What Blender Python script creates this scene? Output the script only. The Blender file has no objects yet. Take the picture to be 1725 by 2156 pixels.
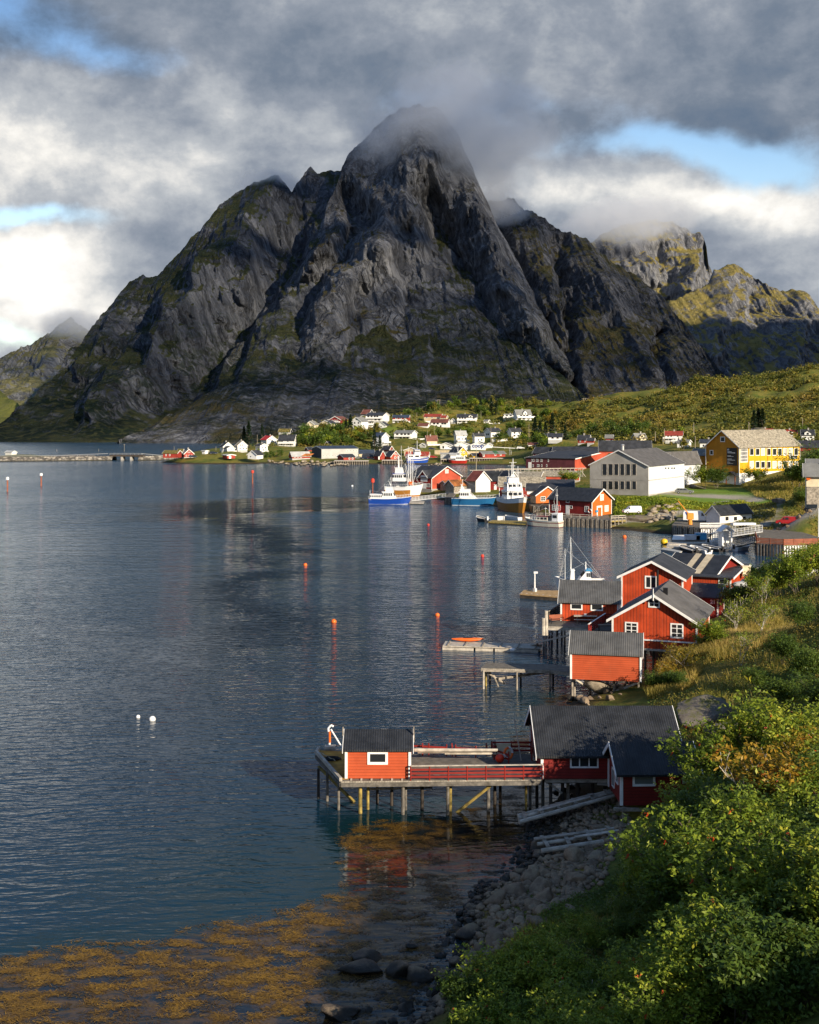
import bpy, bmesh, math, random
import numpy as np
from mathutils import Vector, Matrix
random.seed(7)
rng = np.random.default_rng(7)
scene = bpy.context.scene
COL = scene.collection
R = math.radians
# ------------------------------------------------------------------ camera
H, HOR, F, CX = 27.0, 875.0, 2516.0, 862.5
cam_d = bpy.data.cameras.new('camera')
cam = bpy.data.objects.new('camera', cam_d)
COL.objects.link(cam)
cam.location = (0, 0, H)
cam.rotation_euler = (R(90), 0, 0)
cam_d.sensor_fit = 'AUTO'
cam_d.sensor_width = 36.0
cam_d.lens = F / 2156.0 * 36.0
cam_d.shift_y = -(1078.0 - HOR) / 2156.0
cam_d.clip_start = 0.5
cam_d.clip_end = 30000
scene.camera = cam
# ------------------------------------------------------------------ sun, sky, exposure
SUN_AZ, SUN_EL = R(40), R(21)
SUN = Vector((math.sin(SUN_AZ) * math.cos(SUN_EL), -math.cos(SUN_AZ) * math.cos(SUN_EL), math.sin(SUN_EL)))
sl = bpy.data.lights.new('sun', 'SUN')
sl.energy = 5.0
sl.angle = R(0.5)
sl.color = (1.0, 0.87, 0.68)
sun = bpy.data.objects.new('sun', sl)
COL.objects.link(sun)
sun.rotation_euler = (-SUN).to_track_quat('-Z', 'Y').to_euler()
sun.location = (200, -200, 300)
scene.view_settings.view_transform = 'Standard'
scene.view_settings.look = 'None'
scene.view_settings.exposure = 0.62
scene.view_settings.gamma = 1.0
scene.cycles.max_bounces = 6
scene.cycles.diffuse_bounces = 2
scene.cycles.glossy_bounces = 3
scene.cycles.transmission_bounces = 3
scene.cycles.transparent_max_bounces = 12
scene.cycles.volume_bounces = 8
scene.cycles.volume_step_rate = 1.0
scene.cycles.use_denoising = True
scene.cycles.sample_clamp_indirect = 4.0
class NT:
 """small node-tree writer"""
 def __init__(self, tree):
  self.t = tree
  tree.nodes.clear()
 def n(self, kind, **kw):
  nd = self.t.nodes.new(kind)
  for k, v in kw.items():
   setattr(nd, k, v)
  return nd
 def put(self, nd, i, v):
  if v is None:
   return
  if isinstance(v, bpy.types.NodeSocket):
   self.t.links.new(v, nd.inputs[i])
  else:
   s = nd.inputs[i]
   if hasattr(s.default_value, '__len__') and not hasattr(v, '__len__'):
    s.default_value = [v] * len(s.default_value)
   elif hasattr(s.default_value, '__len__') and len(s.default_value) == 4 and len(v) == 3:
    s.default_value = (*v, 1)
   else:
    s.default_value = v
 def m(self, op, a, b=None, c=None, clamp=False):
  nd = self.n('ShaderNodeMath', operation=op, use_clamp=clamp)
  self.put(nd, 0, a); self.put(nd, 1, b); self.put(nd, 2, c)
  return nd.outputs[0]
 def v(self, op, a, b=None, scale=None):
  nd = self.n('ShaderNodeVectorMath', operation=op)
  self.put(nd, 0, a); self.put(nd, 1, b)
  if scale is not None:
   self.put(nd, 3, scale)
  return nd.outputs[1] if op in ('DOT_PRODUCT', 'LENGTH', 'DISTANCE') else nd.outputs[0]
 def xyz(self, vec):
  nd = self.n('ShaderNodeSeparateXYZ'); self.put(nd, 0, vec)
  return nd.outputs
 def comb(self, x, y, z):
  nd = self.n('ShaderNodeCombineXYZ')
  self.put(nd, 0, x); self.put(nd, 1, y); self.put(nd, 2, z)
  return nd.outputs[0]
 def noise(self, vec, scale, detail=4, rough=.55, dist=0, color=False):
  nd = self.n('ShaderNodeTexNoise')
  self.put(nd, 'Vector', vec); self.put(nd, 'Scale', scale); self.put(nd, 'Detail', detail)
  self.put(nd, 'Roughness', rough); self.put(nd, 'Distortion', dist)
  return nd.outputs['Color' if color else 'Fac']
 def vor(self, vec, scale, feature='F1', out='Distance'):
  nd = self.n('ShaderNodeTexVoronoi', feature=feature)
  self.put(nd, 'Vector', vec); self.put(nd, 'Scale', scale)
  return nd.outputs[out]
 def mix(self, f, a, b, blend='MIX'):
  nd = self.n('ShaderNodeMix', data_type='RGBA', blend_type=blend)
  self.put(nd, 0, f); self.put(nd, 6, a); self.put(nd, 7, b)
  return nd.outputs[2]
 def ss(self, x, a, b, lo=0., hi=1.):
  nd = self.n('ShaderNodeMapRange', interpolation_type='SMOOTHSTEP')
  self.put(nd, 0, x); self.put(nd, 1, a); self.put(nd, 2, b); self.put(nd, 3, lo); self.put(nd, 4, hi)
  return nd.outputs[0]
 def ramp(self, x, stops):
  nd = self.n('ShaderNodeValToRGB'); self.put(nd, 0, x)
  e = nd.color_ramp.elements
  while len(e) < len(stops):
   e.new(.5)
  for q, (p, c) in zip(e, stops):
   q.position = p; q.color = (*c, 1)
  return nd.outputs[0]
 def bump(self, h, strength=1., dist=1., normal=None):
  nd = self.n('ShaderNodeBump')
  self.put(nd, 'Strength', strength); self.put(nd, 'Distance', dist); self.put(nd, 'Height', h)
  self.put(nd, 'Normal', normal)
  return nd.outputs[0]
 def attr(self, name, out='Fac'):
  return self.n('ShaderNodeAttribute', attribute_name=name).outputs[out]
 def pos(self):
  return self.n('ShaderNodeNewGeometry').outputs['Position']
 def bsdf(self, color, rough=.7, normal=None, spec=.3, metal=0., **kw):
  nd = self.n('ShaderNodeBsdfPrincipled')
  self.put(nd, 'Base Color', color); self.put(nd, 'Roughness', rough); self.put(nd, 'Normal', normal)
  self.put(nd, 'Specular IOR Level', spec); self.put(nd, 'Metallic', metal)
  for k, v in kw.items():
   self.put(nd, k.replace('_', ' '), v)
  o = self.n('ShaderNodeOutputMaterial')
  self.t.links.new(nd.outputs[0], o.inputs[0])
  return nd
world = bpy.data.worlds.new('World')
scene.world = world
world.use_nodes = True
def build_world():
 w = NT(world.node_tree)
 sky = w.n('ShaderNodeTexSky', sky_type='NISHITA', sun_disc=False)
 sky.sun_elevation = SUN_EL
 sky.sun_rotation = math.pi - SUN_AZ
 sky.air_density = 1.0; sky.dust_density = 0.6; sky.ozone_density = 1.4
 STR = 0.1
 d = w.n('ShaderNodeTexCoord').outputs['Generated']
 x, y, z = w.xyz(d)
 az = w.m('MULTIPLY', w.m('ARCTAN2', x, y), 10.)
 el = w.m('MULTIPLY', w.m('ARCSINE', z), 10.)
 st = w.v('MULTIPLY', d, (1., 1., 1.35))
 wc = w.v('SUBTRACT', w.noise(st, 4., 5, .55, color=True), (.5, .5, .5))
 wx, wy, wz = w.xyz(wc)
 az = w.m('ADD', az, w.m('MULTIPLY', wx, 1.7))
 el = w.m('ADD', el, w.m('MULTIPLY', wy, 1.3))
 def blob(cx, cy, rx, ry, amp):
  a0 = math.atan((cx - CX) / F) * 10; e0 = math.atan((HOR - cy) / F) * 10
  dx = w.m('MULTIPLY', w.m('SUBTRACT', az, a0), F / 10. / rx)
  dy = w.m('MULTIPLY', w.m('SUBTRACT', el, e0), F / 10. / ry)
  g = w.m('EXPONENT', w.m('MULTIPLY', w.m('ADD', w.m('MULTIPLY', dx, dx), w.m('MULTIPLY', dy, dy)), -1.))
  return w.m('MULTIPLY', g, amp)
 def total(lst, base):
  s = base
  for b in lst:
   s = w.m('ADD', s, blob(*b))
  return s
 fine = w.m('ADD', w.m('MULTIPLY', w.noise(w.v('MULTIPLY', d, (1., 1., 1.5)), 9., 10, .62, .15), .7), w.m('MULTIPLY', w.noise(w.v('MULTIPLY', d, (1., 1., 1.25)), 26., 8, .6, .1), .3))
 fine = w.m('SUBTRACT', fine, .5)
 mid = w.m('SUBTRACT', w.noise(w.v('MULTIPLY', d, (1., 1., 1.7)), 4.2, 6, .5), .5)
 L = total(LIGHT_BLOBS, .40)
 L = w.m('ADD', L, w.m('ADD', w.m('MULTIPLY', fine, 1.4), w.m('MULTIPLY', mid, .45)))
 S = total(BLUE_BLOBS, -.18)
 S = w.m('ADD', S, w.m('ADD', w.m('MULTIPLY', fine, 1.4), w.m('MULTIPLY', mid, .8)))
 S = w.m('ADD', S, w.ss(el, 3.2, 5.2, 0., .85))
 S = w.ss(S, .06, .74)
 cloud = w.ramp(L, [(.0, (.085, .13, .20)), (.25, (.15, .185, .24)), (.42, (.235, .265, .315)), (.62, (.41, .43, .455)),
 (.82, (.74, .72, .68)), (1., (.95, .93, .89))])
 cl = w.v('SCALE', cloud, scale=.83 / STR)
 blue = w.mix(w.ss(el, 1.2, 3.4), w.v('ADD', w.v('SCALE', sky.outputs[0], scale=1.05), (1., 1.3, 1.3)),
 w.v('MULTIPLY', sky.outputs[0], (.75, 1., 1.25)))
 col = w.mix(S, cl, blue)
 col = w.mix(w.ss(z, -.05, 0.), (1.0, 1.2, 1.4), col)
 bg = w.n('ShaderNodeBackground')
 w.put(bg, 0, col); bg.inputs[1].default_value = STR
 o = w.n('ShaderNodeOutputWorld')
 w.t.links.new(bg.outputs[0], o.inputs[0])
LIGHT_BLOBS = [   # centre, radii (photo pixels), change of brightness
 (60, 300, 420, 120, .36), (480, 200, 130, 60, .36), (740, 245, 60, 60, .2), (250, 400, 260, 70, .12), (600, 330, 160, 90, .10),
 (90, 590, 210, 110, .58), (60, 510, 160, 40, .2), (180, 120, 380, 65, -.26), (420, 230, 120, 60, -.20), (330, 560, 100, 60, -.16),
 (1400, 430, 330, 55, .36), (1110, 400, 90, 60, .2), (1680, 420, 130, 90, .10), (1130, 280, 170, 70, -.08), (1560, 240, 260, 45, -.16), (1640, 560, 200, 90, .03),
 (1200, 60, 900, 120, -.05), (100, 690, 200, 60, .2), (0, 1500, 100, 100, 0.)]
BLUE_BLOBS = [
 (45, 62, 210, 60, .66), (235, 150, 260, 45, .5), (90, 445, 200, 36, .95), (40, 720, 150, 30, .6),
 (1480, 305, 310, 56, .88), (1650, 350, 160, 50, .7), (930, 165, 160, 50, .5), (1180, 200, 160, 50, .3), (1600, 200, 300, 40, .2), (540, 250, 60, 30, .3)]
build_world()
# ------------------------------------------------------------------ pixel <-> place helpers
def Yw(py, z=0.):
 return (H - z) * F / (py - HOR)
def P(px, py, Y):
 return Vector(((px - CX) / F * Y, Y, H - (py - HOR) / F * Y))
def PW(px, py, z=0.):
 return P(px, py, Yw(py, z))
def frame(ox, oy, s):
 return lambda x, y=0: (ox + x * s, oy + y * s)
zA = frame(578.9, 1421.1, .51867); zB = frame(894.7, 1131.6, .48116); zC = frame(736.8, 936.8, .33562)
zD = frame(1157.9, 868.4, .32860); zE = frame(578.9, 831.6, .33562); zF = frame(0, 789.5, .39664)
zG = frame(552.7, 852.8, .16784); zI = frame(842.2, 842.2, .18309); zJ = frame(758.0, 968.6, .18309)
zK = frame(1000.2, 968.6, .18309); zM = frame(1368.6, 1052.8, .20659); zN = frame(1421.3, 868.6, .17608)
zO = frame(421.1, 868.6, .15258); zH = frame(1263.2, 1105.3, .26851)
# ------------------------------------------------------------------ mesh helpers
class MB:
 """collects boxes, bars, tubes and polygons in world metres; build() links them as ONE mesh object"""
 def __init__(self):
  self.v = []; self.f = []; self.mi = []; self.cur = 0
 def add(self, vs, fs):
  b = len(self.v)
  self.v.extend([tuple(q) for q in vs])
  for q in fs:
   self.f.append([b + i for i in q]); self.mi.append(self.cur)
  return self
 def hexa(self, c):
  return self.add(c, [(3, 2, 1, 0), (4, 5, 6, 7), (0, 1, 5, 4), (1, 2, 6, 5), (2, 3, 7, 6), (3, 0, 4, 7)])
 def box(self, x0, x1, y0, y1, z0, z1):
  return self.hexa([(x0, y0, z0), (x1, y0, z0), (x1, y1, z0), (x0, y1, z0), (x0, y0, z1), (x1, y0, z1), (x1, y1, z1), (x0, y1, z1)])
 def obox(self, c, ex, ey, hx, hy, z0, z1):
  c = Vector(c); ex = Vector(ex); ey = Vector(ey)
  r = [c - ex * hx - ey * hy, c + ex * hx - ey * hy, c + ex * hx + ey * hy, c - ex * hx + ey * hy]
  return self.hexa([(q.x, q.y, c.z + z0) for q in r] + [(q.x, q.y, c.z + z1) for q in r])
 def bar(self, a, b, w, h=None, up=(0, 0, 1)):
  a = Vector(a); b = Vector(b); h = w if h is None else h
  d = (b - a).normalized(); u = Vector(up)
  if abs(d.dot(u)) > .98:
   u = Vector((0, 1, 0))
  s = d.cross(u).normalized() * (w / 2); t = s.cross(d).normalized() * (h / 2)
  return self.hexa([a - s - t, a + s - t, b + s - t, b - s - t, a - s + t, a + s + t, b + s + t, b - s + t])
 def tube(self, a, b, r0, r1=None, n=8, cap=True):
  a = Vector(a); b = Vector(b); r1 = r0 if r1 is None else r1
  d = (b - a)
  if d.length < 1e-6:
   return self
  d.normalize(); u = Vector((0, 0, 1)) if abs(d.z) < .9 else Vector((1, 0, 0))
  s = d.cross(u).normalized(); t = s.cross(d)
  vs = []
  for p, r in ((a, r0), (b, r1)):
   for k in range(n):
    g = 2 * math.pi * k / n
    vs.append(p + s * (math.cos(g) * r) + t * (math.sin(g) * r))
  fs = [(k, (k + 1) % n, n + (k + 1) % n, n + k) for k in range(n)]
  if cap:
   fs += [tuple(range(n))[::-1], tuple(range(n, 2 * n))]
  return self.add(vs, fs)
 def path(self, pts, r, n=6):
  for a, b in zip(pts[:-1], pts[1:]):
   self.tube(a, b, r, r, n)
  return self
 def poly(self, pts):
  return self.add(pts, [tuple(range(len(pts)))])
 def prism(self, pts, d):
  n = len(pts); d = Vector(d); pts = [Vector(p) for p in pts]
  return self.add(pts + [p + d for p in pts], [tuple(range(n))[::-1], tuple(range(n, 2 * n))] + [(k, (k + 1) % n, n + (k + 1) % n, n + k) for k in range(n)])
 def ball(self, c, r, sx=1, sy=1, sz=1, n=10, m=7):
  c = Vector(c); vs = [c + Vector((0, 0, -r * sz))]; fs = []
  for i in range(1, m):
   a = -math.pi / 2 + math.pi * i / m
   for k in range(n):
    g = 2 * math.pi * k / n
    vs.append(c + Vector((math.cos(g) * math.cos(a) * r * sx, math.sin(g) * math.cos(a) * r * sy, math.sin(a) * r * sz)))
  vs.append(c + Vector((0, 0, r * sz)))
  for k in range(n):
   fs.append((0, 1 + (k + 1) % n, 1 + k))
   e = 1 + (m - 2) * n
   fs.append((len(vs) - 1, e + k, e + (k + 1) % n))
   for i in range(m - 2):
    b = 1 + i * n
    fs.append((b + k, b + (k + 1) % n, b + n + (k + 1) % n, b + n + k))
  return self.add(vs, fs)
 def build(self, name, mats, parent=None, smooth=False, origin=None, **tags):
  me = bpy.data.meshes.new(name)
  if parent is not None:
   root = parent
   while root.parent is not None:
    root = root.parent
   off = root.location
  else:
   if origin is None:
    a = np.array(self.v); origin = ((a[:, 0].min() + a[:, 0].max()) / 2, (a[:, 1].min() + a[:, 1].max()) / 2, a[:, 2].min())
   off = Vector(origin)
  me.from_pydata([(x - off[0], y - off[1], z - off[2]) for x, y, z in self.v], [], self.f)
  if not isinstance(mats, (list, tuple)):
   mats = [mats]
  for q in mats:
   me.materials.append(q)
  if len(mats) > 1:
   me.polygons.foreach_set('material_index', self.mi)
  bm = bmesh.new(); bm.from_mesh(me)
  bmesh.ops.recalc_face_normals(bm, faces=bm.faces)
  bm.to_mesh(me); bm.free()
  if smooth:
   me.polygons.foreach_set('use_smooth', [True] * len(me.polygons))
  o = bpy.data.objects.new(name, me)
  COL.objects.link(o)
  if parent is not None:
   o.parent = parent
  else:
   o.location = off
  tag(o, **tags)
  return o
def tag(o, label=None, cat=None, group=None, kind=None):
 if label: o['label'] = label
 if cat: o['category'] = cat
 if group: o['group'] = group
 if kind: o['kind'] = kind
 return o
def thing(name, label, cat, loc=(0, 0, 0), group=None):
 o = bpy.data.objects.new(name, None)
 COL.objects.link(o); o.location = Vector(loc); o.empty_display_size = .2
 return tag(o, label, cat, group)
def np_mesh(name, V, Fq, mats, smooth=True, attrs=None, mi=None, parent=None, loc=None, **tags):
 """mesh from numpy arrays; Fq is (n,3) or (n,4)"""
 me = bpy.data.meshes.new(name)
 V = np.asarray(V, dtype=np.float32); Fq = np.asarray(Fq, dtype=np.int32)
 k = Fq.shape[1]
 me.vertices.add(len(V)); me.vertices.foreach_set('co', V.ravel())
 me.loops.add(Fq.size); me.loops.foreach_set('vertex_index', Fq.ravel())
 me.polygons.add(len(Fq)); me.polygons.foreach_set('loop_start', np.arange(0, Fq.size, k, dtype=np.int32))
 me.polygons.foreach_set('loop_total', np.full(len(Fq), k, dtype=np.int32))
 if not isinstance(mats, (list, tuple)):
  mats = [mats]
 for q in mats:
  me.materials.append(q)
 if mi is not None:
  me.polygons.foreach_set('material_index', np.asarray(mi, dtype=np.int32))
 me.update(calc_edges=True); me.validate()
 if smooth:
  me.polygons.foreach_set('use_smooth', np.ones(len(me.polygons), dtype=bool))
 for an, av in (attrs or {}).items():
  a = me.attributes.new(an, 'FLOAT', 'POINT')
  a.data.foreach_set('value', np.asarray(av, dtype=np.float32))
 o = bpy.data.objects.new(name, me)
 COL.objects.link(o)
 if parent is not None: o.parent = parent
 if loc is not None: o.location = loc
 tag(o, **tags)
 return o
def grid_faces(nu, nv):
 i = np.arange(nu - 1); j = np.arange(nv - 1)
 a = (j[:, None] * nu + i[None, :]).ravel()
 return np.stack([a, a + 1, a + nu + 1, a + nu], 1)
_perm = np.random.default_rng(3).permutation(4096)
def _h(ix, iy, s):
 return _perm[(_perm[(ix + s * 131) & 4095] + iy) & 4095]
def pn(x, y, seed=0):
 x = np.asarray(x, float); y = np.asarray(y, float)
 xi = np.floor(x).astype(int); yi = np.floor(y).astype(int); fx = x - xi; fy = y - yi
 u = fx * fx * fx * (fx * (fx * 6 - 15) + 10); v = fy * fy * fy * (fy * (fy * 6 - 15) + 10)
 def g(ix, iy, dx, dy):
  a = _h(ix, iy, seed) * (2 * math.pi / 4096)
  return np.cos(a) * dx + np.sin(a) * dy
 n00 = g(xi, yi, fx, fy); n10 = g(xi + 1, yi, fx - 1, fy); n01 = g(xi, yi + 1, fx, fy - 1); n11 = g(xi + 1, yi + 1, fx - 1, fy - 1)
 return ((n00 * (1 - u) + n10 * u) * (1 - v) + (n01 * (1 - u) + n11 * u) * v) * 1.5
def fbm(x, y, seed=0, o=5, gain=.5):
 s = 0; a = 1.
 for k in range(o):
  s = s + a * pn(x * 2 ** k + 17.3 * k, y * 2 ** k - 9.1 * k, seed + k); a *= gain
 return s
def ridged(x, y, seed=0, o=5, gain=.55):
 s = 0; a = 1.
 for k in range(o):
  s = s + a * (1 - 2 * np.abs(pn(x * 2 ** k + 31.7 * k, y * 2 ** k + 5.3 * k, seed + k))); a *= gain
 return s
# ------------------------------------------------------------------ materials
MATS = {}
def newmat(name):
 m = bpy.data.materials.new(name); m.use_nodes = True
 MATS[name] = m
 return m, NT(m.node_tree)
def mk(name, col, rough=.65, var=.18, scale=1.5, spec=.3, stripes=None, dirt=.0, dirtcol=(.12, .09, .06), bump=0., bscale=20., metal=0., seamdark=.45):
 """paint, wood, stone ... : noise in the colour, optional boards or corrugation, optional stains.
 stripes = (period, 'v' | 'h' | 'c')  boards upright, boards level, corrugation running up the slope"""
 m, t = newmat(name)
 p = t.pos()
 nz = t.noise(p, scale, 5, .6)
 c = t.mix(t.m('MULTIPLY', t.m('SUBTRACT', nz, .5), 1., clamp=False), col, col)
 lo = tuple(x * (1 - var * 1.6) for x in col); hi = tuple(min(1, x * (1 + var * 1.2)) for x in col)
 c = t.mix(t.ss(nz, .3, .72), lo, hi)
 nrm = None; h = None
 if stripes:
  per, d = stripes
  if d == 'h':
   q = t.xyz(p)[2]
  else:
   N = t.n('ShaderNodeNewGeometry').outputs['True Normal']
   T = t.v('NORMALIZE', t.v('CROSS_PRODUCT', N, (0, 0, 1)))
   q = t.v('DOT_PRODUCT', p, T)
  q = t.m('DIVIDE', q, per)
  fr = t.m('FRACT', q)
  if d == 'c':
   h = t.m('MULTIPLY', t.m('SINE', t.m('MULTIPLY', q, 2 * math.pi)), .5)
   seam = t.ss(h, -.5, .1, .72, 1.)
  else:
   seam = t.m('MINIMUM', t.ss(fr, 0., .14, seamdark, 1.), t.ss(fr, .9, 1., 1., seamdark))
   h = seam
   bn = t.noise(t.comb(t.m('FLOOR', q), 0., 0.), 7.3, 0)
   c = t.mix(t.ss(bn, .3, .7, 0., .45), c, tuple(x * .75 for x in col))
  sc = t.n('ShaderNodeMix', data_type='RGBA', blend_type='MULTIPLY')
  t.put(sc, 0, 1.); t.put(sc, 6, c); t.put(sc, 7, seam); c = sc.outputs[2]
  nrm = t.bump(h, .8, per * .12)
 if dirt:
  dn = t.noise(t.v('MULTIPLY', p, (1., 1., .35)), 1.3, 6, .7)
  c = t.mix(t.ss(dn, .52, .75, 0., dirt), c, dirtcol)
 if bump:
  nrm = t.bump(t.noise(p, bscale, 5, .6), .7, bump, nrm)
 t.bsdf(c, rough, nrm, spec, metal)
 return m
def plain(name, col, rough=.5, spec=.4, metal=0.):
 m, t = newmat(name)
 nz = t.noise(t.pos(), 3., 3)
 t.bsdf(t.mix(t.ss(nz, .3, .7), tuple(x * .85 for x in col), col), rough, None, spec, metal)
 return m
mk('red_v', (.50, .060, .015), .6, .2, .8, stripes=(.34, 'v'), dirt=.45, dirtcol=(.24, .035, .016), seamdark=.22)
mk('red_h', (.40, .048, .016), .6, .14, .8, stripes=(.16, 'h'), dirt=.25, dirtcol=(.25, .06, .03), seamdark=.7)
mk('dark_red_h', (.23, .02, .016), .6, .14, .8, stripes=(.2, 'h'), dirt=.4, dirtcol=(.12, .015, .012), seamdark=.45)
mk('dark_red_v', (.25, .022, .017), .6, .14, .8, stripes=(.25, 'v'), dirt=.2)
mk('orange_red_h', (.50, .085, .028), .6, .1, .8, stripes=(.2, 'h'), dirt=.4, dirtcol=(.36, .11, .05), seamdark=.5)
mk('far_red', (.30, .035, .022), .7, .18, .4)
mk('brick_red', (.42, .075, .04), .7, .14, .4)
mk('plum_red', (.105, .028, .036), .7, .15, .4)
mk('orange', (.52, .13, .018), .65, .12, .6, stripes=(.25, 'v'), seamdark=.75)
mk('white', (.80, .79, .76), .6, .06, 1.2, dirt=.12, dirtcol=(.55, .52, .46))
mk('trim', (.82, .81, .78), .55, .06, 2., dirt=.15, dirtcol=(.5, .46, .4))
mk('cream', (.72, .62, .42), .65, .08, .7)
mk('beige', (.55, .45, .29), .7, .1, .7)
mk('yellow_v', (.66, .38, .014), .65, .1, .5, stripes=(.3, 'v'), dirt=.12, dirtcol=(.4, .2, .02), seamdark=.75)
mk('ochre_v', (.52, .22, .012), .65, .1, .5, stripes=(.3, 'v'), dirt=.12, dirtcol=(.4, .18, .02), seamdark=.7)  # also paints shade onto the yellow building's gable
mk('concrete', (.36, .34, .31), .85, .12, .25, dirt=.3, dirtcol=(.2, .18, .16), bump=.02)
mk('pale_blue_wall', (.58, .60, .63), .8, .06, .3, dirt=.12, dirtcol=(.4, .38, .34))
mk('grey_wall', (.42, .42, .40), .8, .08, .3)
mk('slate_wall', (.06, .068, .08), .8, .08, .3)
mk('black_roof', (.028, .03, .034), .55, .25, .9, spec=.3, stripes=(.16, 'c'), dirt=.3, dirtcol=(.07, .07, .075))
mk('dark_roof', (.04, .042, .048), .6, .25, .5, spec=.3, dirt=.25, dirtcol=(.08, .08, .085), bump=.03, bscale=8)
mk('blue_roof', (.04, .055, .085), .55, .15, .3)
mk('mid_roof', (.10, .10, .10), .65, .2, .6, dirt=.35, dirtcol=(.17, .15, .13), stripes=(.2, 'c'))
mk('felt_roof', (.105, .10, .098), .8, .16, .7, dirt=.25, dirtcol=(.19, .18, .16), bump=.01, bscale=30)
mk('grey_roof', (.20, .20, .19), .8, .12, .4, dirt=.25, dirtcol=(.13, .12, .11))
mk('light_roof', (.40, .40, .39), .6, .1, .5)
mk('slate_stone_roof', (.33, .29, .22), .85, .35, 1.6, dirt=.45, dirtcol=(.16, .15, .11), bump=.06, bscale=4.)
mk('red_roof', (.30, .05, .03), .7, .18, .4)
mk('bright_red_roof', (.48, .03, .025), .6, .12, .4)
mk('brown_red_roof', (.16, .06, .045), .75, .2, .4)
mk('rust_roof', (.36, .13, .035), .7, .4, .5, stripes=(.8, 'c'), dirt=.5, dirtcol=(.20, .10, .05))
mk('rust_red_roof', (.23, .065, .045), .7, .25, .5, stripes=(.5, 'c'), dirt=.3, dirtcol=(.14, .06, .05))
mk('turf_roof', (.16, .13, .035), .9, .4, 1.)
mk('green_roof', (.05, .13, .06), .7, .15, .5)
mk('cream_strip', (.62, .52, .36), .6, .12, .8, stripes=(.16, 'c'))
mk('old_wood', (.30, .26, .21), .85, .3, 2.5, dirt=.4, dirtcol=(.12, .10, .08), bump=.01, bscale=14)
mk('pale_wood', (.46, .41, .34), .85, .2, 2., dirt=.35, dirtcol=(.2, .17, .14))
mk('plank_deck', (.36, .32, .26), .85, .25, 2., stripes=(.18, 'v'), dirt=.3, dirtcol=(.16, .13, .1))
mk('yellow_deck', (.42, .22, .03), .8, .25, 1.5, dirt=.4, dirtcol=(.22, .11, .03))
mk('tan_deck', (.40, .26, .12), .85, .2, 1.5, dirt=.3, dirtcol=(.2, .13, .07))
mk('grey_wood', (.15, .135, .115), .88, .3, 2.5, dirt=.4, dirtcol=(.05, .045, .035))
mk('dark_wood', (.055, .045, .038), .9, .3, 2., dirt=.3, dirtcol=(.03, .03, .025))
mk('wet_wood', (.30, .22, .06), .8, .3, 2.5, dirt=.4, dirtcol=(.08, .07, .02))
mk('red_rail', (.24, .022, .016), .6, .12, 1.)
mk('redbrown_rail', (.30, .09, .045), .7, .15, 1.)
mk('rubber', (.02, .02, .022), .7, .1, 2.)
plain('black', (.012, .012, .014), .4)
plain('steel', (.5, .5, .5), .4, .5, .6)
plain('pole_wood', (.36, .31, .24), .8, .2)
plain('buoy_orange', (.85, .16, .02), .4); plain('buoy_red', (.75, .05, .02), .4); plain('buoy_yellow', (.8, .5, .02), .45)
plain('paint_white', (.82, .82, .81), .3, .5); plain('boat_blue', (.015, .07, .38), .3, .5); plain('boat_teal', (.02, .13, .30), .3, .5)
plain('boat_red', (.5, .035, .025), .3, .5); plain('hull_brown', (.40, .17, .025), .5); plain('cab_blue', (.05, .30, .55), .4)
plain('cream_boat', (.62, .58, .48), .35, .5); plain('maroon', (.18, .02, .025), .4); plain('crane_orange', (.75, .28, .03), .5)
plain('car_silver', (.36, .37, .34), .25, .6, .5); plain('car_red', (.42, .02, .022), .25, .6); plain('car_beige', (.45, .36, .22), .3, .6); plain('car_dark', (.02, .03, .06), .25, .6)
plain('sign_blue', (.02, .05, .22), .5); plain('sign_white', (.82, .82, .82), .5); plain('rope', (.5, .45, .33), .9, .1); plain('teal_rope', (.08, .3, .28), .9, .1)
plain('kayak_orange', (.75, .13, .015), .35, .5); plain('tyre', (.018, .018, .018), .9, .1); plain('lamp_red', (.5, .02, .01), .3); plain('plate_green', (.03, .25, .12), .5)
def glass(name, col, rough=.06):
 m, t = newmat(name)
 t.bsdf(col, rough, None, .5)
 return m
glass('glass', (.02, .023, .026)); glass('glass_pale', (.17, .19, .18), .12); glass('curtain', (.5, .5, .47), .3)
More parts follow.
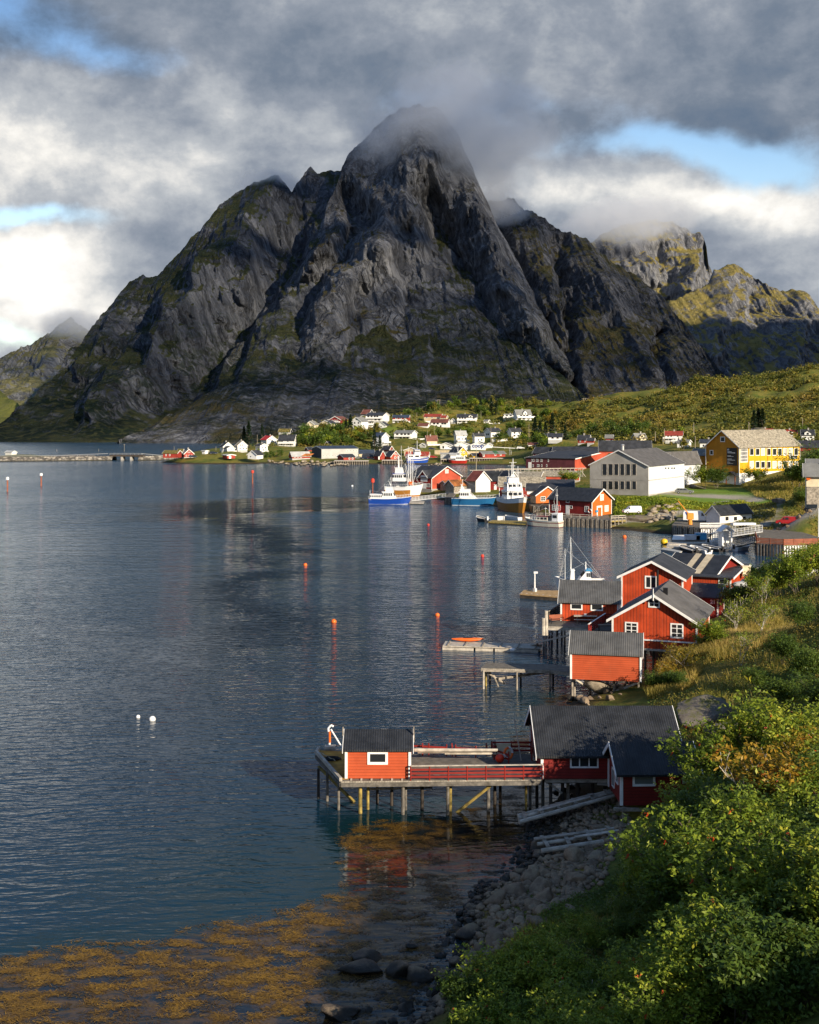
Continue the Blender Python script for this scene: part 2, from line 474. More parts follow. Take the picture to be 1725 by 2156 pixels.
def mountain_mat(name, rock, rock2, grass, grass2, gs=.55, streak=1., wood=None):
 m, t = newmat(name)
 geo = t.n('ShaderNodeNewGeometry')
 p = geo.outputs['Position']; N = geo.outputs['Normal']
 nz = t.xyz(N)[2]
 big = t.noise(p, .006, 6, .6)
 med = t.noise(p, .03, 8, .65)
 fin = t.noise(p, .16, 5, .7)
 px, py, pz = t.xyz(p)
 stv = t.noise(t.comb(t.m('ADD', px, t.m('MULTIPLY', pz, .35)), py, t.m('MULTIPLY', pz, .12)), .035, 7, .65, .4)
 slab = t.noise(t.comb(t.m('ADD', px, t.m('MULTIPLY', pz, .5)), t.m('MULTIPLY', py, .5), t.m('MULTIPLY', pz, .06)), .16, 6, .75, .2)
 crack = t.ss(t.m('ABSOLUTE', t.m('SUBTRACT', t.noise(t.comb(px, py, t.m('MULTIPLY', pz, .35)), .022, 5, .6, .8), .5)), 0., .035)
 c = t.mix(t.ss(stv, .35, .68), rock, rock2)
 c = t.mix(t.ss(med, .56, .75, 0., .6), c, tuple(x * 1.5 for x in rock2))
 c = t.mix(t.m('MULTIPLY', t.m('SUBTRACT', 1., crack), .6), c, tuple(x * .25 for x in rock))
 c = t.mix(t.ss(slab, .58, .42, 0., .62), c, tuple(x * .55 for x in rock))
 g = t.m('ADD', nz, t.m('MULTIPLY', t.m('SUBTRACT', med, .5), .9))
 g = t.m('ADD', g, t.m('MULTIPLY', t.m('SUBTRACT', big, .5), .8))
 gm = t.ss(g, gs, gs + .22)
 gc = t.mix(t.ss(t.noise(p, .05, 6, .7), .38, .65), grass, grass2)
 if wood:
  vd = t.vor(p, .12)
  wm = t.m('MULTIPLY', t.ss(vd, .75, .45), t.ss(t.noise(p, .009, 4, .6), .42, .58))
  wm = t.m('MULTIPLY', wm, t.ss(pz, 230., 60.))
  gc = t.mix(wm, gc, wood)
  gm = t.m('MAXIMUM', gm, t.m('MULTIPLY', t.m('MULTIPLY', wm, .8), t.ss(nz, .15, .4)))
 c = t.mix(gm, c, gc)
 h = t.m('ADD', t.m('MULTIPLY', stv, 1.2), t.m('ADD', t.m('MULTIPLY', med, 1.), t.m('MULTIPLY', fin, .35)))
 h = t.m('ADD', t.m('ADD', h, t.m('MULTIPLY', crack, .35)), t.m('MULTIPLY', slab, .5))
 t.bsdf(c, .9, t.bump(h, streak, 22.), .15)
 return m
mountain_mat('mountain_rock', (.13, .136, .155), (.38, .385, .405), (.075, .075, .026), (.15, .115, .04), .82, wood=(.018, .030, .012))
mountain_mat('mountain_rock_right', (.095, .10, .115), (.27, .27, .285), (.075, .075, .026), (.14, .11, .04), .72)  # darker copy of the mountain rock; shade put into its colour
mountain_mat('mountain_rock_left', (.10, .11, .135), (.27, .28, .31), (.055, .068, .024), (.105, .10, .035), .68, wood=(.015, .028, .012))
mountain_mat('mountain_far', (.15, .158, .185), (.30, .295, .29), (.22, .185, .055), (.32, .25, .075), .70, .8)  # warm grass and bluish rock colour in the far sunlight and shade
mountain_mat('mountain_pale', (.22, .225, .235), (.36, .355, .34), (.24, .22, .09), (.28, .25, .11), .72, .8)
mountain_mat('hill_far_grass', (.2, .2, .18), (.25, .24, .2), (.24, .24, .05), (.30, .28, .07), .1, .5)
# ------------------------------------------------------------------ mountains
def seg_dist(px, py, poly):
 d = np.full(px.shape, 1e9)
 for (ax, ay), (bx, by) in zip(poly[:-1], poly[1:]):
  L2 = (bx - ax) ** 2 + (by - ay) ** 2
  t = np.clip(((px - ax) * (bx - ax) + (py - ay) * (by - ay)) / L2, 0, 1)
  d = np.minimum(d, np.hypot(px - ax - t * (bx - ax), py - ay - t * (by - ay)))
 return d
def mountain(name, sil, Yb, depth, nu, nv, material, seed, relief=45., feats=(), prof=1.25, back=.9, rough=3.5, label='', zb=-6., fs=170., hpow=.75, slabs=()):
 sx = np.array([s[0] for s in sil], float); sy = np.array([s[1] for s in sil], float)
 px = np.linspace(sx[0], sx[-1], nu)
 ry = np.interp(px, sx, sy)
 hgt = np.clip((sy.max() - ry) / (sy.max() - sy.min()), 0, 1)
 ry = ry + (fbm(px / 26., px * 0 + seed, seed, 5, .55) * rough * 1.7) * np.clip(hgt * 3, 0, 1)
 Yr = Yb + depth * (.04 + .96 * hgt ** hpow)
 X = (px - CX) / F * Yr
 Zr = H - (ry - HOR) / F * Yr
 v = np.linspace(0, 1, nv)
 V = v[:, None]
 pr = V ** prof
 Z = zb + (Zr[None, :] - zb) * pr
 Y = Yb + (Yr - Yb)[None, :] * V ** .85
 XX = np.repeat(X[None, :], nv, 0)
 env = np.clip(np.sin(np.clip(V, 0, 1) * math.pi) ** .6, 0, 1) * np.clip((Zr - zb)[None, :] / 160., 0, 1)
 rel = ridged(XX / fs + .25 * Z / fs, Z / (fs * 4.), seed, 6, .52) - .6
 rel2 = fbm(XX / (fs * 2.2), Z / (fs * 2.2), seed + 20, 4)
 led = pn(XX / 300., Z / 42., seed + 40) * .35
 rel3 = ridged(XX / (fs * .3) + .45 * Z / fs, Z / (fs * 1.5), seed + 70, 4, .55) - .5
 D = relief * (rel * .8 + rel2 * 1.1 + led + rel3 * .26) + 3.6 * ridged(XX / 17. + .25 * Z / 17., Z / 80., seed + 90, 3, .6)
 qx = CX + XX / Y * F; qy = HOR - (Z - H) / Y * F
 qx = qx + fbm(qx / 60, qy / 60, seed + 9, 4) * 14; qy = qy + fbm(qx / 60, qy / 60, seed + 13, 4) * 10
 for cx, cy, ax, ay in slabs:
  D = D * (1 - .62 * np.exp(-((qx - cx) / ax) ** 2 - ((qy - cy) / ay) ** 2))
 for poly, wd, amp in feats:
  D = D + amp * np.exp(-(seg_dist(qx, qy, poly) / wd) ** 2)
 Y = Y - D * env
 Z = Z + env * fbm(XX / 60., Z / 60. + Y / 90., seed + 60, 4) * relief * .18
 nb = max(6, nv // 10)
 vb = np.linspace(0, 1, nb + 1)[1:, None]
 Yk = Yr[None, :] + (Yr - Yb)[None, :] * back * vb
 Zk = Zr[None, :] + (zb - Zr)[None, :] * vb ** .8
 Xk = np.repeat(X[None, :], nb, 0)
 A = np.stack([np.concatenate([XX, Xk]), np.concatenate([Y, Yk]), np.concatenate([Z, Zk])], -1).reshape(-1, 3)
 return np_mesh(name, A, grid_faces(nu, nv + nb), MATS[material], False, kind='structure', label=label)
mountain('mountain', [(330, 905), (395, 850), (450, 770), (520, 690), (590, 610), (650, 540), (690, 430), (712, 385), (722, 350), (735, 320), (762, 298), (790, 268), (815, 245), (850, 228), (885, 220),
 (920, 228), (945, 250), (965, 285), (985, 330), (1000, 365), (1016, 405), (1035, 450), (1062, 500), (1090, 550), (1130, 630), (1170, 720), (1230, 800), (1300, 835), (1360, 850)],
 1420, 840, 760, 520, 'mountain_rock', 5, 34., [
 ([(890, 260), (870, 400), (800, 520), (720, 600), (690, 780)], 70, 130.),
 ([(700, 520), (610, 650), (470, 810)], 30, 95.),
 ([(720, 400), (770, 470), (700, 570), (560, 730)], 24, -95.),
 ([(900, 420), (960, 560), (1010, 700), (1060, 800)], 26, -95.),
 ([(1000, 420), (1050, 560), (1110, 700), (1180, 790)], 32, 95.),
 ([(800, 560), (830, 700), (850, 800)], 40, 40.), ([(940, 640), (980, 760)], 16, -40.), ([(760, 620), (740, 780)], 14, -30.)],
 label='main grey rock peak with its summit in cloud', prof=1.12, slabs=((740, 700, 150, 110), (560, 680, 60, 110), (900, 720, 90, 90)))
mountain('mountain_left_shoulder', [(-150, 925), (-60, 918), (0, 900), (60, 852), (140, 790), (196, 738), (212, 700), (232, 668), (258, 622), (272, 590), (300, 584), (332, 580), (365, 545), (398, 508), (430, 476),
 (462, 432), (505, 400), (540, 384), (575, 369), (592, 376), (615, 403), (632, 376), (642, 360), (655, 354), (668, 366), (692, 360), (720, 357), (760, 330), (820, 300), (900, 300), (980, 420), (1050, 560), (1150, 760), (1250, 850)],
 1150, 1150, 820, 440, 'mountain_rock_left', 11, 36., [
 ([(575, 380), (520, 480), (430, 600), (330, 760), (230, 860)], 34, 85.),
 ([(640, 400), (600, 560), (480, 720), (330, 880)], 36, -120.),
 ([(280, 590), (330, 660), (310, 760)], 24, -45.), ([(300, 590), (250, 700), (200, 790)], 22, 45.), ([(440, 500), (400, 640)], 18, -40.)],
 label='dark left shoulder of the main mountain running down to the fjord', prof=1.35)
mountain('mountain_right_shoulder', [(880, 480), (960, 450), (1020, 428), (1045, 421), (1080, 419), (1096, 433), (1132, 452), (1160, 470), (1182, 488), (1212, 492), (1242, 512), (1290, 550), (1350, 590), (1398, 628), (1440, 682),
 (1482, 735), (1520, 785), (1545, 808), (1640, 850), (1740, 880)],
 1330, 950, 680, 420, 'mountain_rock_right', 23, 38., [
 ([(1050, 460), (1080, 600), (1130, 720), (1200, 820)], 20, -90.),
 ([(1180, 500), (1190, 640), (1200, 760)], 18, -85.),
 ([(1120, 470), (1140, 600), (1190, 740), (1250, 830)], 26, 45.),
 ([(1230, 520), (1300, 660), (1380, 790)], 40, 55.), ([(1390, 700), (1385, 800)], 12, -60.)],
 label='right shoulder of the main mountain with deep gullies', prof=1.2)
mountain('mountain_foot', [(250, 925), (300, 905), (345, 880), (400, 852), (440, 826), (500, 806), (560, 796), (620, 795), (660, 802), (700, 800), (722, 778), (770, 784), (830, 806), (900, 820), (1000, 828), (1100, 832), (1200, 842), (1300, 850), (1420, 870)],
 1138, 330, 620, 170, 'mountain_rock', 31, 20., [([(640, 810), (650, 900)], 12, -16.), ([(450, 840), (520, 880)], 16, 14.)],
 label='low grassy cliff at the foot of the main mountain', prof=.85, fs=60., rough=2.5, hpow=.6)
mountain('mountain_far_right', [(1150, 640), (1200, 560), (1245, 510), (1290, 480), (1330, 470), (1380, 462), (1420, 470), (1452, 488), (1480, 494), (1488, 520), (1494, 575), (1500, 640), (1540, 720), (1620, 800), (1700, 880)],
 2500, 1100, 260, 170, 'mountain_far', 41, 90., [([(1480, 500), (1440, 600), (1400, 680)], 20, 90.), ([(1400, 520), (1380, 650)], 18, -70.)],
 label='far sunlit rock wall with cloud on its top', prof=1.2, fs=260.)
mountain('mountain_far_right_ridge', [(1340, 760), (1380, 690), (1400, 640), (1440, 622), (1490, 600), (1503, 570), (1530, 556), (1556, 560), (1590, 585), (1625, 606), (1660, 612), (1692, 611), (1700, 640), (1722, 690), (1760, 730), (1840, 800), (1950, 880)],
 2150, 900, 300, 170, 'mountain_far', 47, 60., [([(1530, 560), (1500, 680), (1480, 760)], 20, 60.), ([(1600, 600), (1590, 700)], 16, -50.), ([(1680, 620), (1660, 760)], 20, 50.)],
 label='far jagged ridge, sunlit above and shaded below', prof=1.2, fs=200.)
mountain('mountain_far_left', [(-260, 860), (-120, 800), (0, 752), (50, 730), (95, 708), (122, 688), (150, 668), (178, 690), (205, 705), (225, 715), (280, 760), (360, 860)],
 2400, 900, 260, 130, 'mountain_pale', 53, 60., [([(150, 680), (110, 780)], 20, 50.), ([(60, 740), (50, 820)], 16, -40.)],
 label='far pale mountain with a cloud cap across the fjord', prof=1.2, fs=200.)
mountain('hill_far_left', [(-200, 790), (-80, 800), (0, 822), (20, 838), (45, 856), (60, 880), (90, 905)],
 1500, 300, 90, 60, 'hill_far_grass', 59, 14., label='yellow green grass slope at the far side of the fjord', prof=1.0, fs=120.)
# ------------------------------------------------------------------ clouds added out of view to shade the mountains from the sun
def cloud_mat(name, lo, hi):
 m, t = newmat(name)
 p = t.pos()
 tr = t.n('ShaderNodeBsdfTransparent')
 df = t.n('ShaderNodeBsdfDiffuse'); t.put(df, 0, (.85, .86, .9))
 mx = t.n('ShaderNodeMixShader'); t.put(mx, 0, t.ss(t.noise(p, .004, 5, .6), .3, .6, lo, hi))
 t.t.links.new(tr.outputs[0], mx.inputs[1]); t.t.links.new(df.outputs[0], mx.inputs[2])
 o = t.n('ShaderNodeOutputMaterial'); t.t.links.new(mx.outputs[0], o.inputs[0])
cloud_mat('cloud_white', .03, .15); cloud_mat('cloud_dense', .7, .95)
def shade_clouds():
 b = MB(); rr = random.Random(5)
 ZC = 1250.
 def over(p):
  p = Vector(p); return p + SUN * ((ZC - p.z) / SUN.z)
 for u in np.linspace(-900, 800, 13):
  for f in np.linspace(0, 1, 15):
   c = over((u + rr.uniform(-60, 60), 1210 + 1090 * f + rr.uniform(-30, 30), 40 + 560 * f))
   c.z += rr.uniform(-20, 60)
   r = rr.uniform(130, 190)
   b.ball(c, r, rr.uniform(.9, 1.2), rr.uniform(.9, 1.2), rr.uniform(.22, .34), 16, 9)
 b.build('cloud', MATS['cloud_white'], smooth=True, kind='stuff', label='unseen cloud bank added to shade the main mountain')
 b = MB()
 for u in np.linspace(480, 1400, 9):
  for Y, Z in ((2170, 10), (2300, 60), (2420, 110), (2540, 160), (2640, 205)):
   c = over((u, Y, Z)); b.ball(c, 150, 1.1, 1.1, .3, 16, 9)
 b.build('cloud', MATS['cloud_dense'], smooth=True, kind='stuff', label='unseen dense cloud added to shade the foot of the far ridge')
shade_clouds()
def cloud_cap(label, px, py, Y, rx, ry, rz, dens, seed, sc=.012, thr=.42):
 """a real cloud hanging on a summit: noise density in an egg shaped body"""
 m, t = newmat('cloud_cap')
 c = P(px, py, Y); p = t.pos()
 q = t.v('SUBTRACT', p, tuple(c)); q = t.v('MULTIPLY', q, (1 / rx, 1 / ry, 1 / rz))
 ln = t.v('LENGTH', q)
 n1 = t.noise(t.v('ADD', t.v('MULTIPLY', p, (1., .6, 1.25)), (seed * 97., 0., 0.)), sc, 5, .62, .6)
 d = t.m('SUBTRACT', t.m('ADD', n1, t.m('MULTIPLY', t.m('SUBTRACT', 1., ln), .55)), thr)
 d = t.m('MULTIPLY', t.ss(d, .10, .30), t.ss(ln, 1., .6))
 vol = t.n('ShaderNodeVolumePrincipled'); t.put(vol, 'Color', (.985, .988, .995)); t.put(vol, 'Density', t.m('MULTIPLY', d, dens)); t.put(vol, 'Anisotropy', .2)
 o = t.n('ShaderNodeOutputMaterial'); t.t.links.new(vol.outputs[0], o.inputs[1])
 m.cycles.volume_step_rate = .35
 b = MB(); b.ball(c, 1., rx, ry, rz, 24, 14)
 b.build('cloud', m, kind='stuff', label=label, smooth=True)
cloud_cap('grey cloud wrapped round the main summit', 960, 285, 2100, 235, 260, 150, .0075, 1, .014, .47)
cloud_cap('wisp of cloud on the left shoulder', 565, 388, 2200, 75, 130, 26, .012, 2, .02)
cloud_cap('wisp of cloud on the right shoulder', 1050, 440, 2180, 75, 130, 40, .012, 3, .02)
cloud_cap('cloud lying on the far right mountain top', 1320, 470, 3350, 240, 420, 85, .005, 4, .010, .47)
cloud_cap('cloud on the far left mountain top', 175, 690, 3150, 120, 260, 60, .006, 5, .01)
# ------------------------------------------------------------------ houses: the table comes before the ground so that the ground can carry them
def Yvil(py):
 return 662. + (978. - py) * 2.45
HOUSES = []
PADS = []
def hs(name, label, fr, corner, l, r, a, eave, peak, ridge, wall, roof, Y=None, z=None, **kw):
 cpx, cpy = fr(*corner)
 if Y is None:
  Y = Yw(cpy, z) if z is not None else Yvil(cpy)
 P0 = P(cpx, cpy, Y); a = R(a)
 dL = Vector((-math.cos(a), math.sin(a), 0)); dR = Vector((math.sin(a), math.cos(a), 0))
 def ext(q, left):
  if isinstance(q, tuple):
   return q[1]
  t = (fr(q)[0] - CX) / F
  return (P0.x - t * Y) / (math.cos(a) + t * math.sin(a)) if left else (t * Y - P0.x) / (math.sin(a) - t * math.cos(a))
 lu, lv = ext(l, True), ext(r, False)
 if not isinstance(r, tuple) and (lv < 2.5 or lv > (70 if kw.get('cat') in ('factory', 'building', 'hall', 'warehouse') else 26)):
  lv = kw.get('dep', 8. if lu > 7 else max(3., lu))
 if not isinstance(l, tuple) and lu < 2.: lu = 6.
 hw = (cpy - fr(0, eave)[1]) * Y / F
 Yg = Y + (lv / 2 * math.cos(a) if ridge == 'L' else lu / 2 * math.sin(a))
 rise = max(.25, H - (fr(0, peak)[1] - HOR) * Yg / F - P0.z - hw)
 h = dict(name=name, label=label, fr=fr, P0=P0, dL=dL, dR=dR, lu=lu, lv=lv, hw=hw, rise=rise, ridge=ridge, wall=wall, roof=roof, kw=kw)
 HOUSES.append(h)
 if kw.get('pad', True):
  dz = kw.get('paddz', 0.)
  for s, q in ((0, 0), (1, 0), (0, 1), (1, 1)):
   c = P0 + dL * (lu * s) + dR * (lv * q)
   PADS.append((c.x, c.y, P0.z + dz))
 return h
def Wn(face, y0, y1, w, *xs):
 return [(face, x - w / 2, y0, x + w / 2, y1) for x in xs]
# --- village across the bay, left to right
V = 'houses of the far village'
hs('white_house', 'white gabled house with dark roof and low side wing at the village end', zO, (322, 533), 308, 455, 62, 470, 412, 'L', 'white', 'dark_roof', win=Wn('R', 455, 470, 14, 358, 388) + Wn('R', 498, 512, 14, 352), group=V)
hs('garage', 'low white side wing in front of a white gabled house at the village end', zO, (378, 530), 368, 480, 60, 495, 470, 'L', 'white', 'dark_roof', Y=700, win=Wn('R', 500, 514, 12, 432))
hs('white_house', 'tall white gabled house with a cream roof slope, at the village end', zO, (522, 525), 485, 655, 62, 455, 395, 'L', 'white', 'beige', win=Wn('R', 440, 458, 14, 560, 585) + Wn('R', 485, 502, 16, 555, 600, 640), group=V, chimney=(.5, .5))
hs('white_house', 'white house with a bright red roof', zO, (922, 440), 842, 1062, 48, 376, 322, 'L', 'white', 'bright_red_roof', win=Wn('L', 410, 428, 14, 862, 900) + Wn('R', 366, 380, 12, 950, 970) + Wn('R', 408, 424, 14, 1005), group=V)
hs('white_house', 'long white house with blue black roof, lower balcony and small right gable', zO, (1300, 465), 1087, 1340, 14, 380, 308, 'L', 'white', 'dark_roof', win=Wn('L', 384, 404, 15, 1103, 1122, 1140, 1215) + Wn('L', 430, 450, 16, 1125, 1185, 1222, 1255, 1283), group=V, balcony=('L', 1085, 1300, 410, 428))
hs('white_house', 'square white house with a shallow dark roof below the red roofed house', zO, (832, 543), 768, 935, 45, 458, 432, 'L', 'white', 'dark_roof', win=Wn('L', 480, 497, 12, 790, 815) + Wn('R', 475, 495, 13, 860, 905) + Wn('R', 505, 528, 12, 880, 912), group=V, balcony=('R', 835, 930, 525, 540))
hs('white_boathouse', 'white boathouse on a light timber quay at the village shore', zO, (785, 640), 660, 813, 28, 582, 526, 'R', 'white', 'dark_roof', Y=668, win=Wn('L', 600, 615, 14, 700), group=V, pad=False)
hs('red_boathouse', 'low red boathouse with wide white eaves beside a small blue boat', zO, (375, 637), 313, 487, 55, 592, 580, 'L', 'far_red', 'light_roof', Y=672, door=[('R', 400, 596, 432, 635)], group=V, pad=False)
hs('shed', 'small white shed with a grey door standing alone by the causeway road', zO, (68, 571), 30, 115, 30, 532, 526, 'L', 'white', 'light_roof', door=[('R', 78, 540, 110, 570)], group=V, Y=690)
hs('turf_roofed_house', 'red waterside house with a mossy turf roof on stilts', zF, (940, 440), 866, 945, 8, 416, 401, 'L', 'far_red', 'turf_roof', Y=672, win=Wn('L', 420, 430, 7, 882, 902), group=V, pad=False)
hs('red_house', 'red gabled house with grey roof next to the turf roofed house', zF, (978, 439), 968, 1028, 60, 418, 395, 'L', 'far_red', 'grey_roof', Y=680, win=Wn('R', 408, 414, 5, 1000, 1008) + Wn('R', 424, 432, 6, 990, 1005, 1018), group=V)
hs('shed', 'red shed with turf roof between the turf roofed house and the gabled red house', zF, (966, 440), 942, 972, 20, 412, 394, 'L', 'far_red', 'turf_roof', Y=684, group=V)
hs('shed', 'tiny white shed by the far end of the causeway', zF, (62, 424), 28, 66, 20, 412, 403, 'L', 'white', 'light_roof', Y=760, group=V)
hs('fish_shed', 'low red and white shed under a grey roof with a rust orange patch', zO, (1275, 640), 1232, 1522, 62, 602, 545, 'R', 'far_red', 'light_roof', Y=685, win=Wn('R', 604, 624, 22, 1312, 1352, 1395), group=V, rust=True)
hs('red_shed', 'small red shed with a dark roof above the long grey warehouse end', zO, (1500, 545), 1452, 1555, 60, 512, 478, 'R', 'far_red', 'dark_roof', Y=720, win=Wn('L', 517, 530, 16, 1476), group=V)
hs('warehouse', 'long pale grey warehouse with dark gable end and blue grey roof', zG, (742, 668), 622, 1203, 64, 551, 517, 'R', 'grey_wall', 'blue_roof', Y=695, win=Wn('R', 565, 582, 18, 1068, 1105, 1142, 1181) + Wn('R', 628, 646, 16, 765, 803, 840, 878, 916, 1180), group=V, gablemat='slate_wall', ov=.2)
hs('red_shed', 'small red shed with black roof and open porch on the rock quay before the warehouse', zG, (1018, 692), 943, 1160, 62, 654, 619, 'R', 'far_red', 'dark_roof', Y=672, win=Wn('R', 658, 682, 18, 1092, 1132), group=V, pad=False)
hs('storehouse', 'low wooden storehouse with blue roof right of the warehouse', zG, (1212, 655), 1203, 1408, 75, 607, 565, 'R', 'beige', 'blue_roof', Y=715, group=V)
hs('red_house', 'narrow red boathouse with a steep gable right of the blue roofed storehouse', zG, (1478, 687), 1405, 1537, 52, 630, 574, 'L', 'far_red', 'dark_roof', Y=676, door=[('R', 1455, 645, 1470, 684)], group=V, pad=False)
hs('red_shed', 'low red lean-to shed with dark roof left of the steep red boathouse', zG, (1395, 675), 1255, 1404, 8, 645, 610, 'L', 'far_red', 'dark_roof', Y=684, win=Wn('L', 648, 665, 16, 1370), group=V)
hs('red_house', 'red boathouse with white trimmed gable and four white windows at the shore', zG, (1610, 692), 1538, 1725, 55, 646, 576, 'L', 'brick_red', 'dark_roof', Y=674, win=Wn('R', 606, 628, 18, 1668, 1695) + Wn('R', 647, 670, 24, 1665, 1700), group=V, pad=False, whitewin=True)
hs('red_house', 'dark red house with white barge boards behind the shore boathouses', zG, (1590, 590), 1500, 1645, 40, 560, 515, 'L', 'far_red', 'dark_roof', win=Wn('R', 562, 580, 14, 1612), group=V)
hs('cream_house', 'small cream gabled house with balcony, leftmost of the upper row', zG, (655, 303), 543, 672, 20, 246, 202, 'R', 'cream', 'grey_roof', win=Wn('L', 258, 272, 16, 590, 630), group=V, balcony=('L', 528, 655, 275, 290))
hs('garage', 'plain white garage joined to the small cream house of the upper row', zG, (535, 315), 472, 552, 25, 266, 263, 'R', 'white', 'light_roof', group=V)
hs('beige_house', 'broad beige house with a dark roof and wide gable, second of the upper row', zG, (865, 287), 711, 938, 28, 236, 193, 'R', 'cream', 'dark_roof', win=Wn('L', 238, 254, 14, 748, 780, 795, 825, 840) + Wn('R', 240, 254, 12, 890, 915), group=V, balcony=('L', 720, 862, 262, 280))
hs('brown_house', 'brown and red house with white framed wide gable in the upper row', zG, (985, 245), 838, 1075, 22, 186, 143, 'R', 'dark_red_v', 'brown_red_roof', win=Wn('L', 186, 205, 20, 880, 910, 940), group=V, balcony=('L', 845, 975, 205, 215))
hs('white_house', 'large white house with a tall plain gable and grey roof', zG, (1243, 298), 1112, 1330, 28, 206, 153, 'R', 'white', 'grey_roof', win=Wn('L', 214, 234, 16, 1158, 1206) + Wn('L', 255, 275, 16, 1158, 1206) + Wn('L', 175, 188, 20, 1182), group=V)
hs('white_house', 'white wing with a small front gable and veranda beside the large plain gable', zG, (1395, 296), 1245, 1436, 8, 210, 165, 'L', 'white', 'grey_roof', Y=885, win=Wn('L', 212, 230, 16, 1312, 1335, 1355, 1378) + Wn('L', 255, 272, 30, 1290, 1325), group=V, balcony=('L', 1242, 1398, 236, 250))
hs('garage', 'small white gabled garage beside the white house with a veranda', zG, (1548, 294), 1436, 1588, 24, 254, 211, 'R', 'white', 'dark_roof', win=Wn('L', 262, 275, 16, 1490), group=V)
hs('white_house', 'long white house with black roof and right hand gable, highest of the left upper row', zG, (1510, 205), 1296, 1592, 14, 132, 98, 'L', 'white', 'dark_roof', win=Wn('L', 132, 152, 26, 1330, 1370, 1410, 1442) + Wn('L', 175, 192, 26, 1420, 1465), group=V, balcony=('L', 1300, 1510, 158, 168))
hs('dark_house', 'dark house with white barge board glimpsed behind the highest white house', zG, (1330, 135), 1240, 1400, 20, 110, 58, 'L', 'slate_wall', 'brown_red_roof', group=V)
hs('red_house', 'red and white two storey house with dark blue roof on the upper road', zI, (100, 272), -82, 118, 12, 200, 174, 'L', 'far_red', 'blue_roof', win=Wn('L', 200, 220, 22, -40, 10, 60) + Wn('L', 240, 258, 14, -50, -10, 30, 65), group=V, balcony=('L', -80, 90, 222, 234), lowwhite=.45)
hs('grey_house', 'pale grey two storey house with dark blue roof and stacked balconies', zG, (1497, 497), 1386, 1588, 32, 396, 348, 'L', 'pale_blue_wall', 'blue_roof', win=Wn('L', 398, 414, 16, 1415, 1442, 1470) + Wn('L', 442, 458, 16, 1415, 1480) + Wn('R', 395, 412, 14, 1520, 1550), group=V, balcony=('R', 1500, 1590, 458, 472))
hs('white_house', 'long low white house with grey roof and right gable in the middle row', zI, (135, 455), -65, 198, 16, 382, 352, 'L', 'white', 'grey_roof', win=Wn('L', 384, 402, 26, -30, 20, 60, 100) + Wn('L', 425, 448, 22, 10, 50, 90), group=V, balcony=('L', -60, 130, 405, 420))
hs('beige_house', 'beige house with a brick red roof and lower side wing', zI, (468, 245), 277, 498, 14, 190, 162, 'L', 'beige', 'red_roof', win=Wn('L', 192, 208, 26, 310, 370, 430), group=V, chimney=(.8, .5))
hs('beige_house', 'small beige side wing with a brick red roof', zI, (530, 240), 470, 552, 18, 200, 180, 'L', 'beige', 'red_roof', win=Wn('L', 202, 216, 16, 500), group=V, Y=880)
hs('white_house', 'cream white house with a faded brown red roof and bright right gable', zI, (548, 320), 355, 578, 14, 258, 222, 'L', 'white', 'brown_red_roof', win=Wn('L', 262, 280, 26, 395, 435, 490, 520) + Wn('L', 290, 310, 18, 420, 470), group=V)
hs('garage', 'low garage with brown red roof and white end wall', zI, (318, 328), 210, 345, 20, 294, 268, 'L', 'white', 'brown_red_roof', group=V)
hs('white_house', 'broad white house with black roof and arched centre gable on the upper terrace', zI, (880, 265), 660, 890, 8, 198, 164, 'L', 'white', 'dark_roof', win=Wn('L', 200, 216, 20, 690, 720, 750, 850) + Wn('L', 240, 256, 20, 690, 740, 800, 850), group=V, balcony=('L', 658, 880, 220, 235), dormer=(815, 180))
hs('shed', 'tiny white shed with grey roof on the terrace wall', zI, (1010, 268), 967, 1034, 20, 242, 228, 'L', 'white', 'grey_roof', group=V)
hs('shed', 'small white gabled shed between the two terrace houses', zI, (635, 258), 585, 652, 20, 238, 213, 'R', 'white', 'grey_roof', group=V)
hs('white_house', 'big white hilltop house with a steep white trimmed gable and dormer', zI, (1345, 240), 1305, 1512, 68, 166, 113, 'R', 'white', 'grey_roof', win=Wn('R', 172, 186, 24, 1395, 1430, 1465) + Wn('R', 206, 222, 24, 1425), group=V, balcony=('R', 1345, 1545, 186, 204), dormer=(1440, 118))
hs('white_house', 'white terrace wing left of the hilltop house', zI, (1330, 238), 1200, 1345, 10, 168, 163, 'L', 'white', 'light_roof', win=Wn('L', 170, 184, 26, 1230, 1275), group=V, balcony=('L', 1190, 1325, 186, 204), Y=905)
hs('white_house', 'white house with pale grey roof and chimney above the shop', zI, (652, 480), 622, 768, 70, 400, 356, 'R', 'white', 'light_roof', win=Wn('R', 440, 456, 13, 668, 684, 722) + Wn('R', 408, 420, 12, 735), group=V, chimney=(.5, .5), balcony=('R', 655, 790, 458, 474))
hs('white_house', 'white house with blue black roof right above the shop sign', zI, (862, 492), 836, 974, 66, 412, 382, 'R', 'white', 'dark_roof', win=Wn('R', 450, 466, 16, 905, 940), group=V)
hs('white_house', 'white house with blue black roof and grey gable, wide balcony to its right', zI, (1045, 448), 968, 1168, 55, 366, 324, 'R', 'white', 'dark_roof', win=Wn('R', 397, 412, 20, 1072, 1118) + Wn('L', 385, 405, 14, 1000, 1020), group=V)
hs('white_house', 'white house with blue black roof and low veranda right of the middle row', zI, (1285, 438), 1236, 1400, 58, 362, 324, 'R', 'white', 'dark_roof', win=Wn('R', 372, 388, 16, 1318, 1372) + Wn('R', 402, 420, 24, 1318, 1362), group=V, balcony=('R', 1290, 1428, 422, 436))
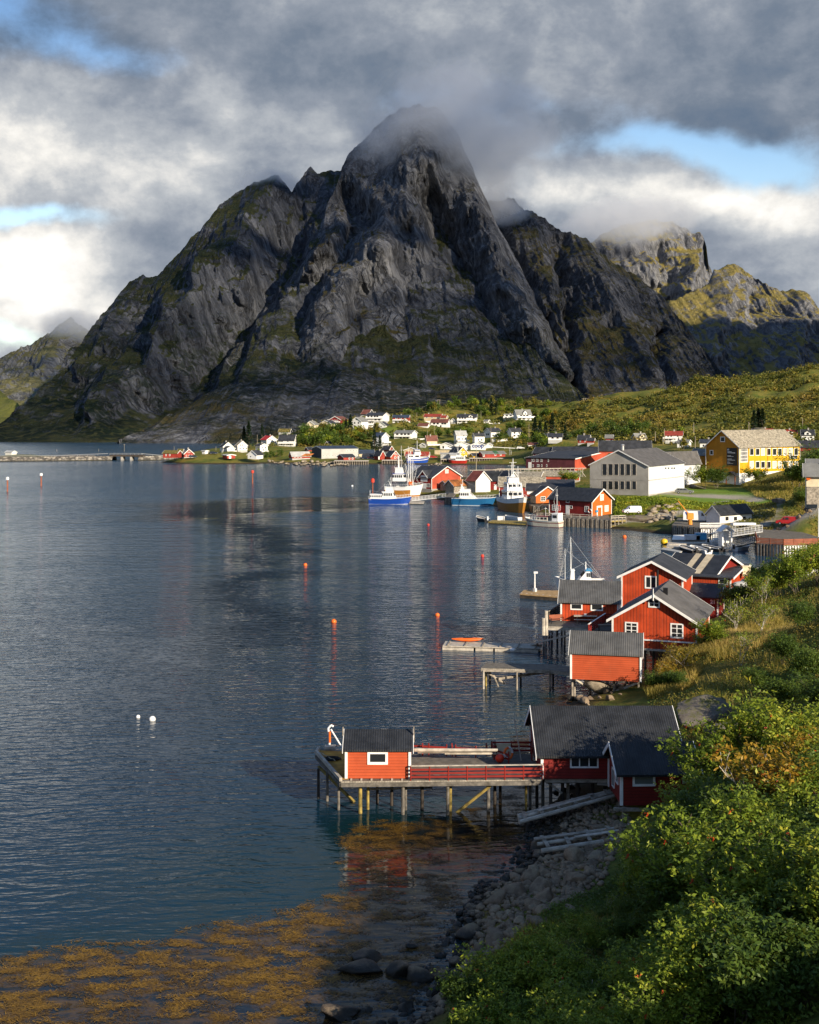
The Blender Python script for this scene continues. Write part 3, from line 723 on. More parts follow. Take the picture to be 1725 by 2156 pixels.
hs('cream_house', 'cream house with dark red roof left of the shop', zI, (310, 525), 290, 430, 66, 456, 411, 'R', 'beige', 'brown_red_roof', win=Wn('R', 485, 502, 22, 345, 392), group=V, balcony=('R', 310, 455, 506, 520))
hs('shed', 'small grey gabled shed left of the cream house', zI, (290, 552), 228, 304, 18, 520, 498, 'R', 'grey_wall', 'grey_roof', group=V)
hs('beige_building', 'low beige building with wide shallow gable near the shore', zI, (212, 640), 48, 232, 14, 578, 548, 'R', 'beige', 'dark_roof', win=Wn('L', 600, 615, 20, 90, 140), group=V, Y=712)
hs('white_shed', 'white shore shed with a red roof behind the blue and white trawler', zI, (325, 670), 66, 345, 12, 640, 598, 'L', 'white', 'red_roof', Y=690, group=V)
hs('shop', 'white village shop with low gables, first gable from the left', zI, (600, 572), 462, 630, 18, 518, 492, 'R', 'white', 'dark_roof', Y=752, win=Wn('L', 530, 556, 18, 500, 560), group='gabled halls of the shop')
hs('shop', 'white village shop with low gables, plain gable left of the sign', zI, (812, 582), 632, 828, 8, 518, 484, 'R', 'white', 'dark_roof', Y=745, group='gabled halls of the shop')
SHOP = hs('shop', 'white village shop gable carrying the big blue shop name', zI, (985, 582), 815, 1000, 6, 518, 484, 'R', 'white', 'dark_roof', Y=742, group='gabled halls of the shop')
hs('shop', 'white village shop with low gables, small gable right of the sign', zI, (1058, 556), 990, 1070, 10, 515, 496, 'R', 'white', 'grey_roof', Y=752, group='gabled halls of the shop')
hs('yellow_house', 'yellow house with steep white edged gable and black roof on the shore', zI, (668, 676), 572, 775, 58, 602, 541, 'L', 'yellow_v', 'dark_roof', Y=680, win=Wn('R', 588, 614, 22, 704, 738) + Wn('R', 634, 660, 26, 702, 755), group=V, whitewin=True, leftmat='orange', pad=False)
hs('yellow_shed', 'small yellow shed with black roof right of the steep yellow house', zI, (845, 676), 802, 950, 64, 640, 614, 'R', 'yellow_v', 'dark_roof', Y=676, win=Wn('R', 648, 668, 26, 880), group=V, pad=False, whitewin=True)
hs('red_boathouse', 'long red boathouse row with grey and green roof sections on stilts', zI, (955, 668), 905, 1212, 72, 620, 592, 'R', 'far_red', 'grey_roof', Y=672, win=Wn('R', 622, 650, 20, 965) + Wn('R', 622, 640, 18, 1098, 1160), group=V, pad=False, whitewin=True, greenroof=True)
hs('white_shed', 'weathered white shed by the quay left of the yellow house', zI, (600, 672), 468, 610, 8, 618, 610, 'L', 'grey_wall', 'light_roof', Y=676, win=Wn('L', 632, 650, 14, 490, 530, 565), group=V, pad=False)
hs('white_shed', 'plain white sloping shed under the yellow house', zI, (655, 672), 582, 660, 6, 630, 612, 'L', 'white', 'light_roof', Y=672, group=V, pad=False)
hs('shed', 'small white shed with brown roof alone beside the road on the slope', zI, (1575, 545), 1476, 1582, 10, 512, 492, 'L', 'white', 'brown_red_roof', Y=730, win=Wn('L', 520, 528, 12, 1530), group=V)
hs('white_house', 'white house with black roof half hidden behind dark conifers', zI, (1745, 462), 1662, 1760, 16, 425, 384, 'L', 'white', 'dark_roof', Y=800, win=Wn('L', 428, 445, 20, 1690, 1720), group=V)
hs('black_house', 'black house with a steep white edged gable among the trees', zG, (838, 518), 785, 856, 30, 498, 457, 'R', 'slate_wall', 'dark_roof', group=V)
hs('dark_house', 'dark house with steep white barge boards below the cliff', zG, (345, 345), 205, 366, 14, 330, 300, 'L', 'slate_wall', 'turf_roof', group=V)
# --- houses on the right hand slope
S = 'houses below the autumn slope'
hs('white_house', 'white house with wide dark roof and window band at the foot of the slope', zD, (78, 180), -10, 84, 8, 156, 136, 'L', 'white', 'dark_roof', Y=640, win=Wn('L', 158, 168, 14, 18, 50), group=S)
hs('red_house', 'red house with white corners and a dark roof, small porch in front', zD, (250, 200), 180, 262, 20, 172, 146, 'L', 'far_red', 'dark_roof', Y=600, win=Wn('L', 178, 190, 8, 195, 225), group=S)
hs('red_shed', 'small red shed with steep dark roof beside the white cornered red house', zD, (280, 198), 240, 288, 18, 180, 166, 'L', 'far_red', 'dark_roof', Y=590, group=S)
hs('red_shed', 'small dark red shed with grey roof on the slope', zD, (402, 180), 358, 406, 15, 162, 144, 'L', 'dark_red_v', 'grey_roof', Y=625, group=S)
hs('cream_house', 'cream house with grey roof and yellow gable peak', zD, (552, 182), 528, 617, 65, 160, 135, 'R', 'cream', 'grey_roof', Y=615, win=Wn('R', 162, 174, 10, 575, 600), group=S, dormer=(590, 140))
hs('white_house', 'white two storey house with red tiled roof on the slope', zD, (848, 188), 740, 864, 14, 146, 122, 'L', 'white', 'red_roof', Y=600, win=Wn('L', 146, 156, 9, 758, 778, 820) + Wn('L', 166, 176, 9, 770, 800, 825), group=S, balcony=('L', 725, 800, 158, 166))
hs('white_house', 'grey white house with pale gable between trees behind the yellow building', zD, (885, 224), 816, 906, 20, 195, 177, 'L', 'white', 'grey_roof', Y=560, win=Wn('L', 200, 212, 8, 835, 860), group=S)
hs('white_house', 'white house with black roof just left of the yellow building roof', zD, (1036, 228), 962, 1046, 16, 196, 174, 'L', 'white', 'dark_roof', Y=540, win=Wn('L', 206, 218, 10, 985), group=S)
hs('white_house', 'white house with a brick red roof and small white dormer above the yellow building', zN, (1458, 300), 1330, 1476, 14, 246, 210, 'L', 'white', 'red_roof', Y=590, win=Wn('L', 254, 270, 14, 1400, 1440), group=S, dormer=(1382, 222))
hs('white_house', 'bright white house with black roof and steep front gable', zN, (1665, 345), 1516, 1692, 14, 266, 208, 'L', 'white', 'dark_roof', Y=570, win=Wn('L', 288, 304, 24, 1560, 1632), group=S, dormer=(1588, 222))
hs('dark_house', 'low house with a wide blue black roof behind the yellow building end', zN, (1745, 470), 1500, 1790, 12, 415, 338, 'L', 'dark_red_v', 'dark_roof', Y=500, group=S)
hs('red_house', 'long red roofed house half hidden behind the yellow building ridge', zN, (1180, 260), 945, 1186, 8, 222, 197, 'L', 'brick_red', 'red_roof', Y=585, group=S)
# --- fish factory and other big buildings round the harbour
hs('fish_factory', 'long plum red fish factory hall with bright red right gable', zC, (1412, 165), 1105, 1760, 33, 88, 44, 'L', 'plum_red', 'dark_roof', z=2.5, win=Wn('L', 88, 106, 7, 1143, 1154, 1172, 1180, 1198, 1206, 1245) + Wn('L', 122, 138, 7, 1150, 1178, 1186, 1204, 1235), cat='factory', rightmat='brick_red', door=[('L', 1120, 108, 1140, 145)], whitewin=True)
hs('fish_factory', 'dark gabled plum red hall rising behind the factory front', zC, (1262, 90), 1150, 1300, 30, 52, 16, 'L', 'plum_red', 'dark_roof', Y=580, cat='factory', win=Wn('R', 58, 74, 6, 1272, 1283), pad=False)
hs('warehouse', 'long black roofed warehouse behind the factory', zD, (330, 268), 20, 345, 10, 250, 222, 'L', 'far_red', 'dark_roof', Y=575, cat='warehouse', pad=False)
hs('warehouse', 'tall black roofed warehouse with a red end wall behind the grey hall', zD, (650, 262), 318, 672, 8, 244, 183, 'L', 'brick_red', 'dark_roof', Y=520, cat='warehouse', pad=False)
GREY = hs('grey_hall', 'large grey rendered hall with two rows of tall dark windows in its gable', zD, (632, 532), 257, 862, 33, 344, 243, 'R', 'concrete', 'felt_roof', Y=322, cat='hall', rightmat='pale_blue_wall', ov=.35)  # right wall given a paler colour to paint in its sunlight
hs('grey_hall', 'pale grey rear wing of the hall with a flat felt roof', zD, (740, 478), 690, 962, 50, 322, 256, 'R', 'pale_blue_wall', 'felt_roof', Y=356, cat='hall', pad=False)
YEL = hs('yellow_building', 'three storey yellow timber building with slate roof and a black sign on its gable', zD, (1213, 480), 1000, 1602, 47, 219, 117, 'R', 'yellow_v', 'slate_stone_roof', Y=360, cat='building', ov=.6, leftmat='ochre_v', pad=False)  # ochre gable is the same yellow with its shade painted in
hs('orange_wing', 'low orange side wing with lean-to roof left of the yellow gable', zD, (1010, 420), 905, 1060, 47, 272, 235, 'L', 'ochre_v', 'grey_roof', Y=372, cat='wing', win=Wn('L', 258, 272, 16, 990), pad=False)
hs('white_house', 'pale rendered house with grey roof cut by the right picture edge', zD, (1644, 560), ('m', 5.), ('m', 6.), 106, 398, 330, 'R', 'cream', 'grey_roof', Y=230, cat='house', ov=.6, win=[], pad=False, found=True)
hs('white_house', 'pale upper house behind the right edge house', zD, (1655, 470), ('m', 7.), ('m', 10.), 106, 345, 300, 'R', 'cream', 'grey_roof', Y=262, cat='house', pad=False)
SHED = hs('white_shed', 'white shed with a black roof and three dark windows by the harbour road', zD, (1090, 716), 1003, 1293, 55, 655, 600, 'R', 'white', 'black_roof', z=2.2, cat='shed', ov=.35)
# --- boathouses round the harbour
B1 = 'boathouses around the harbour'
BIGRED = hs('red_boathouse', 'big brick red boathouse with a dormer gable and tall white edged right gable', zJ, (825, 342), 548, 1158, 38, 205, 74, 'L', 'dark_red_v', 'dark_roof', z=2.0, rightmat='brick_red', group=B1, cat='boathouse', ov=.5)
hs('white_boathouse', 'tall white boathouse with a rusty red roof', zJ, (1332, 378), 1228, 1500, 50, 236, 132, 'L', 'concrete', 'rust_red_roof', z=1.9, rightmat='white', group=B1, cat='boathouse', ov=.4)  # left wall takes a grey colour to paint in its shade
hs('rusty_shed', 'open quay shed with a rusty orange iron roof and white fascia', zJ, (1082, 380), 985, 1262, 58, 290, 232, 'R', 'old_wood', 'rust_roof', z=1.8, group=B1, cat='shed', ov=.5, openleft=True)
hs('rusty_shed', 'grey plank lean-to under a rust stained roof beside the big boathouse', zJ, (992, 372), 926, 1040, 50, 270, 240, 'R', 'old_wood', 'rust_roof', Y=402, group=B1, cat='shed', pad=False)
hs('red_boathouse', 'dull red boathouse with black roof and a white framed door, behind the white boathouse', zK, (300, 348), 120, 470, 6, 230, 134, 'L', 'dark_red_v', 'black_roof', z=2.2, group=B1, cat='boathouse', door=[('L', 220, 278, 250, 345)], pad=False)
hs('white_gable', 'small white ended red boathouse with dark roof between slate roofs', zK, (398, 230), 380, 470, 62, 196, 136, 'L', 'white', 'dark_roof', Y=392, group=B1, cat='boathouse', pad=False)
hs('slate_boathouse', 'red boathouse with a long weathered slate roof right behind the brown hulled boat', zK, (800, 436), 282, 812, 6, 302, 198, 'L', 'far_red', 'slate_stone_roof', z=2., group=B1, cat='boathouse')
hs('slate_boathouse', 'slate roofed boathouse with red gable at its right end', zK, (742, 250), 440, 804, 14, 200, 136, 'L', 'far_red', 'slate_stone_roof', Y=398, group=B1, cat='boathouse', pad=False)
hs('slate_boathouse', 'long red wall boathouse under slate roof beside the fish racks', zK, (1205, 240), 790, 1222, 6, 185, 130, 'L', 'brick_red', 'slate_stone_roof', Y=402, group=B1, cat='boathouse', win=Wn('L', 188, 230, 34, 1117), whitewin=True)
hs('black_roof_shed', 'low shed with a wide black roof, farther of the two behind the orange gable', zK, (1130, 330), 780, 1140, 8, 275, 228, 'L', 'dark_red_v', 'dark_roof', Y=362, group=B1, cat='shed', pad=False)
hs('black_roof_shed', 'low shed with black roof and white eave, nearer of the two behind the orange gable', zK, (1130, 400), 600, 1140, 8, 350, 275, 'L', 'white', 'dark_roof', Y=338, group=B1, cat='shed', pad=False)
hs('orange_boathouse', 'orange boathouse with an orange striped roof and white rake board', zK, (702, 498), 640, 960, 66, 402, 306, 'L', 'old_wood', 'dark_roof', z=2.3, rightmat='orange', group=B1, cat='boathouse', ov=.4, pad=False, orangestrip=True, win=[('R', 756, 418, 810, 472)], whitewin=False)
HARB = hs('red_boathouse', 'red harbour boathouse on a plank quay, coloured shaded dark red and sunlit orange', zK, (1345, 648), 856, 1568, 40, 466, 334, 'L', 'dark_red_h', 'black_roof', z=2.2, rightmat='orange', group=B1, cat='boathouse', ov=.6, pad=False)  # dark side and orange gable paint shade and sun into the wall colour
hs('red_shed', 'bright red quay shed with plank door between the boats', zK, (408, 436), 326, 416, 8, 352, 340, 'L', 'far_red', 'grey_roof', z=2., group=B1, cat='shed', pad=False)
# --- the near red houses
N1 = 'red fishing cabins on the near shore'
GAB = hs('red_cabin', 'large red cabin with white edged gable facing the viewer and three white windows', zB, (1190, 500), 822, ('m', 10.6), 20.5, 372, 252, 'R', 'red_v', 'felt_roof', Y=122.2, cat='cabin', group=N1, ov=.55, pad=False)
TALL = hs('red_cabin', 'tall red cabin with shallow roof and a double window, behind the large gable', zB, (1128, 395), 862, ('m', 8.2), 20.5, 178, 106, 'R', 'red_v', 'dark_roof', Y=139.6, cat='cabin', group=N1, ov=.5, pad=False)
LOW = hs('red_cabin', 'low red cabin with patched corrugated roof and two small windows on a deck', zB, (845, 372), 597, ('m', 5.6), 11, 283, 196, 'L', 'red_v', 'mid_roof', Y=134.5, cat='cabin', group=N1, ov=.35, pad=False)
RIGHTC = hs('red_cabin', 'red cabin with a black roof bearing two cream strips', zB, (1268, 222), 1050, 1378, 32, 162, 84, 'L', 'dark_red_v', 'black_roof', Y=163., cat='cabin', group=N1, ov=.5, pad=False)
PORCH = hs('red_annex', 'small red porch wing with low black roof on the cream striped cabin', zB, (1338, 225), 1272, 1412, 24, 178, 150, 'L', 'red_v', 'dark_roof', Y=160.5, cat='annex', ov=.45, pad=False)
NUM = hs('red_annex', 'low red annex with black lean-to roof and house number', zB, (1282, 362), 1160, 1308, 21, 262, 208, 'L', 'dark_red_v', 'dark_roof', Y=143.5, cat='annex', ov=.4, pad=False)
HUT = hs('red_boathouse_hut', 'small orange red hut on the end of the pier, with one white window', zA, (548, 420), 290, ('m', 3.6), 0, 303, 228, 'L', 'orange_red_h', 'black_roof', z=2.42, cat='hut', group=N1, ov=.22, pad=False)
BOAT = hs('red_boathouse', 'dark red boathouse with a wide black corrugated roof where the pier meets the shore', zA, (1637, 422), 1085, ('m', 7.6), 0, 318, 133, 'L', 'dark_red_h', 'black_roof', z=2.37, cat='boathouse', group=N1, ov=.42, pad=False)
ANN = hs('red_annex', 'dark red wing with its own black roof in front of the wide roofed boathouse', zA, (1407, 530), 1357, 1705, 88, 392, 280, 'R', 'dark_red_h', 'black_roof', z=1.9, cat='annex', ov=.4, pad=False)
REDSHED = hs('red_shed', 'windowless orange red plank shed with rusty corrugated roof on short piles', zB, (945, 633), 640, ('m', 3.9), 12, 514, 424, 'L', 'orange_red_h', 'mid_roof', z=2.05, cat='shed', group=N1, ov=.2, pad=False)
# ------------------------------------------------------------------ ground and water
def gp(lst):
 out = []
 for q in lst:
  if len(q) == 3:
   v = PW(q[0], q[1], q[2])
  else:
   v = P(q[0], q[1], q[3])
  out.append((v.x, v.y, v.z))
 return out
SHORE = [(760, 2190), (860, 2156), (905, 2080), (945, 2010), (960, 1930), (1000, 1870), (1075, 1800), (1110, 1745), (1135, 1700), (1165, 1660), (1190, 1610), (1190, 1540), (1175, 1500), (1205, 1470),
 (1300, 1455), (1362, 1440), (1395, 1400), (1400, 1350), (1400, 1310), (1440, 1285), (1490, 1262), (1540, 1240), (1590, 1215), (1640, 1196), (1700, 1185), (1800, 1175)]
SHORE2 = [(1800, 1124), (1725, 1127), (1660, 1129), (1560, 1129), (1500, 1124), (1480, 1112), (1420, 1108), (1370, 1108), (1310, 1106), (1260, 1100), (1190, 1092), (1120, 1078), (1060, 1064), (1020, 1056), (950, 1048), (900, 1044), (868, 1040),
 (858, 1030), (880, 1016), (950, 1006), (1030, 1001), (1090, 996), (1115, 990)]
SHORE3 = [(1160, 982), (1110, 980), (1040, 979), (960, 979), (880, 978.5), (800, 978), (700, 977), (640, 975), (600, 974), (560, 972), (480, 971), (430, 971), (380, 969), (345, 968.5)]
GC = gp([(x, y, .0) for x, y in SHORE + SHORE2 + SHORE3])
GC += gp([(1180, 1800, .5), (1250, 1760, .6), (1330, 1780, 1.5), (1290, 1700, .6), (1360, 1720, 1.2), (1060, 1930, .9), (1100, 2010, 1.1), (1000, 2100, .7), (1200, 2156, 2.2), (1250, 1900, 1.2), (1300, 1900, 2.), (1280, 1640, .5), (1340, 1640, .9), (1330, 1560, 1.4), (1400, 1490, 2.6), (1380, 1462, 1.2)])
GC += gp([(1500, 1900, None, 57), (1500, 2156, None, 45), (1725, 1500, None, 86), (1725, 1700, None, 67), (1725, 1900, None, 51), (1725, 2156, None, 39), (1560, 1560, None, 80), (1480, 1525, None, 92), (1450, 1410, None, 112), (1560, 1390, None, 112),
 (1600, 1350, None, 119), (1725, 1320, None, 122), (1560, 1290, None, 138), (1640, 1250, None, 150), (1725, 1215, None, 165), (1600, 1225, None, 172), (1400, 1700, None, 72), (1420, 1380, None, 118), (1500, 1345, None, 122), (1450, 1310, None, 135), (1540, 1265, None, 158),
 (1725, 1420, None, 100), (1640, 1600, None, 77)])
GC += [(46, 8, 26), (46, 17, 25.3), (46, 22, 23.4), (46, 27, 20.4), (46, 31, 18.6), (46, 36, 16.5), (46, 46, 14.5), (46, 60, 13), (50, 80, 15), (58, 110, 14), (64, 140, 13), (80, 170, 12), (100, 200, 10), (70, 20, 32), (70, 60, 26), (75, 110, 24),
 (0, 0, 21), (0, -20, 23), (20, -15, 25), (40, -20, 27), (10, 15, 14), (20, 20, 15), (0, 25, 8), (-12, 10, 12), (-20, 30, 1), (0, 42, 1.5), (-12, 45, -1), (26, 40, 11.5), (30, 60, 9.5), (34, 85, 9), (40, 110, 9), (120, 100, 32), (120, 200, 16), (-40, 0, 6), (-40, -30, 18)]
SEA = [(300, 2156), (600, 2156), (760, 2080), (860, 1980), (930, 1830), (700, 1900), (900, 1760), (500, 1800), (900, 1600), (600, 1500), (1080, 1620), (1060, 1520), (1100, 1420), (1240, 1380), (900, 1350), (1200, 1300), (1000, 1230), (1250, 1225), (1300, 1180), (1440, 1170), (1560, 1170), (1640, 1170), (1750, 1150), (1600, 1148), (1500, 1150), (1400, 1140), (1300, 1130), (1150, 1110), (1000, 1090),
 (900, 1075), (800, 1050), (790, 1025), (840, 1000), (940, 991), (1060, 987), (700, 1000), (500, 985), (350, 975), (300, 1010), (200, 1100), (100, 1400), (400, 1250), (700, 1200), (900, 1140), (-100, 1000), (-200, 1300), (-300, 2000)]
GC += [(x, y, z - (3. if y < 110 else 5.)) for x, y, z in gp([(x, y, 0.) for x, y in SEA])]
GC += [(-330, 700, -6), (-330, 850, -6), (-250, 860, -6), (-420, 1000, -6), (-200, 1000, -6), (-90, 1010, -5), (-500, 500, -8), (-300, 300, -8), (-500, 1300, -6), (-100, 1300, -6), (-600, 800, -8), (-150, 400, -8)]
GC += gp([(950, 1038, 1.9), (1030, 1046, 1.9), (1100, 1055, 2.), (1010, 1020, 1.9), (1110, 1020, 2.3), (1180, 1030, 2.3), (1200, 1000, 2.4), (1300, 990, 2.5), (1240, 1050, 2.4), (1290, 1085, 2.6), (1335, 1080, 3.), (1400, 1075, 3.), (1480, 1068, 3.1), (1560, 1061, 3.4), (1620, 1070, 3.), (1500, 1100, 2.2), (1440, 1100, 2.3), (1650, 1112, 2.4), (1700, 1110, 2.4), (1600, 1110, 2.3), (1560, 1105, 2.2), (1400, 1090, 2.8)])
GC += gp([(1400, 1052, None, 309), (1480, 1050, None, 312), (1560, 1052, None, 316), (1620, 1045, None, 330), (1440, 1036, None, 338), (1480, 1030, None, 350), (1556, 1026, None, 358), (1490, 1008, None, 372), (1640, 1010, None, 352), (1700, 1000, None, 350), (1690, 1040, None, 290), (1725, 1035, None, 262), (1690, 1075, None, 262), (1650, 1085, None, 275), (1690, 1098, None, 255), (1640, 1060, None, 295),
 (1380, 960, None, 480), (1300, 940, None, 560), (1500, 935, None, 540), (1640, 930, None, 540), (1725, 940, None, 500), (1300, 905, None, 690), (1450, 905, None, 650), (1600, 900, None, 640), (1725, 890, None, 640), (1800, 900, None, 600),
 (1240, 862, None, 860), (1330, 850, None, 880), (1400, 832, None, 890), (1470, 815, None, 900), (1530, 801, None, 905), (1600, 792, None, 900), (1680, 786, None, 890), (1760, 780, None, 880), (1850, 775, None, 880), (1600, 850, None, 760), (1720, 840, None, 750), (1450, 870, None, 760), (1850, 850, None, 720)])
GC += gp([(640, 948, None, Yvil(948)), (760, 905, None, Yvil(905)), (900, 920, None, Yvil(920)), (700, 950, None, Yvil(952)), (1000, 915, None, Yvil(915)), (1100, 950, None, Yvil(950)), (1180, 940, None, 700), (640, 925, None, 800), (600, 950, None, 720), (540, 955, None, 715), (480, 952, None, 720), (420, 960, None, 700), (400, 966, None, 690), (1150, 890, None, 870),
 (690, 893, None, 860), (800, 878, None, 905), (900, 868, None, 930), (960, 858, None, 945), (1040, 850, None, 960), (1110, 852, None, 960), (1170, 862, None, 930), (640, 905, None, 860), (560, 930, None, 830), (620, 925, None, 900), (700, 905, None, 980), (850, 890, None, 1050), (1000, 880, None, 1080), (1150, 875, None, 1080), (500, 940, None, 800), (440, 950, None, 760)])
GC += [(-90, 850, -1), (-60, 960, 0), (60, 1150, 20), (-150, 740, -2), (-140, 690, 1.2)]
EXTRA_PADS = []
def solve_ground():
 C = np.array(GC + PADS + EXTRA_PADS, float)
 key = np.round(C[:, :2] / 1.5).astype(int)
 _, ix = np.unique(key, axis=0, return_index=True)
 C = C[np.sort(ix)]
 d = np.hypot(C[:, None, 0] - C[None, :, 0], C[:, None, 1] - C[None, :, 1])
 A = -d; n = len(C)
 sm = np.clip(C[:, 1] / 250., .2, 3.)
 A[np.arange(n), np.arange(n)] += sm
 M = np.zeros((n + 1, n + 1)); M[:n, :n] = A; M[:n, n] = 1; M[n, :n] = 1
 w = np.linalg.solve(M, np.concatenate([C[:, 2], [0]]))
 return C, w
_GC, _GW = solve_ground()
def ground(x, y):
 x = np.atleast_1d(np.asarray(x, float)); y = np.atleast_1d(np.asarray(y, float))
 out = np.empty(x.shape)
 for s in range(0, x.size, 20000):
  xs = x.ravel()[s:s + 20000]; ys = y.ravel()[s:s + 20000]
  out.ravel()[s:s + 20000] = -np.hypot(xs[:, None] - _GC[None, :, 0], ys[:, None] - _GC[None, :, 1]) @ _GW[:-1] + _GW[-1]
 near = np.clip(1 - np.abs(y - 90) / 120., 0, 1)
 bumps = fbm(x / 9., y / 9., 77, 4) * (.25 + .35 * near) + fbm(x / 40., y / 40., 70, 3) * np.clip((y - 500) / 250., 0, 1) * np.clip(out / 20., 0, 1) * 5.
 return out + bumps * np.clip((out + .3) / 1.5, .1, 1)
def gz(x, y):
 return float(ground([x], [y])[0])
def ground_mat():
 m, t = newmat('ground')
 geo = t.n('ShaderNodeNewGeometry'); p = geo.outputs['Position']; nz = t.xyz(geo.outputs['Normal'])[2]; z = t.xyz(p)[2]
 n1 = t.noise(p, .12, 6, .65); n2 = t.noise(p, .7, 6, .7); n3 = t.noise(p, .03, 5, .6)
 c = t.ramp(t.m('ADD', t.m('MULTIPLY', n1, .6), t.m('MULTIPLY', n2, .4)), [(.32, (.05, .075, .014)), (.46, (.10, .115, .02)), (.56, (.19, .15, .03)), (.68, (.28, .19, .05))])
 c = t.mix(t.ss(n3, .52, .68, 0., .5), c, (.11, .13, .02))
 lawn = t.attr('lawn'); road = t.attr('road'); rocky = t.attr('rocky')
 c = t.mix(lawn, c, t.mix(n2, (.10, .19, .02), (.16, .23, .03)))
 rk = t.mix(t.noise(p, 1.4, 6, .7), (.10, .085, .065), (.24, .21, .17))
 c = t.mix(t.m('MAXIMUM', rocky, t.ss(t.m('ADD', nz, t.m('MULTIPLY', t.m('SUBTRACT', n2, .5), .3)), .62, .5)), c, rk)
 c = t.mix(road, c, t.mix(n2, (.27, .24, .20), (.36, .33, .28)))
 c = t.mix(t.ss(t.m('ADD', z, t.m('MULTIPLY', t.m('SUBTRACT', n2, .5), .8)), .9, .25), c, t.mix(n2, (.028, .022, .014), (.075, .055, .03)))
 t.bsdf(c, .92, t.bump(t.m('ADD', n2, t.m('MULTIPLY', t.noise(p, 4., 4, .7), .5)), .8, .25), .15)
ground_mat()
LAWN = [(1445, 1058, 1640, 1042), (1470, 1040, 1560, 1032), (1560, 1036, 1640, 1034)]
def poly_mask(X, Y, pts, soft):
 """soft mask inside polygon of world points"""
 pts = [(p[0], p[1]) for p in pts]
 ins = np.zeros(X.shape, bool); d = np.full(X.shape, 1e9)
 for (ax, ay), (bx, by) in zip(pts, pts[1:] + pts[:1]):
  c = ((ay > Y) != (by > Y)) & (X < (bx - ax) * (Y - ay) / (by - ay + 1e-12) + ax)
  ins ^= c
 d = seg_dist(X, Y, pts + pts[:1])
 return np.clip(.5 + np.where(ins, d, -d) / soft, 0, 1)
ROADS = [  # centre line pixels with heights, half width
 ([(1290, 1087, 2.6), (1335, 1082, 3.), (1400, 1077, 3.05), (1460, 1070, 3.1), (1520, 1065, 3.3), (1570, 1060, 3.5), (1610, 1052, 3.8)], 2.4),
 ([(1500, 1114, 2.1), (1560, 1108, 2.2), (1600, 1100, 2.4), (1615, 1082, 2.8), (1640, 1072, 3.2)], 3.),
 ([(1590, 1112, 2.3), (1660, 1112, 2.4), (1725, 1108, 2.5)], 5.)]
def build_ground():
 ys = np.concatenate([np.arange(-60, 200, 1.), np.arange(200, 420, 2.), np.arange(420, 1320, 5.)])
 xs = np.concatenate([np.arange(-620, -160, 9.), np.arange(-160, -20, 4.), np.arange(-20, 82, 1.), np.arange(82, 320, 2.5), np.arange(320, 720, 9.)])
 X, Y = np.meshgrid(xs, ys)
 Z = ground(X, Y)
 lawn = np.zeros(X.shape); road = np.zeros(X.shape); rocky = np.zeros(X.shape)
 for px, py, Yd, rx, ry in ((1530, 1050, 318, 24, 7), (1480, 1046, 324, 14, 5), (1500, 1036, 345, 10, 6), (1560, 1038, 335, 14, 6), (1610, 1043, 322, 9, 5), (780, 905, 840, 18, 10), (850, 912, 820, 14, 9), (1690, 1216, 168, 5, 5)):
  q = P(px, py, Yd); lawn = np.maximum(lawn, np.exp(-((X - q.x) / rx) ** 4 - ((Y - q.y) / ry) ** 4))
 for pts, hw in ROADS:
  w = [PW(*q) for q in pts]
  road = np.maximum(road, np.clip((hw + .6 - seg_dist(X, Y, [(q.x, q.y) for q in w])) / 1.2, 0, 1))
 q = P(1490, 1042, 330); road = np.maximum(road, np.exp(-((X - q.x) / 14) ** 4 - ((Y - q.y) / 4.) ** 4))
 q = P(870, 910, 820); road = np.maximum(road, np.exp(-((X - q.x) / 14) ** 4 - ((Y - q.y) / 4.) ** 4) * .8)
 q = PW(1650, 1110, 2.4); rocky = np.maximum(rocky, np.exp(-((X - q.x) / 25) ** 4 - ((Y - q.y - 10) / 6.) ** 4) * .2)
 o = np_mesh('ground', np.stack([X, Y, Z], -1).reshape(-1, 3), grid_faces(len(xs), len(ys)), MATS['ground'], True,
 attrs=dict(lawn=lawn.ravel(), road=road.ravel(), rocky=rocky.ravel()), kind='structure', label='grassy shore land with village slope and hillside')
build_ground()
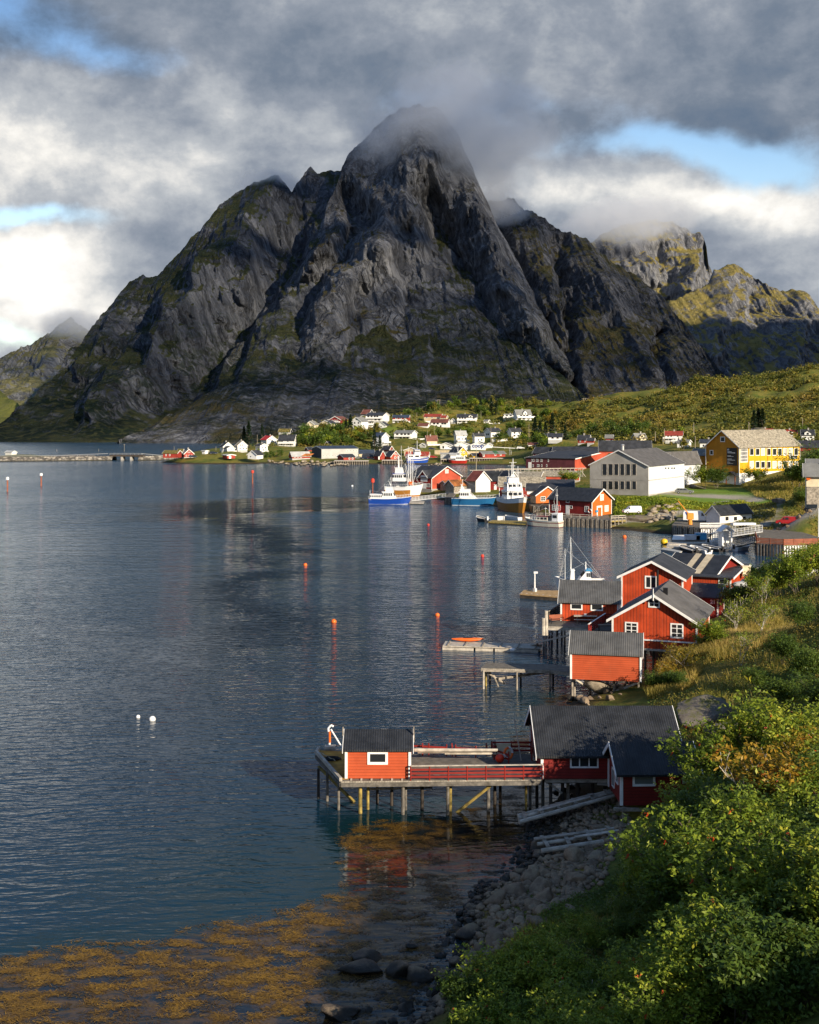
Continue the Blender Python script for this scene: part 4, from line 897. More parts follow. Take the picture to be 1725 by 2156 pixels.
def water_mat():
 m, t = newmat('water')
 p = t.pos(); x, y, z = t.xyz(p)
 calm = t.attr('calm'); shal = t.attr('shallow'); dark_calm = t.attr('dark_calm')
 warp = t.v('SCALE', t.v('SUBTRACT', t.noise(p, .12, 2, color=True), (.5, .5, .5)), scale=2.2)
 q = t.v('ADD', p, warp); qx, qy, qz = t.xyz(q)
 w1 = t.noise(t.comb(t.m('MULTIPLY', t.m('ADD', qx, t.m('MULTIPLY', qy, .25)), .42), t.m('MULTIPLY', t.m('SUBTRACT', qy, t.m('MULTIPLY', qx, .10)), 1.35), 0.), 1., 2, .45)
 w2 = t.noise(t.comb(t.m('MULTIPLY', t.m('SUBTRACT', qx, t.m('MULTIPLY', qy, .3)), 1.1), t.m('MULTIPLY', t.m('ADD', qy, t.m('MULTIPLY', qx, .12)), 3.4), 3.), 1., 2, .5)
 w3 = t.noise(t.comb(t.m('MULTIPLY', x, .10), t.m('MULTIPLY', y, .28), 7.), 1., 3, .5)
 far = t.ss(y, 110., 420.)
 h = t.m('ADD', t.m('MULTIPLY', w1, .20), t.m('MULTIPLY', w2, .065))
 h = t.m('ADD', h, t.m('MULTIPLY', w3, t.m('MULTIPLY', far, 1.3)))
 gust = t.noise(t.comb(t.m('MULTIPLY', x, .016), t.m('MULTIPLY', y, .012), 1.), 1., 4, .55, .5)
 amp = t.m('MULTIPLY', t.m('ADD', .62, t.m('MULTIPLY', t.ss(gust, .42, .62), .35)), t.m('SUBTRACT', 1., t.m('MULTIPLY', calm, .86)))
 amp = t.m('MULTIPLY', amp, t.m('SUBTRACT', 1., t.m('MULTIPLY', dark_calm, .78)))
 h = t.m('MULTIPLY', h, amp)
 nrm = t.bump(h, 1., .8)
 weed = t.noise(t.v('MULTIPLY', p, (1., 1.7, 1.)), .55, 7, .72, .6)
 bed = t.mix(t.ss(weed, .42, .62), (.010, .013, .014), (.085, .048, .012))
 deep = t.mix(t.ss(t.noise(p, .02, 3), .4, .6), (.005, .022, .042), (.008, .030, .055))
 teal = (.005, .023, .029)
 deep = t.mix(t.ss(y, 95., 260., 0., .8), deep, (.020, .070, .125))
 c = t.mix(t.ss(shal, .02, .45), deep, teal)
 c = t.mix(t.ss(t.m('ADD', shal, t.m('MULTIPLY', t.m('SUBTRACT', weed, .5), .5)), .50, .72), c, bed)
 c = t.mix(t.m('MULTIPLY', dark_calm, t.ss(w2, .35, .6)), c, (.003, .010, .020))  # mountain's dark reflection painted into the colour of the calm patch
 t.bsdf(c, t.m('MULTIPLY', t.m('ADD', .06, t.m('MULTIPLY', t.ss(y, 90., 420.), .10)), t.m('SUBTRACT', 1., t.m('MULTIPLY', dark_calm, .7))), nrm, .5, IOR=1.333)
water_mat()
WEED = [(-120, 2090), (0, 2020), (120, 1990), (300, 1985), (430, 1935), (560, 1930), (720, 1880), (735, 1800), (700, 1770), (740, 1740), (900, 1720), (1000, 1690), (1120, 1650), (1150, 1700), (1130, 1760), (1050, 1830), (980, 1900), (960, 1990), (930, 2060), (880, 2160), (800, 2230), (-120, 2230)]
WEED_W = [PW(x, y, 0) for x, y in WEED]
WEED2_W = [PW(x, y, 0) for x, y in [(1030, 1590), (1100, 1535), (1180, 1520), (1180, 1590), (1110, 1625)]]
WEED3_W = [PW(x, y, 0) for x, y in [(1090, 1500), (1180, 1462), (1330, 1455), (1250, 1490), (1180, 1505)]]
def build_water():
 ys = np.concatenate([np.arange(-60, 200, 2.), np.arange(200, 460, 5.), np.arange(460, 1400, 20.), [1500, 2500, 5000, 14000]])
 xs = np.concatenate([[-9000, -3000, -1200], np.arange(-700, -60, 20.), np.arange(-60, 82, 2.), np.arange(82, 420, 8.), [500, 1200, 3000, 9000]])
 X, Y = np.meshgrid(xs, ys)
 shal = np.maximum.reduce([poly_mask(X, Y, WEED_W, 9.), poly_mask(X, Y, WEED2_W, 6.), poly_mask(X, Y, WEED3_W, 6.)])
 sh = [(q.x, q.y) for q in [PW(x, y, 0) for x, y in SHORE]]
 shal = np.maximum(shal, .5 * np.clip(1 - seg_dist(X, Y, sh) / 9., 0, 1))
 teal = np.exp(-((X + 6) / 16.) ** 2 - ((Y - 68) / 14.) ** 2) * .42
 shal = np.maximum(shal, teal)
 calm = np.maximum(poly_mask(X, Y, WEED_W, 10.) * .95, poly_mask(X, Y, [PW(x, y, 0) for x, y in [(700, 1690), (1180, 1640), (1180, 1740), (860, 1830), (700, 1850)]], 9.))
 harb = [PW(x, y, 0) for x, y in [(800, 1070), (1050, 1078), (1300, 1115), (1600, 1145), (1640, 1190), (1450, 1180), (1200, 1190), (900, 1110)]]
 calm = np.maximum(calm, poly_mask(X, Y, harb, 40.) * .55)
 far = [PW(x, y, 0) for x, y in [(600, 980), (1110, 984), (1110, 1000), (860, 1015), (600, 990)]]
 calm = np.maximum(calm, poly_mask(X, Y, far, 60.) * .6)
 dark_m = np.zeros(X.shape)
 for poly, soft in (([(280, 1062), (600, 1046), (780, 1040), (800, 1072), (560, 1080), (600, 1110), (650, 1150), (640, 1190), (560, 1215), (540, 1190), (470, 1130), (380, 1095)], 14.),
 ([(420, 1200), (640, 1190), (620, 1300), (520, 1420), (360, 1500), (300, 1400)], 18.)):
  dark_m = np.maximum(dark_m, poly_mask(X + fbm(X / 30., Y / 30., 5, 3) * 10, Y + fbm(X / 30., Y / 30., 6, 3) * 14, [PW(x, y, 0) for x, y in poly], soft))
 np_mesh('water', np.stack([X, Y, X * 0], -1).reshape(-1, 3), grid_faces(len(xs), len(ys)), MATS['water'], True,
 attrs=dict(shallow=shal.ravel(), calm=calm.ravel(), dark_calm=dark_m.ravel()), kind='structure', label='dark blue fjord water with wind ripples')
build_water()
# ------------------------------------------------------------------ house builder
def face_hit(h, face, px, py):
 """where the sight line through a pixel meets a wall: distance along the wall and height above its base"""
 d = Vector(((px - CX) / F, 1., -(py - HOR) / F)); o = Vector((0, 0, H))
 n = h['dR'] if face == 'L' else h['dL']
 k = (h['P0'] - o).dot(n) / d.dot(n)
 q = o + d * k - h['P0']
 return q.dot(h['dL'] if face == 'L' else h['dR']), q.z
def add_window(h, root, face, rect, frame_mat='trim', pane_mat='glass', muntins=(1, 0), rim=None, name='window', near=False, proud=.0):
 fr = h['fr']
 x0, y0 = fr(rect[0], rect[1]); x1, y1 = fr(rect[2], rect[3]); my = (y0 + y1) / 2; mx = (x0 + x1) / 2
 s0, _ = face_hit(h, face, x0, my); s1, _ = face_hit(h, face, x1, my)
 _, zt = face_hit(h, face, mx, y0); _, zb = face_hit(h, face, mx, y1)
 s0, s1 = min(s0, s1), max(s0, s1)
 e = h['dL'] if face == 'L' else h['dR']; out = -(h['dR'] if face == 'L' else h['dL'])
 c = h['P0'] + e * ((s0 + s1) / 2) + out * proud
 w, hh = (s1 - s0) / 2, zt - zb
 rim = rim or max(.07, min(.12, w * .22))
 def blk(b, a0, a1, z0, z1, d0, d1):
  b.obox(h['P0'] + e * ((s0 + s1) / 2 + (a0 + a1) / 2) + out * (proud + (d0 + d1) / 2), e, out, (a1 - a0) / 2, (d1 - d0) / 2, z0, z1)
 f = MB()
 blk(f, -w, w, zt - rim, zt, 0., .06); blk(f, -w, w, zb, zb + rim, 0., .07)
 blk(f, -w, -w + rim, zb + rim, zt - rim, 0., .06); blk(f, w - rim, w, zb + rim, zt - rim, 0., .06)
 for k in range(muntins[0]):
  a = -w + 2 * w * (k + 1) / (muntins[0] + 1); q = rim * .35
  blk(f, a - q, a + q, zb + rim, zt - rim, 0., .05)
 for k in range(muntins[1]):
  z = zb + hh * (k + 1) / (muntins[1] + 1); q = rim * .25
  blk(f, -w + rim, w - rim, z - q, z + q, 0., .048)
 wo = f.build(name, MATS[frame_mat], root)
 g = MB(); blk(g, -w + rim, w - rim, zb + rim, zt - rim, 0., .025)
 g.build('pane', MATS[pane_mat], wo)
 return wo
def add_plate(h, root, face, rect, mat_, name, d0=0., d1=.06, parent=None, handle=False):
 fr = h['fr']
 x0, y0 = fr(rect[0], rect[1]); x1, y1 = fr(rect[2], rect[3]); my = (y0 + y1) / 2; mx = (x0 + x1) / 2
 s0, _ = face_hit(h, face, x0, my); s1, _ = face_hit(h, face, x1, my)
 _, zt = face_hit(h, face, mx, y0); _, zb = face_hit(h, face, mx, y1)
 e = h['dL'] if face == 'L' else h['dR']; out = -(h['dR'] if face == 'L' else h['dL'])
 b = MB(); b.obox(h['P0'] + e * ((s0 + s1) / 2) + out * ((d0 + d1) / 2), e, out, abs(s1 - s0) / 2, (d1 - d0) / 2, zb, zt)
 return b.build(name, MATS[mat_], parent or root)
def build_house(h):
 kw = h['kw']; P0, dL, dR, lu, lv, hw, rise = h['P0'], h['dL'], h['dR'], h['lu'], h['lv'], h['hw'], h['rise']
 near = P0.y < 420
 cat = kw.get('cat') or ('house' if 'house' in h['name'] and 'boat' not in h['name'] else h['name'].replace('_', ' '))
 ctr = P0 + dL * (lu / 2) + dR * (lv / 2)
 root = thing(h['name'], h['label'], cat, ctr, kw.get('group'))
 h['root'] = root
 def pt(u, v, z):
  return P0 + dL * u + dR * v + Vector((0, 0, z))
 w = MB(); base = -kw.get('foot', .0)
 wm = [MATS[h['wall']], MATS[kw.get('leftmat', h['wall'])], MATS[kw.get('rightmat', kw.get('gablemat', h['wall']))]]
 if kw.get('gablemat'):
  wm = [MATS[h['wall']]] * 3
  wm[1 if h['ridge'] == 'R' else 2] = MATS[kw['gablemat']]
 A = [pt(0, 0, base), pt(lu, 0, base), pt(lu, lv, base), pt(0, lv, base)]
 T = [pt(0, 0, hw), pt(lu, 0, hw), pt(lu, lv, hw), pt(0, lv, hw)]
 if h['ridge'] == 'L':
  g0, g1 = pt(0, lv / 2, hw + rise), pt(lu, lv / 2, hw + rise)
  vs = A + T + [g0, g1]
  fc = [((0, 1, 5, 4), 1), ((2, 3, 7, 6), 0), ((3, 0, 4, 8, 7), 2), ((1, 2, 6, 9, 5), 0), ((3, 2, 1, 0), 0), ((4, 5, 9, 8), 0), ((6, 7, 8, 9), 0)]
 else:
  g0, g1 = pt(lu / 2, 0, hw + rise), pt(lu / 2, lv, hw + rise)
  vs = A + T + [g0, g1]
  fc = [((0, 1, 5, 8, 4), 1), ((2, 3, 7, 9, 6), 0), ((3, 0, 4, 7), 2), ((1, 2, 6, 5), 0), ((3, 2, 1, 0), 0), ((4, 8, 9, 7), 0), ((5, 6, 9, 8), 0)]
 b0 = len(w.v); w.v = [tuple(q) for q in vs]; w.f = [f for f, _ in fc]; w.mi = [k for _, k in fc]
 wall = w.build('wall', wm, root)
 if kw.get('pad', True) or kw.get('found'):
  f = MB(); f.obox(P0 + dL * (lu / 2) + dR * (lv / 2), dL, dR, lu / 2 + .02, lv / 2 + .02, base - 1.6, base + .25)
  f.build('foundation', MATS['concrete' if near else 'grey_wall'], root)
 ov = kw.get('ov', .45); th = .14 if near else .22
 e, c, Le, Wc = (dL, dR, lu, lv) if h['ridge'] == 'L' else (dR, dL, lv, lu)
 k = rise / (Wc / 2)
 def sec(s, z):
  return P0 + c * s + e * (-ov) + Vector((0, 0, z))
 z0 = hw - k * ov + .01; zp = hw + rise + .01
 r = MB(); r.prism([sec(-ov, z0), sec(Wc / 2, zp), sec(Wc + ov, z0), sec(Wc + ov, z0 + th), sec(Wc / 2, zp + th), sec(-ov, z0 + th)], e * (Le + 2 * ov))
 roof = r.build('roof', MATS[h['roof']], root)
 if kw.get('greenroof'):
  g = MB()
  for a0, a1, zz in ((.52, .70, .05),):
   g.prism([sec(-ov - .05, z0 + th + .02) + e * (ov + Le * a0), sec(Wc / 2, zp + th + .05) + e * (ov + Le * a0), sec(Wc / 2, zp + th + .15) + e * (ov + Le * a0), sec(-ov - .05, z0 + th + .14) + e * (ov + Le * a0)], e * (Le * (a1 - a0)))
  g.build('green_roof_section', MATS['green_roof'], root)
 if kw.get('rust'):
  g = MB(); g.prism([sec(-ov - .05, z0 + th + .02) + e * (ov + Le * .45), sec(Wc * .22, z0 + th + k * (Wc * .22 + ov) + .04) + e * (ov + Le * .75), sec(Wc * .22, z0 + th + k * (Wc * .22 + ov) + .07) + e * (ov + Le * .75), sec(-ov - .05, z0 + th + .05) + e * (ov + Le * .45)], e * (Le * .52))
  g.build('rust_patch', MATS['rust_roof'], roof)
 tm = MATS[kw.get('trim', 'trim')]; bh = .24 if near else .34
 for end in (-ov - .045, Le + ov + .005):
  b = MB()
  for sgn in (0, 1):
   s_eave, s_mid = (-ov, Wc / 2) if sgn == 0 else (Wc + ov, Wc / 2)
   o = P0 + e * end
   q = [o + c * s_eave + Vector((0, 0, z0 - bh * .55)), o + c * s_mid + Vector((0, 0, zp - bh * .55)), o + c * s_mid + Vector((0, 0, zp + th + .02)), o + c * s_eave + Vector((0, 0, z0 + th + .02))]
   b.prism(q, e * .04)
  b.build('barge_board', tm, root)
 if near and kw.get('corners', True) and h['wall'] not in ('concrete', 'old_wood', 'white', 'cream'):
  b = MB(); q = .09
  for (u, v) in ((0, 0), (lu, 0), (0, lv), (lu, lv)):
   b.obox(pt(u, v, 0), dL, dR, q, q, base + .02, hw - .03)
  b.build('corner_board', tm, root)
 if kw.get('lowwhite'):
  b = MB(); b.obox(ctr, dL, dR, lu / 2 + .06, lv / 2 + .06, -.2, hw * kw['lowwhite']); b.build('lower_wall', MATS['white'], root)
 for wdw in kw.get('win', ()):
  if near:
   add_window(h, root, wdw[0], wdw[1:], muntins=(1, 1))
  else:
   wo = add_plate(h, root, wdw[0], wdw[1:], 'trim' if kw.get('whitewin') or h['wall'] not in ('white', 'cream') else 'glass', 'window', 0., .05)
   if kw.get('whitewin') or h['wall'] not in ('white', 'cream'):
    x0, y0, x1, y1 = wdw[1:]; qx = (x1 - x0) * .2; qy = (y1 - y0) * .18
    add_plate(h, root, wdw[0], (x0 + qx, y0 + qy, x1 - qx, y1 - qy), 'glass', 'pane', .05, .07, parent=wo)
 for dd in kw.get('door', ()):
  add_plate(h, root, dd[0], dd[1:], 'trim', 'door', 0., .06)
 if kw.get('chimney') or h['name'] in ('white_house', 'red_house', 'beige_house', 'cream_house', 'grey_house', 'yellow_house'):
  a, bq = kw.get('chimney') or (.3 + .4 * ((lu * 7.3) % 1), .5); q = P0 + e * (Le * a) + c * (Wc * bq)
  b = MB(); b.obox(q, e, c, .35, .35, hw + rise - .4, hw + rise + .9); b.obox(q, e, c, .42, .42, hw + rise + .9, hw + rise + 1.0)
  b.build('chimney', MATS['concrete'], roof)
 if kw.get('balcony'):
  fc_, x0, x1, y0, y1 = kw['balcony']; fr = h['fr']
  q0 = fr(x0, y0); q1 = fr(x1, y1); my = (q0[1] + q1[1]) / 2
  s0, _ = face_hit(h, fc_, q0[0], my); s1, _ = face_hit(h, fc_, q1[0], my)
  _, zt = face_hit(h, fc_, (q0[0] + q1[0]) / 2, q0[1]); _, zb = face_hit(h, fc_, (q0[0] + q1[0]) / 2, q1[1])
  ee = dL if fc_ == 'L' else dR; out = -(dR if fc_ == 'L' else dL)
  b = MB(); m_ = P0 + ee * ((s0 + s1) / 2)
  b.obox(m_ + out * .75, ee, out, abs(s1 - s0) / 2, .75, zb - .12, zb)
  b.obox(m_ + out * 1.47, ee, out, abs(s1 - s0) / 2, .04, zb, zt)
  for sg in (-1, 1):
   b.obox(m_ + ee * (abs(s1 - s0) / 2 - .04) * sg + out * .75, ee, out, .04, .70, zb, zt)
  for f_ in (.0, .5, 1.):
   b.obox(m_ + ee * (abs(s1 - s0) * (f_ - .5) * .96) + out * 1.40, ee, out, .06, .06, min(-1.2, zb - .5), zb - .12)
  b.build('balcony', MATS['white'], root)
 if kw.get('dormer'):
  dx, dy = kw['dormer']; fr = h['fr']; qx, qy = fr(dx, dy)
  fc_ = 'L' if h['ridge'] == 'L' else 'R'
  s, _ = face_hit(h, fc_, qx, fr(0, 0)[1] + 1); ee = e; out = -c
  s, _ = face_hit(h, fc_, qx, qy)
  wd = 1.5; top = hw + rise * .82; bz = hw - .4
  o = P0 + ee * s
  b = MB(); b.prism([o - ee * wd + out * .3 + Vector((0, 0, bz)), o + ee * wd + out * .3 + Vector((0, 0, bz)), o + ee * wd + out * .3 + Vector((0, 0, (bz + top) / 2 + .2)), o + out * .3 + Vector((0, 0, top)), o - ee * wd + out * .3 + Vector((0, 0, (bz + top) / 2 + .2))], c * (Wc * .42))
  dm = b.build('dormer', MATS[h['wall']], root)
  zz = (bz + top) / 2 + .2; kk = (top - zz) / wd
  b = MB(); q = .35
  b.prism([o - ee * (wd + q) + out * .6 + Vector((0, 0, zz - kk * q + .02)), o + out * .6 + Vector((0, 0, top + .02)), o + ee * (wd + q) + out * .6 + Vector((0, 0, zz - kk * q + .02)),
 o + ee * (wd + q) + out * .6 + Vector((0, 0, zz - kk * q + .25)), o + out * .6 + Vector((0, 0, top + .25)), o - ee * (wd + q) + out * .6 + Vector((0, 0, zz - kk * q + .25))], c * (Wc * .4))
  b.build('dormer_roof', MATS[h['roof']], dm)
  b = MB(); b.obox(o + out * .33, ee, out, .5, .03, hw + .1, hw + 1.0); b.build('window', MATS['glass'], dm)
 return root
for h in HOUSES:
 build_house(h)
# ------------------------------------------------------------------ windows, signs and fittings of the nearer buildings
def wl(h, face, rect, **kw):
 return add_window(h, h['root'], face, rect, **kw)
wl(HUT, 'L', (376, 310, 459, 363), muntins=(0, 0), rim=.17)
wl(BOAT, 'L', (1198, 322, 1314, 377), muntins=(2, 0), rim=.11)
wl(ANN, 'R', (1452, 398, 1544, 451), muntins=(0, 0), pane_mat='glass_pale', rim=.14)
wl(ANN, 'R', (1655, 396, 1692, 440), muntins=(0, 0), rim=.12)
wl(ANN, 'L', (1371, 378, 1380, 455), muntins=(0, 0)); wl(ANN, 'L', (1386, 388, 1396, 440), muntins=(0, 0))
wl(GAB, 'L', (876, 370, 933, 424), muntins=(1, 2), rim=.14); wl(GAB, 'L', (1075, 376, 1132, 441), muntins=(1, 2), rim=.14); wl(GAB, 'L', (978, 267, 1029, 307), muntins=(1, 1), rim=.14)
wl(TALL, 'L', (963, 168, 1015, 224), muntins=(1, 0), rim=.16)
wl(LOW, 'L', (637, 288, 690, 317), muntins=(0, 0), rim=.14); wl(LOW, 'L', (726, 290, 780, 321), muntins=(0, 0), rim=.14)
wl(RIGHTC, 'L', (1203, 170, 1229, 197), muntins=(0, 0), rim=.16); wl(PORCH, 'L', (1285, 180, 1327, 207), muntins=(0, 0), rim=.14)
for q in ((888, 512, 934, 580), (938, 514, 985, 580), (1262, 530, 1310, 598)):
 wl(HARB, 'L', q, muntins=(1, 2))
for q in ((1048, 462, 1088, 492), (1093, 522, 1122, 560)):
 wl(HARB, 'L', q, muntins=(0, 0))
for q in ((1438, 393, 1480, 465), (1490, 520, 1535, 592)):
 wl(HARB, 'R', q, muntins=(1, 2), pane_mat='curtain')
add_plate(HARB, HARB['root'], 'L', (1046, 518, 1088, 628), 'trim', 'door')
dd = add_plate(HARB, HARB['root'], 'R', (1400, 525, 1462, 648), 'trim', 'door_frame'); add_plate(HARB, HARB['root'], 'R', (1410, 545, 1452, 648), 'orange', 'door', .06, .08, parent=dd)
add_plate(HARB, HARB['root'], 'R', (1382, 576, 1408, 600), 'cab_blue', 'letter_box', 0., .25)
wl(BIGRED, 'R', (980, 107, 1018, 152), muntins=(0, 0), pane_mat='curtain'); wl(BIGRED, 'L', (765, 270, 808, 312), muntins=(2, 0))
add_plate(BIGRED, BIGRED['root'], 'L', (700, 176, 776, 246), 'trim', 'loft_door'); add_plate(BIGRED, BIGRED['root'], 'L', (712, 266, 762, 328), 'trim', 'door')
wl(BIGRED, 'L', (660, 262, 692, 308), muntins=(1, 1)); wl(BIGRED, 'L', (610, 258, 640, 302), muntins=(1, 1))
def dormer_gable(h, s, wd, zb, zt, mat_wall, mat_roof):
 e, c = h['dL'], h['dR']; o = h['P0'] + e * s; k = h['rise'] / (h['lv'] / 2); dep = (zt - h['hw']) / k + .6
 b = MB(); out = -c
 b.prism([o - e * wd + out * .06 + Vector((0, 0, zb)), o + e * wd + out * .06 + Vector((0, 0, zb)), o + e * wd + out * .06 + Vector((0, 0, h['hw'] + .2)), o + out * .06 + Vector((0, 0, zt)), o - e * wd + out * .06 + Vector((0, 0, h['hw'] + .2))], c * dep)
 dm = b.build('dormer', MATS[mat_wall], h['root'])
 kk = (zt - h['hw'] - .2) / wd; q = .4; b = MB(); t = MB()
 for lo, hi, bb, off in ((.02, .16, b, .45), (-.2, .18, t, .50)):
  bb.prism([o - e * (wd + q) + out * off + Vector((0, 0, h['hw'] + .2 - kk * q + lo)), o + out * off + Vector((0, 0, zt + lo)), o + e * (wd + q) + out * off + Vector((0, 0, h['hw'] + .2 - kk * q + lo)),
 o + e * (wd + q) + out * off + Vector((0, 0, h['hw'] + .2 - kk * q + hi)), o + out * off + Vector((0, 0, zt + hi)), o - e * (wd + q) + out * off + Vector((0, 0, h['hw'] + .2 - kk * q + hi))], c * (dep if bb is b else .045))
 b.build('dormer_roof', MATS[mat_roof], dm); t.build('barge_board', MATS['trim'], dm)
s_, _ = face_hit(BIGRED, 'L', *zJ(728, 190))
dormer_gable(BIGRED, s_, 1.9, BIGRED['hw'] - .1, BIGRED['hw'] + 2.3, 'dark_red_v', 'dark_roof')
for y0, y1 in ((328, 404), (438, 495)):
 for x0, x1 in ((336, 367), (374, 405), (412, 441), (450, 479), (487, 517), (526, 555)):
  wl(GREY, 'L', (x0, y0, x1, y1), muntins=(0, 0), rim=.12, frame_mat='pale_wood')
add_plate(GREY, GREY['root'], 'R', (734, 446, 753, 505), 'trim', 'door')
for x in (742, 760, 782, 797):
 add_plate(GREY, GREY['root'], 'R', (x - 4, 353, x + 4, 361), 'glass', 'vent')
b = MB(); q = GREY['P0']
b.obox(q + GREY['dL'] * (GREY['lu'] / 2) + GREY['dR'] * (GREY['lv'] / 2), GREY['dL'], GREY['dR'], GREY['lu'] / 2 + .05, GREY['lv'] / 2 + .05, GREY['hw'] * .50, GREY['hw'] * .50 + .18)
b.build('wall_band', MATS['concrete'], GREY['root'])
b = MB(); b.tube(q + GREY['dL'] * (GREY['lu'] * .46) + GREY['dR'] * 1. + Vector((0, 0, GREY['hw'] + GREY['rise'])), q + GREY['dL'] * (GREY['lu'] * .46) + GREY['dR'] * 1. + Vector((0, 0, GREY['hw'] + GREY['rise'] + 1.4)), .45, .45, 10); b.ball(q + GREY['dL'] * (GREY['lu'] * .46) + GREY['dR'] * 1. + Vector((0, 0, GREY['hw'] + GREY['rise'] + 1.4)), .55, sz=.6)
b.build('vent_pipe', MATS['steel'], GREY['root'])
YN = dict(YEL); YN['fr'] = zN
for x in (918, 988, 1052, 1121, 1190, 1254, 1318, 1383, 1448):
 k = x in (1052, 1318, 1383)
 wl(YN, 'R', (x - 25, 425, x + 25, 515), muntins=(0, 0), rim=.2, pane_mat='curtain' if k else 'glass')
 if x != 1383:
  wl(YN, 'R', (x - 25, 580, x + 25, 668), muntins=(0, 0), rim=.2, pane_mat='curtain' if x in (918, 1190, 1254, 1448) else 'glass')
add_plate(YN, YEL['root'], 'R', (1358, 577, 1408, 706), 'trim', 'door')
wl(YN, 'R', (780, 425, 870, 596), muntins=(5, 3), rim=.25)
for x in (910, 1040, 1112, 1180):
 wl(YN, 'R', (x - 20, 748, x + 20, 815), muntins=(0, 0), rim=.15)
for x in (1246, 1310, 1378, 1440):
 wl(YN, 'R', (x - 22, 738, x + 22, 756), muntins=(1, 0), rim=.1)
wl(YEL, 'L', (1093, 155, 1123, 189), muntins=(0, 0), rim=.2); wl(YEL, 'L', (1025, 241, 1048, 273), muntins=(0, 0), rim=.18)
sg = add_plate(YEL, YEL['root'], 'L', (1134, 227, 1200, 340), 'black', 'sign', 0., .08)
for (x0, x1, y0, y1) in ((1139, 1142, 235, 245), (1146, 1149, 235, 245), (1139, 1149, 233, 236), (1139, 1166, 250, 253), (1139, 1189, 257, 260.5), (1139, 1162, 276, 278), (1139, 1178, 281, 283), (1139, 1168, 297, 299.5), (1139, 1187, 304, 306.5), (1139, 1152, 315, 316.5), (1139, 1158, 320, 321.5), (1139, 1175, 326, 327.5)):
 add_plate(YEL, YEL['root'], 'L', (x0, y0, x1, y1), 'sign_white', 'lettering', .08, .09, parent=sg)
sg = add_plate(YN, YEL['root'], 'R', (1367, 515, 1462, 557), 'black', 'sign', 0., .1)
for (x0, x1, y0, y1) in ((1372, 1380, 522, 529), (1372, 1384, 538, 550), (1402, 1436, 532, 537), (1402, 1456, 543, 548)):
 add_plate(YN, YEL['root'], 'R', (x0, y0, x1, y1), 'sign_white', 'lettering', .1, .11, parent=sg)
b = MB(); q = YEL['P0']; zl = YEL['hw'] * .345
b.obox(q + YEL['dL'] * (YEL['lu'] / 2) + YEL['dR'] * (YEL['lv'] / 2), YEL['dL'], YEL['dR'], YEL['lu'] / 2 + .03, YEL['lv'] / 2 + .03, -1.5, zl)
b.build('lower_wall', MATS['white'], YEL['root'])
b = MB(); e, c = YEL['dR'], YEL['dL']
for f in (.14, .45, .76):
 b.obox(q + e * (YEL['lv'] * f) - c * .06, e, c, .07, .07, zl, YEL['hw'] - .05)
b.build('downpipe', MATS['ochre_v'], YEL['root'])
s_, z_ = face_hit(YEL, 'L', *zD(1178, 440)); o = q + YEL['dL'] * s_; out = -YEL['dR']; e = YEL['dL']
pr = thing('porch', 'small timber porch with a dark gable roof at the yellow building corner', 'porch', o + out * .8)
b = MB()
for sx in (-1.5, 1.5):
 b.obox(o + e * sx + out * 1.7, e, out, .11, .11, -1., 3.6)
b.build('post', MATS['orange'], pr)
b = MB(); b.prism([o - e * 2. + out * .05 + Vector((0, 0, 3.4)), o + out * .05 + Vector((0, 0, 4.6)), o + e * 2. + out * .05 + Vector((0, 0, 3.4)), o + e * 2. + out * .05 + Vector((0, 0, 3.6)), o + out * .05 + Vector((0, 0, 4.8)), o - e * 2. + out * .05 + Vector((0, 0, 3.6))], out * 2.2)
b.build('roof', MATS['dark_roof'], pr)
b = MB(); b.obox(o + out * .09, e, out, .6, .03, -.6, 2.3); b.build('door', MATS['trim'], pr)
for x in (1135, 1189, 1244):
 wl(SHED, 'R', (x - 10, 668, x + 10, 692), muntins=(0, 0), rim=.08, frame_mat='dark_wood')
def text_mesh(name, body, size, mat_, parent, origin, ex, ez, out, label=None, bold=.0, sx=1.):
 cu = bpy.data.curves.new(name, 'FONT'); cu.body = body; cu.size = size; cu.extrude = .03; cu.align_x = 'CENTER'; cu.align_y = 'CENTER'; cu.offset = bold
 t = bpy.data.objects.new(name, cu); me = bpy.data.meshes.new_from_object(t)
 bpy.data.objects.remove(t)
 o = Vector(origin); root = parent
 while root.parent is not None: root = root.parent
 me.transform(Matrix(((ex.x * sx, ez.x, out.x, o.x - root.location.x), (ex.y * sx, ez.y, out.y, o.y - root.location.y), (ex.z, ez.z, out.z, o.z - root.location.z), (0, 0, 0, 1))))
 me.materials.append(MATS[mat_])
 ob = bpy.data.objects.new(name, me); COL.objects.link(ob); ob.parent = parent
 return ob
UPV = Vector((0, 0, 1))
s_, z_ = face_hit(SHOP, 'L', *zI(898, 529))
text_mesh('shop_name', 'coop', 3.6, 'sign_blue', SHOP['root'], SHOP['P0'] + SHOP['dL'] * s_ - SHOP['dR'] * .08 + UPV * (z_ + .15), -SHOP['dL'], UPV, -SHOP['dR'], bold=.1, sx=1.)
s_, z_ = face_hit(NUM, 'L', *zB(1261, 282))
text_mesh('house_number', '21', .62, 'sign_white', NUM['root'], NUM['P0'] + NUM['dL'] * s_ - NUM['dR'] * .06 + UPV * z_, -NUM['dL'], UPV, -NUM['dR'], bold=.03)
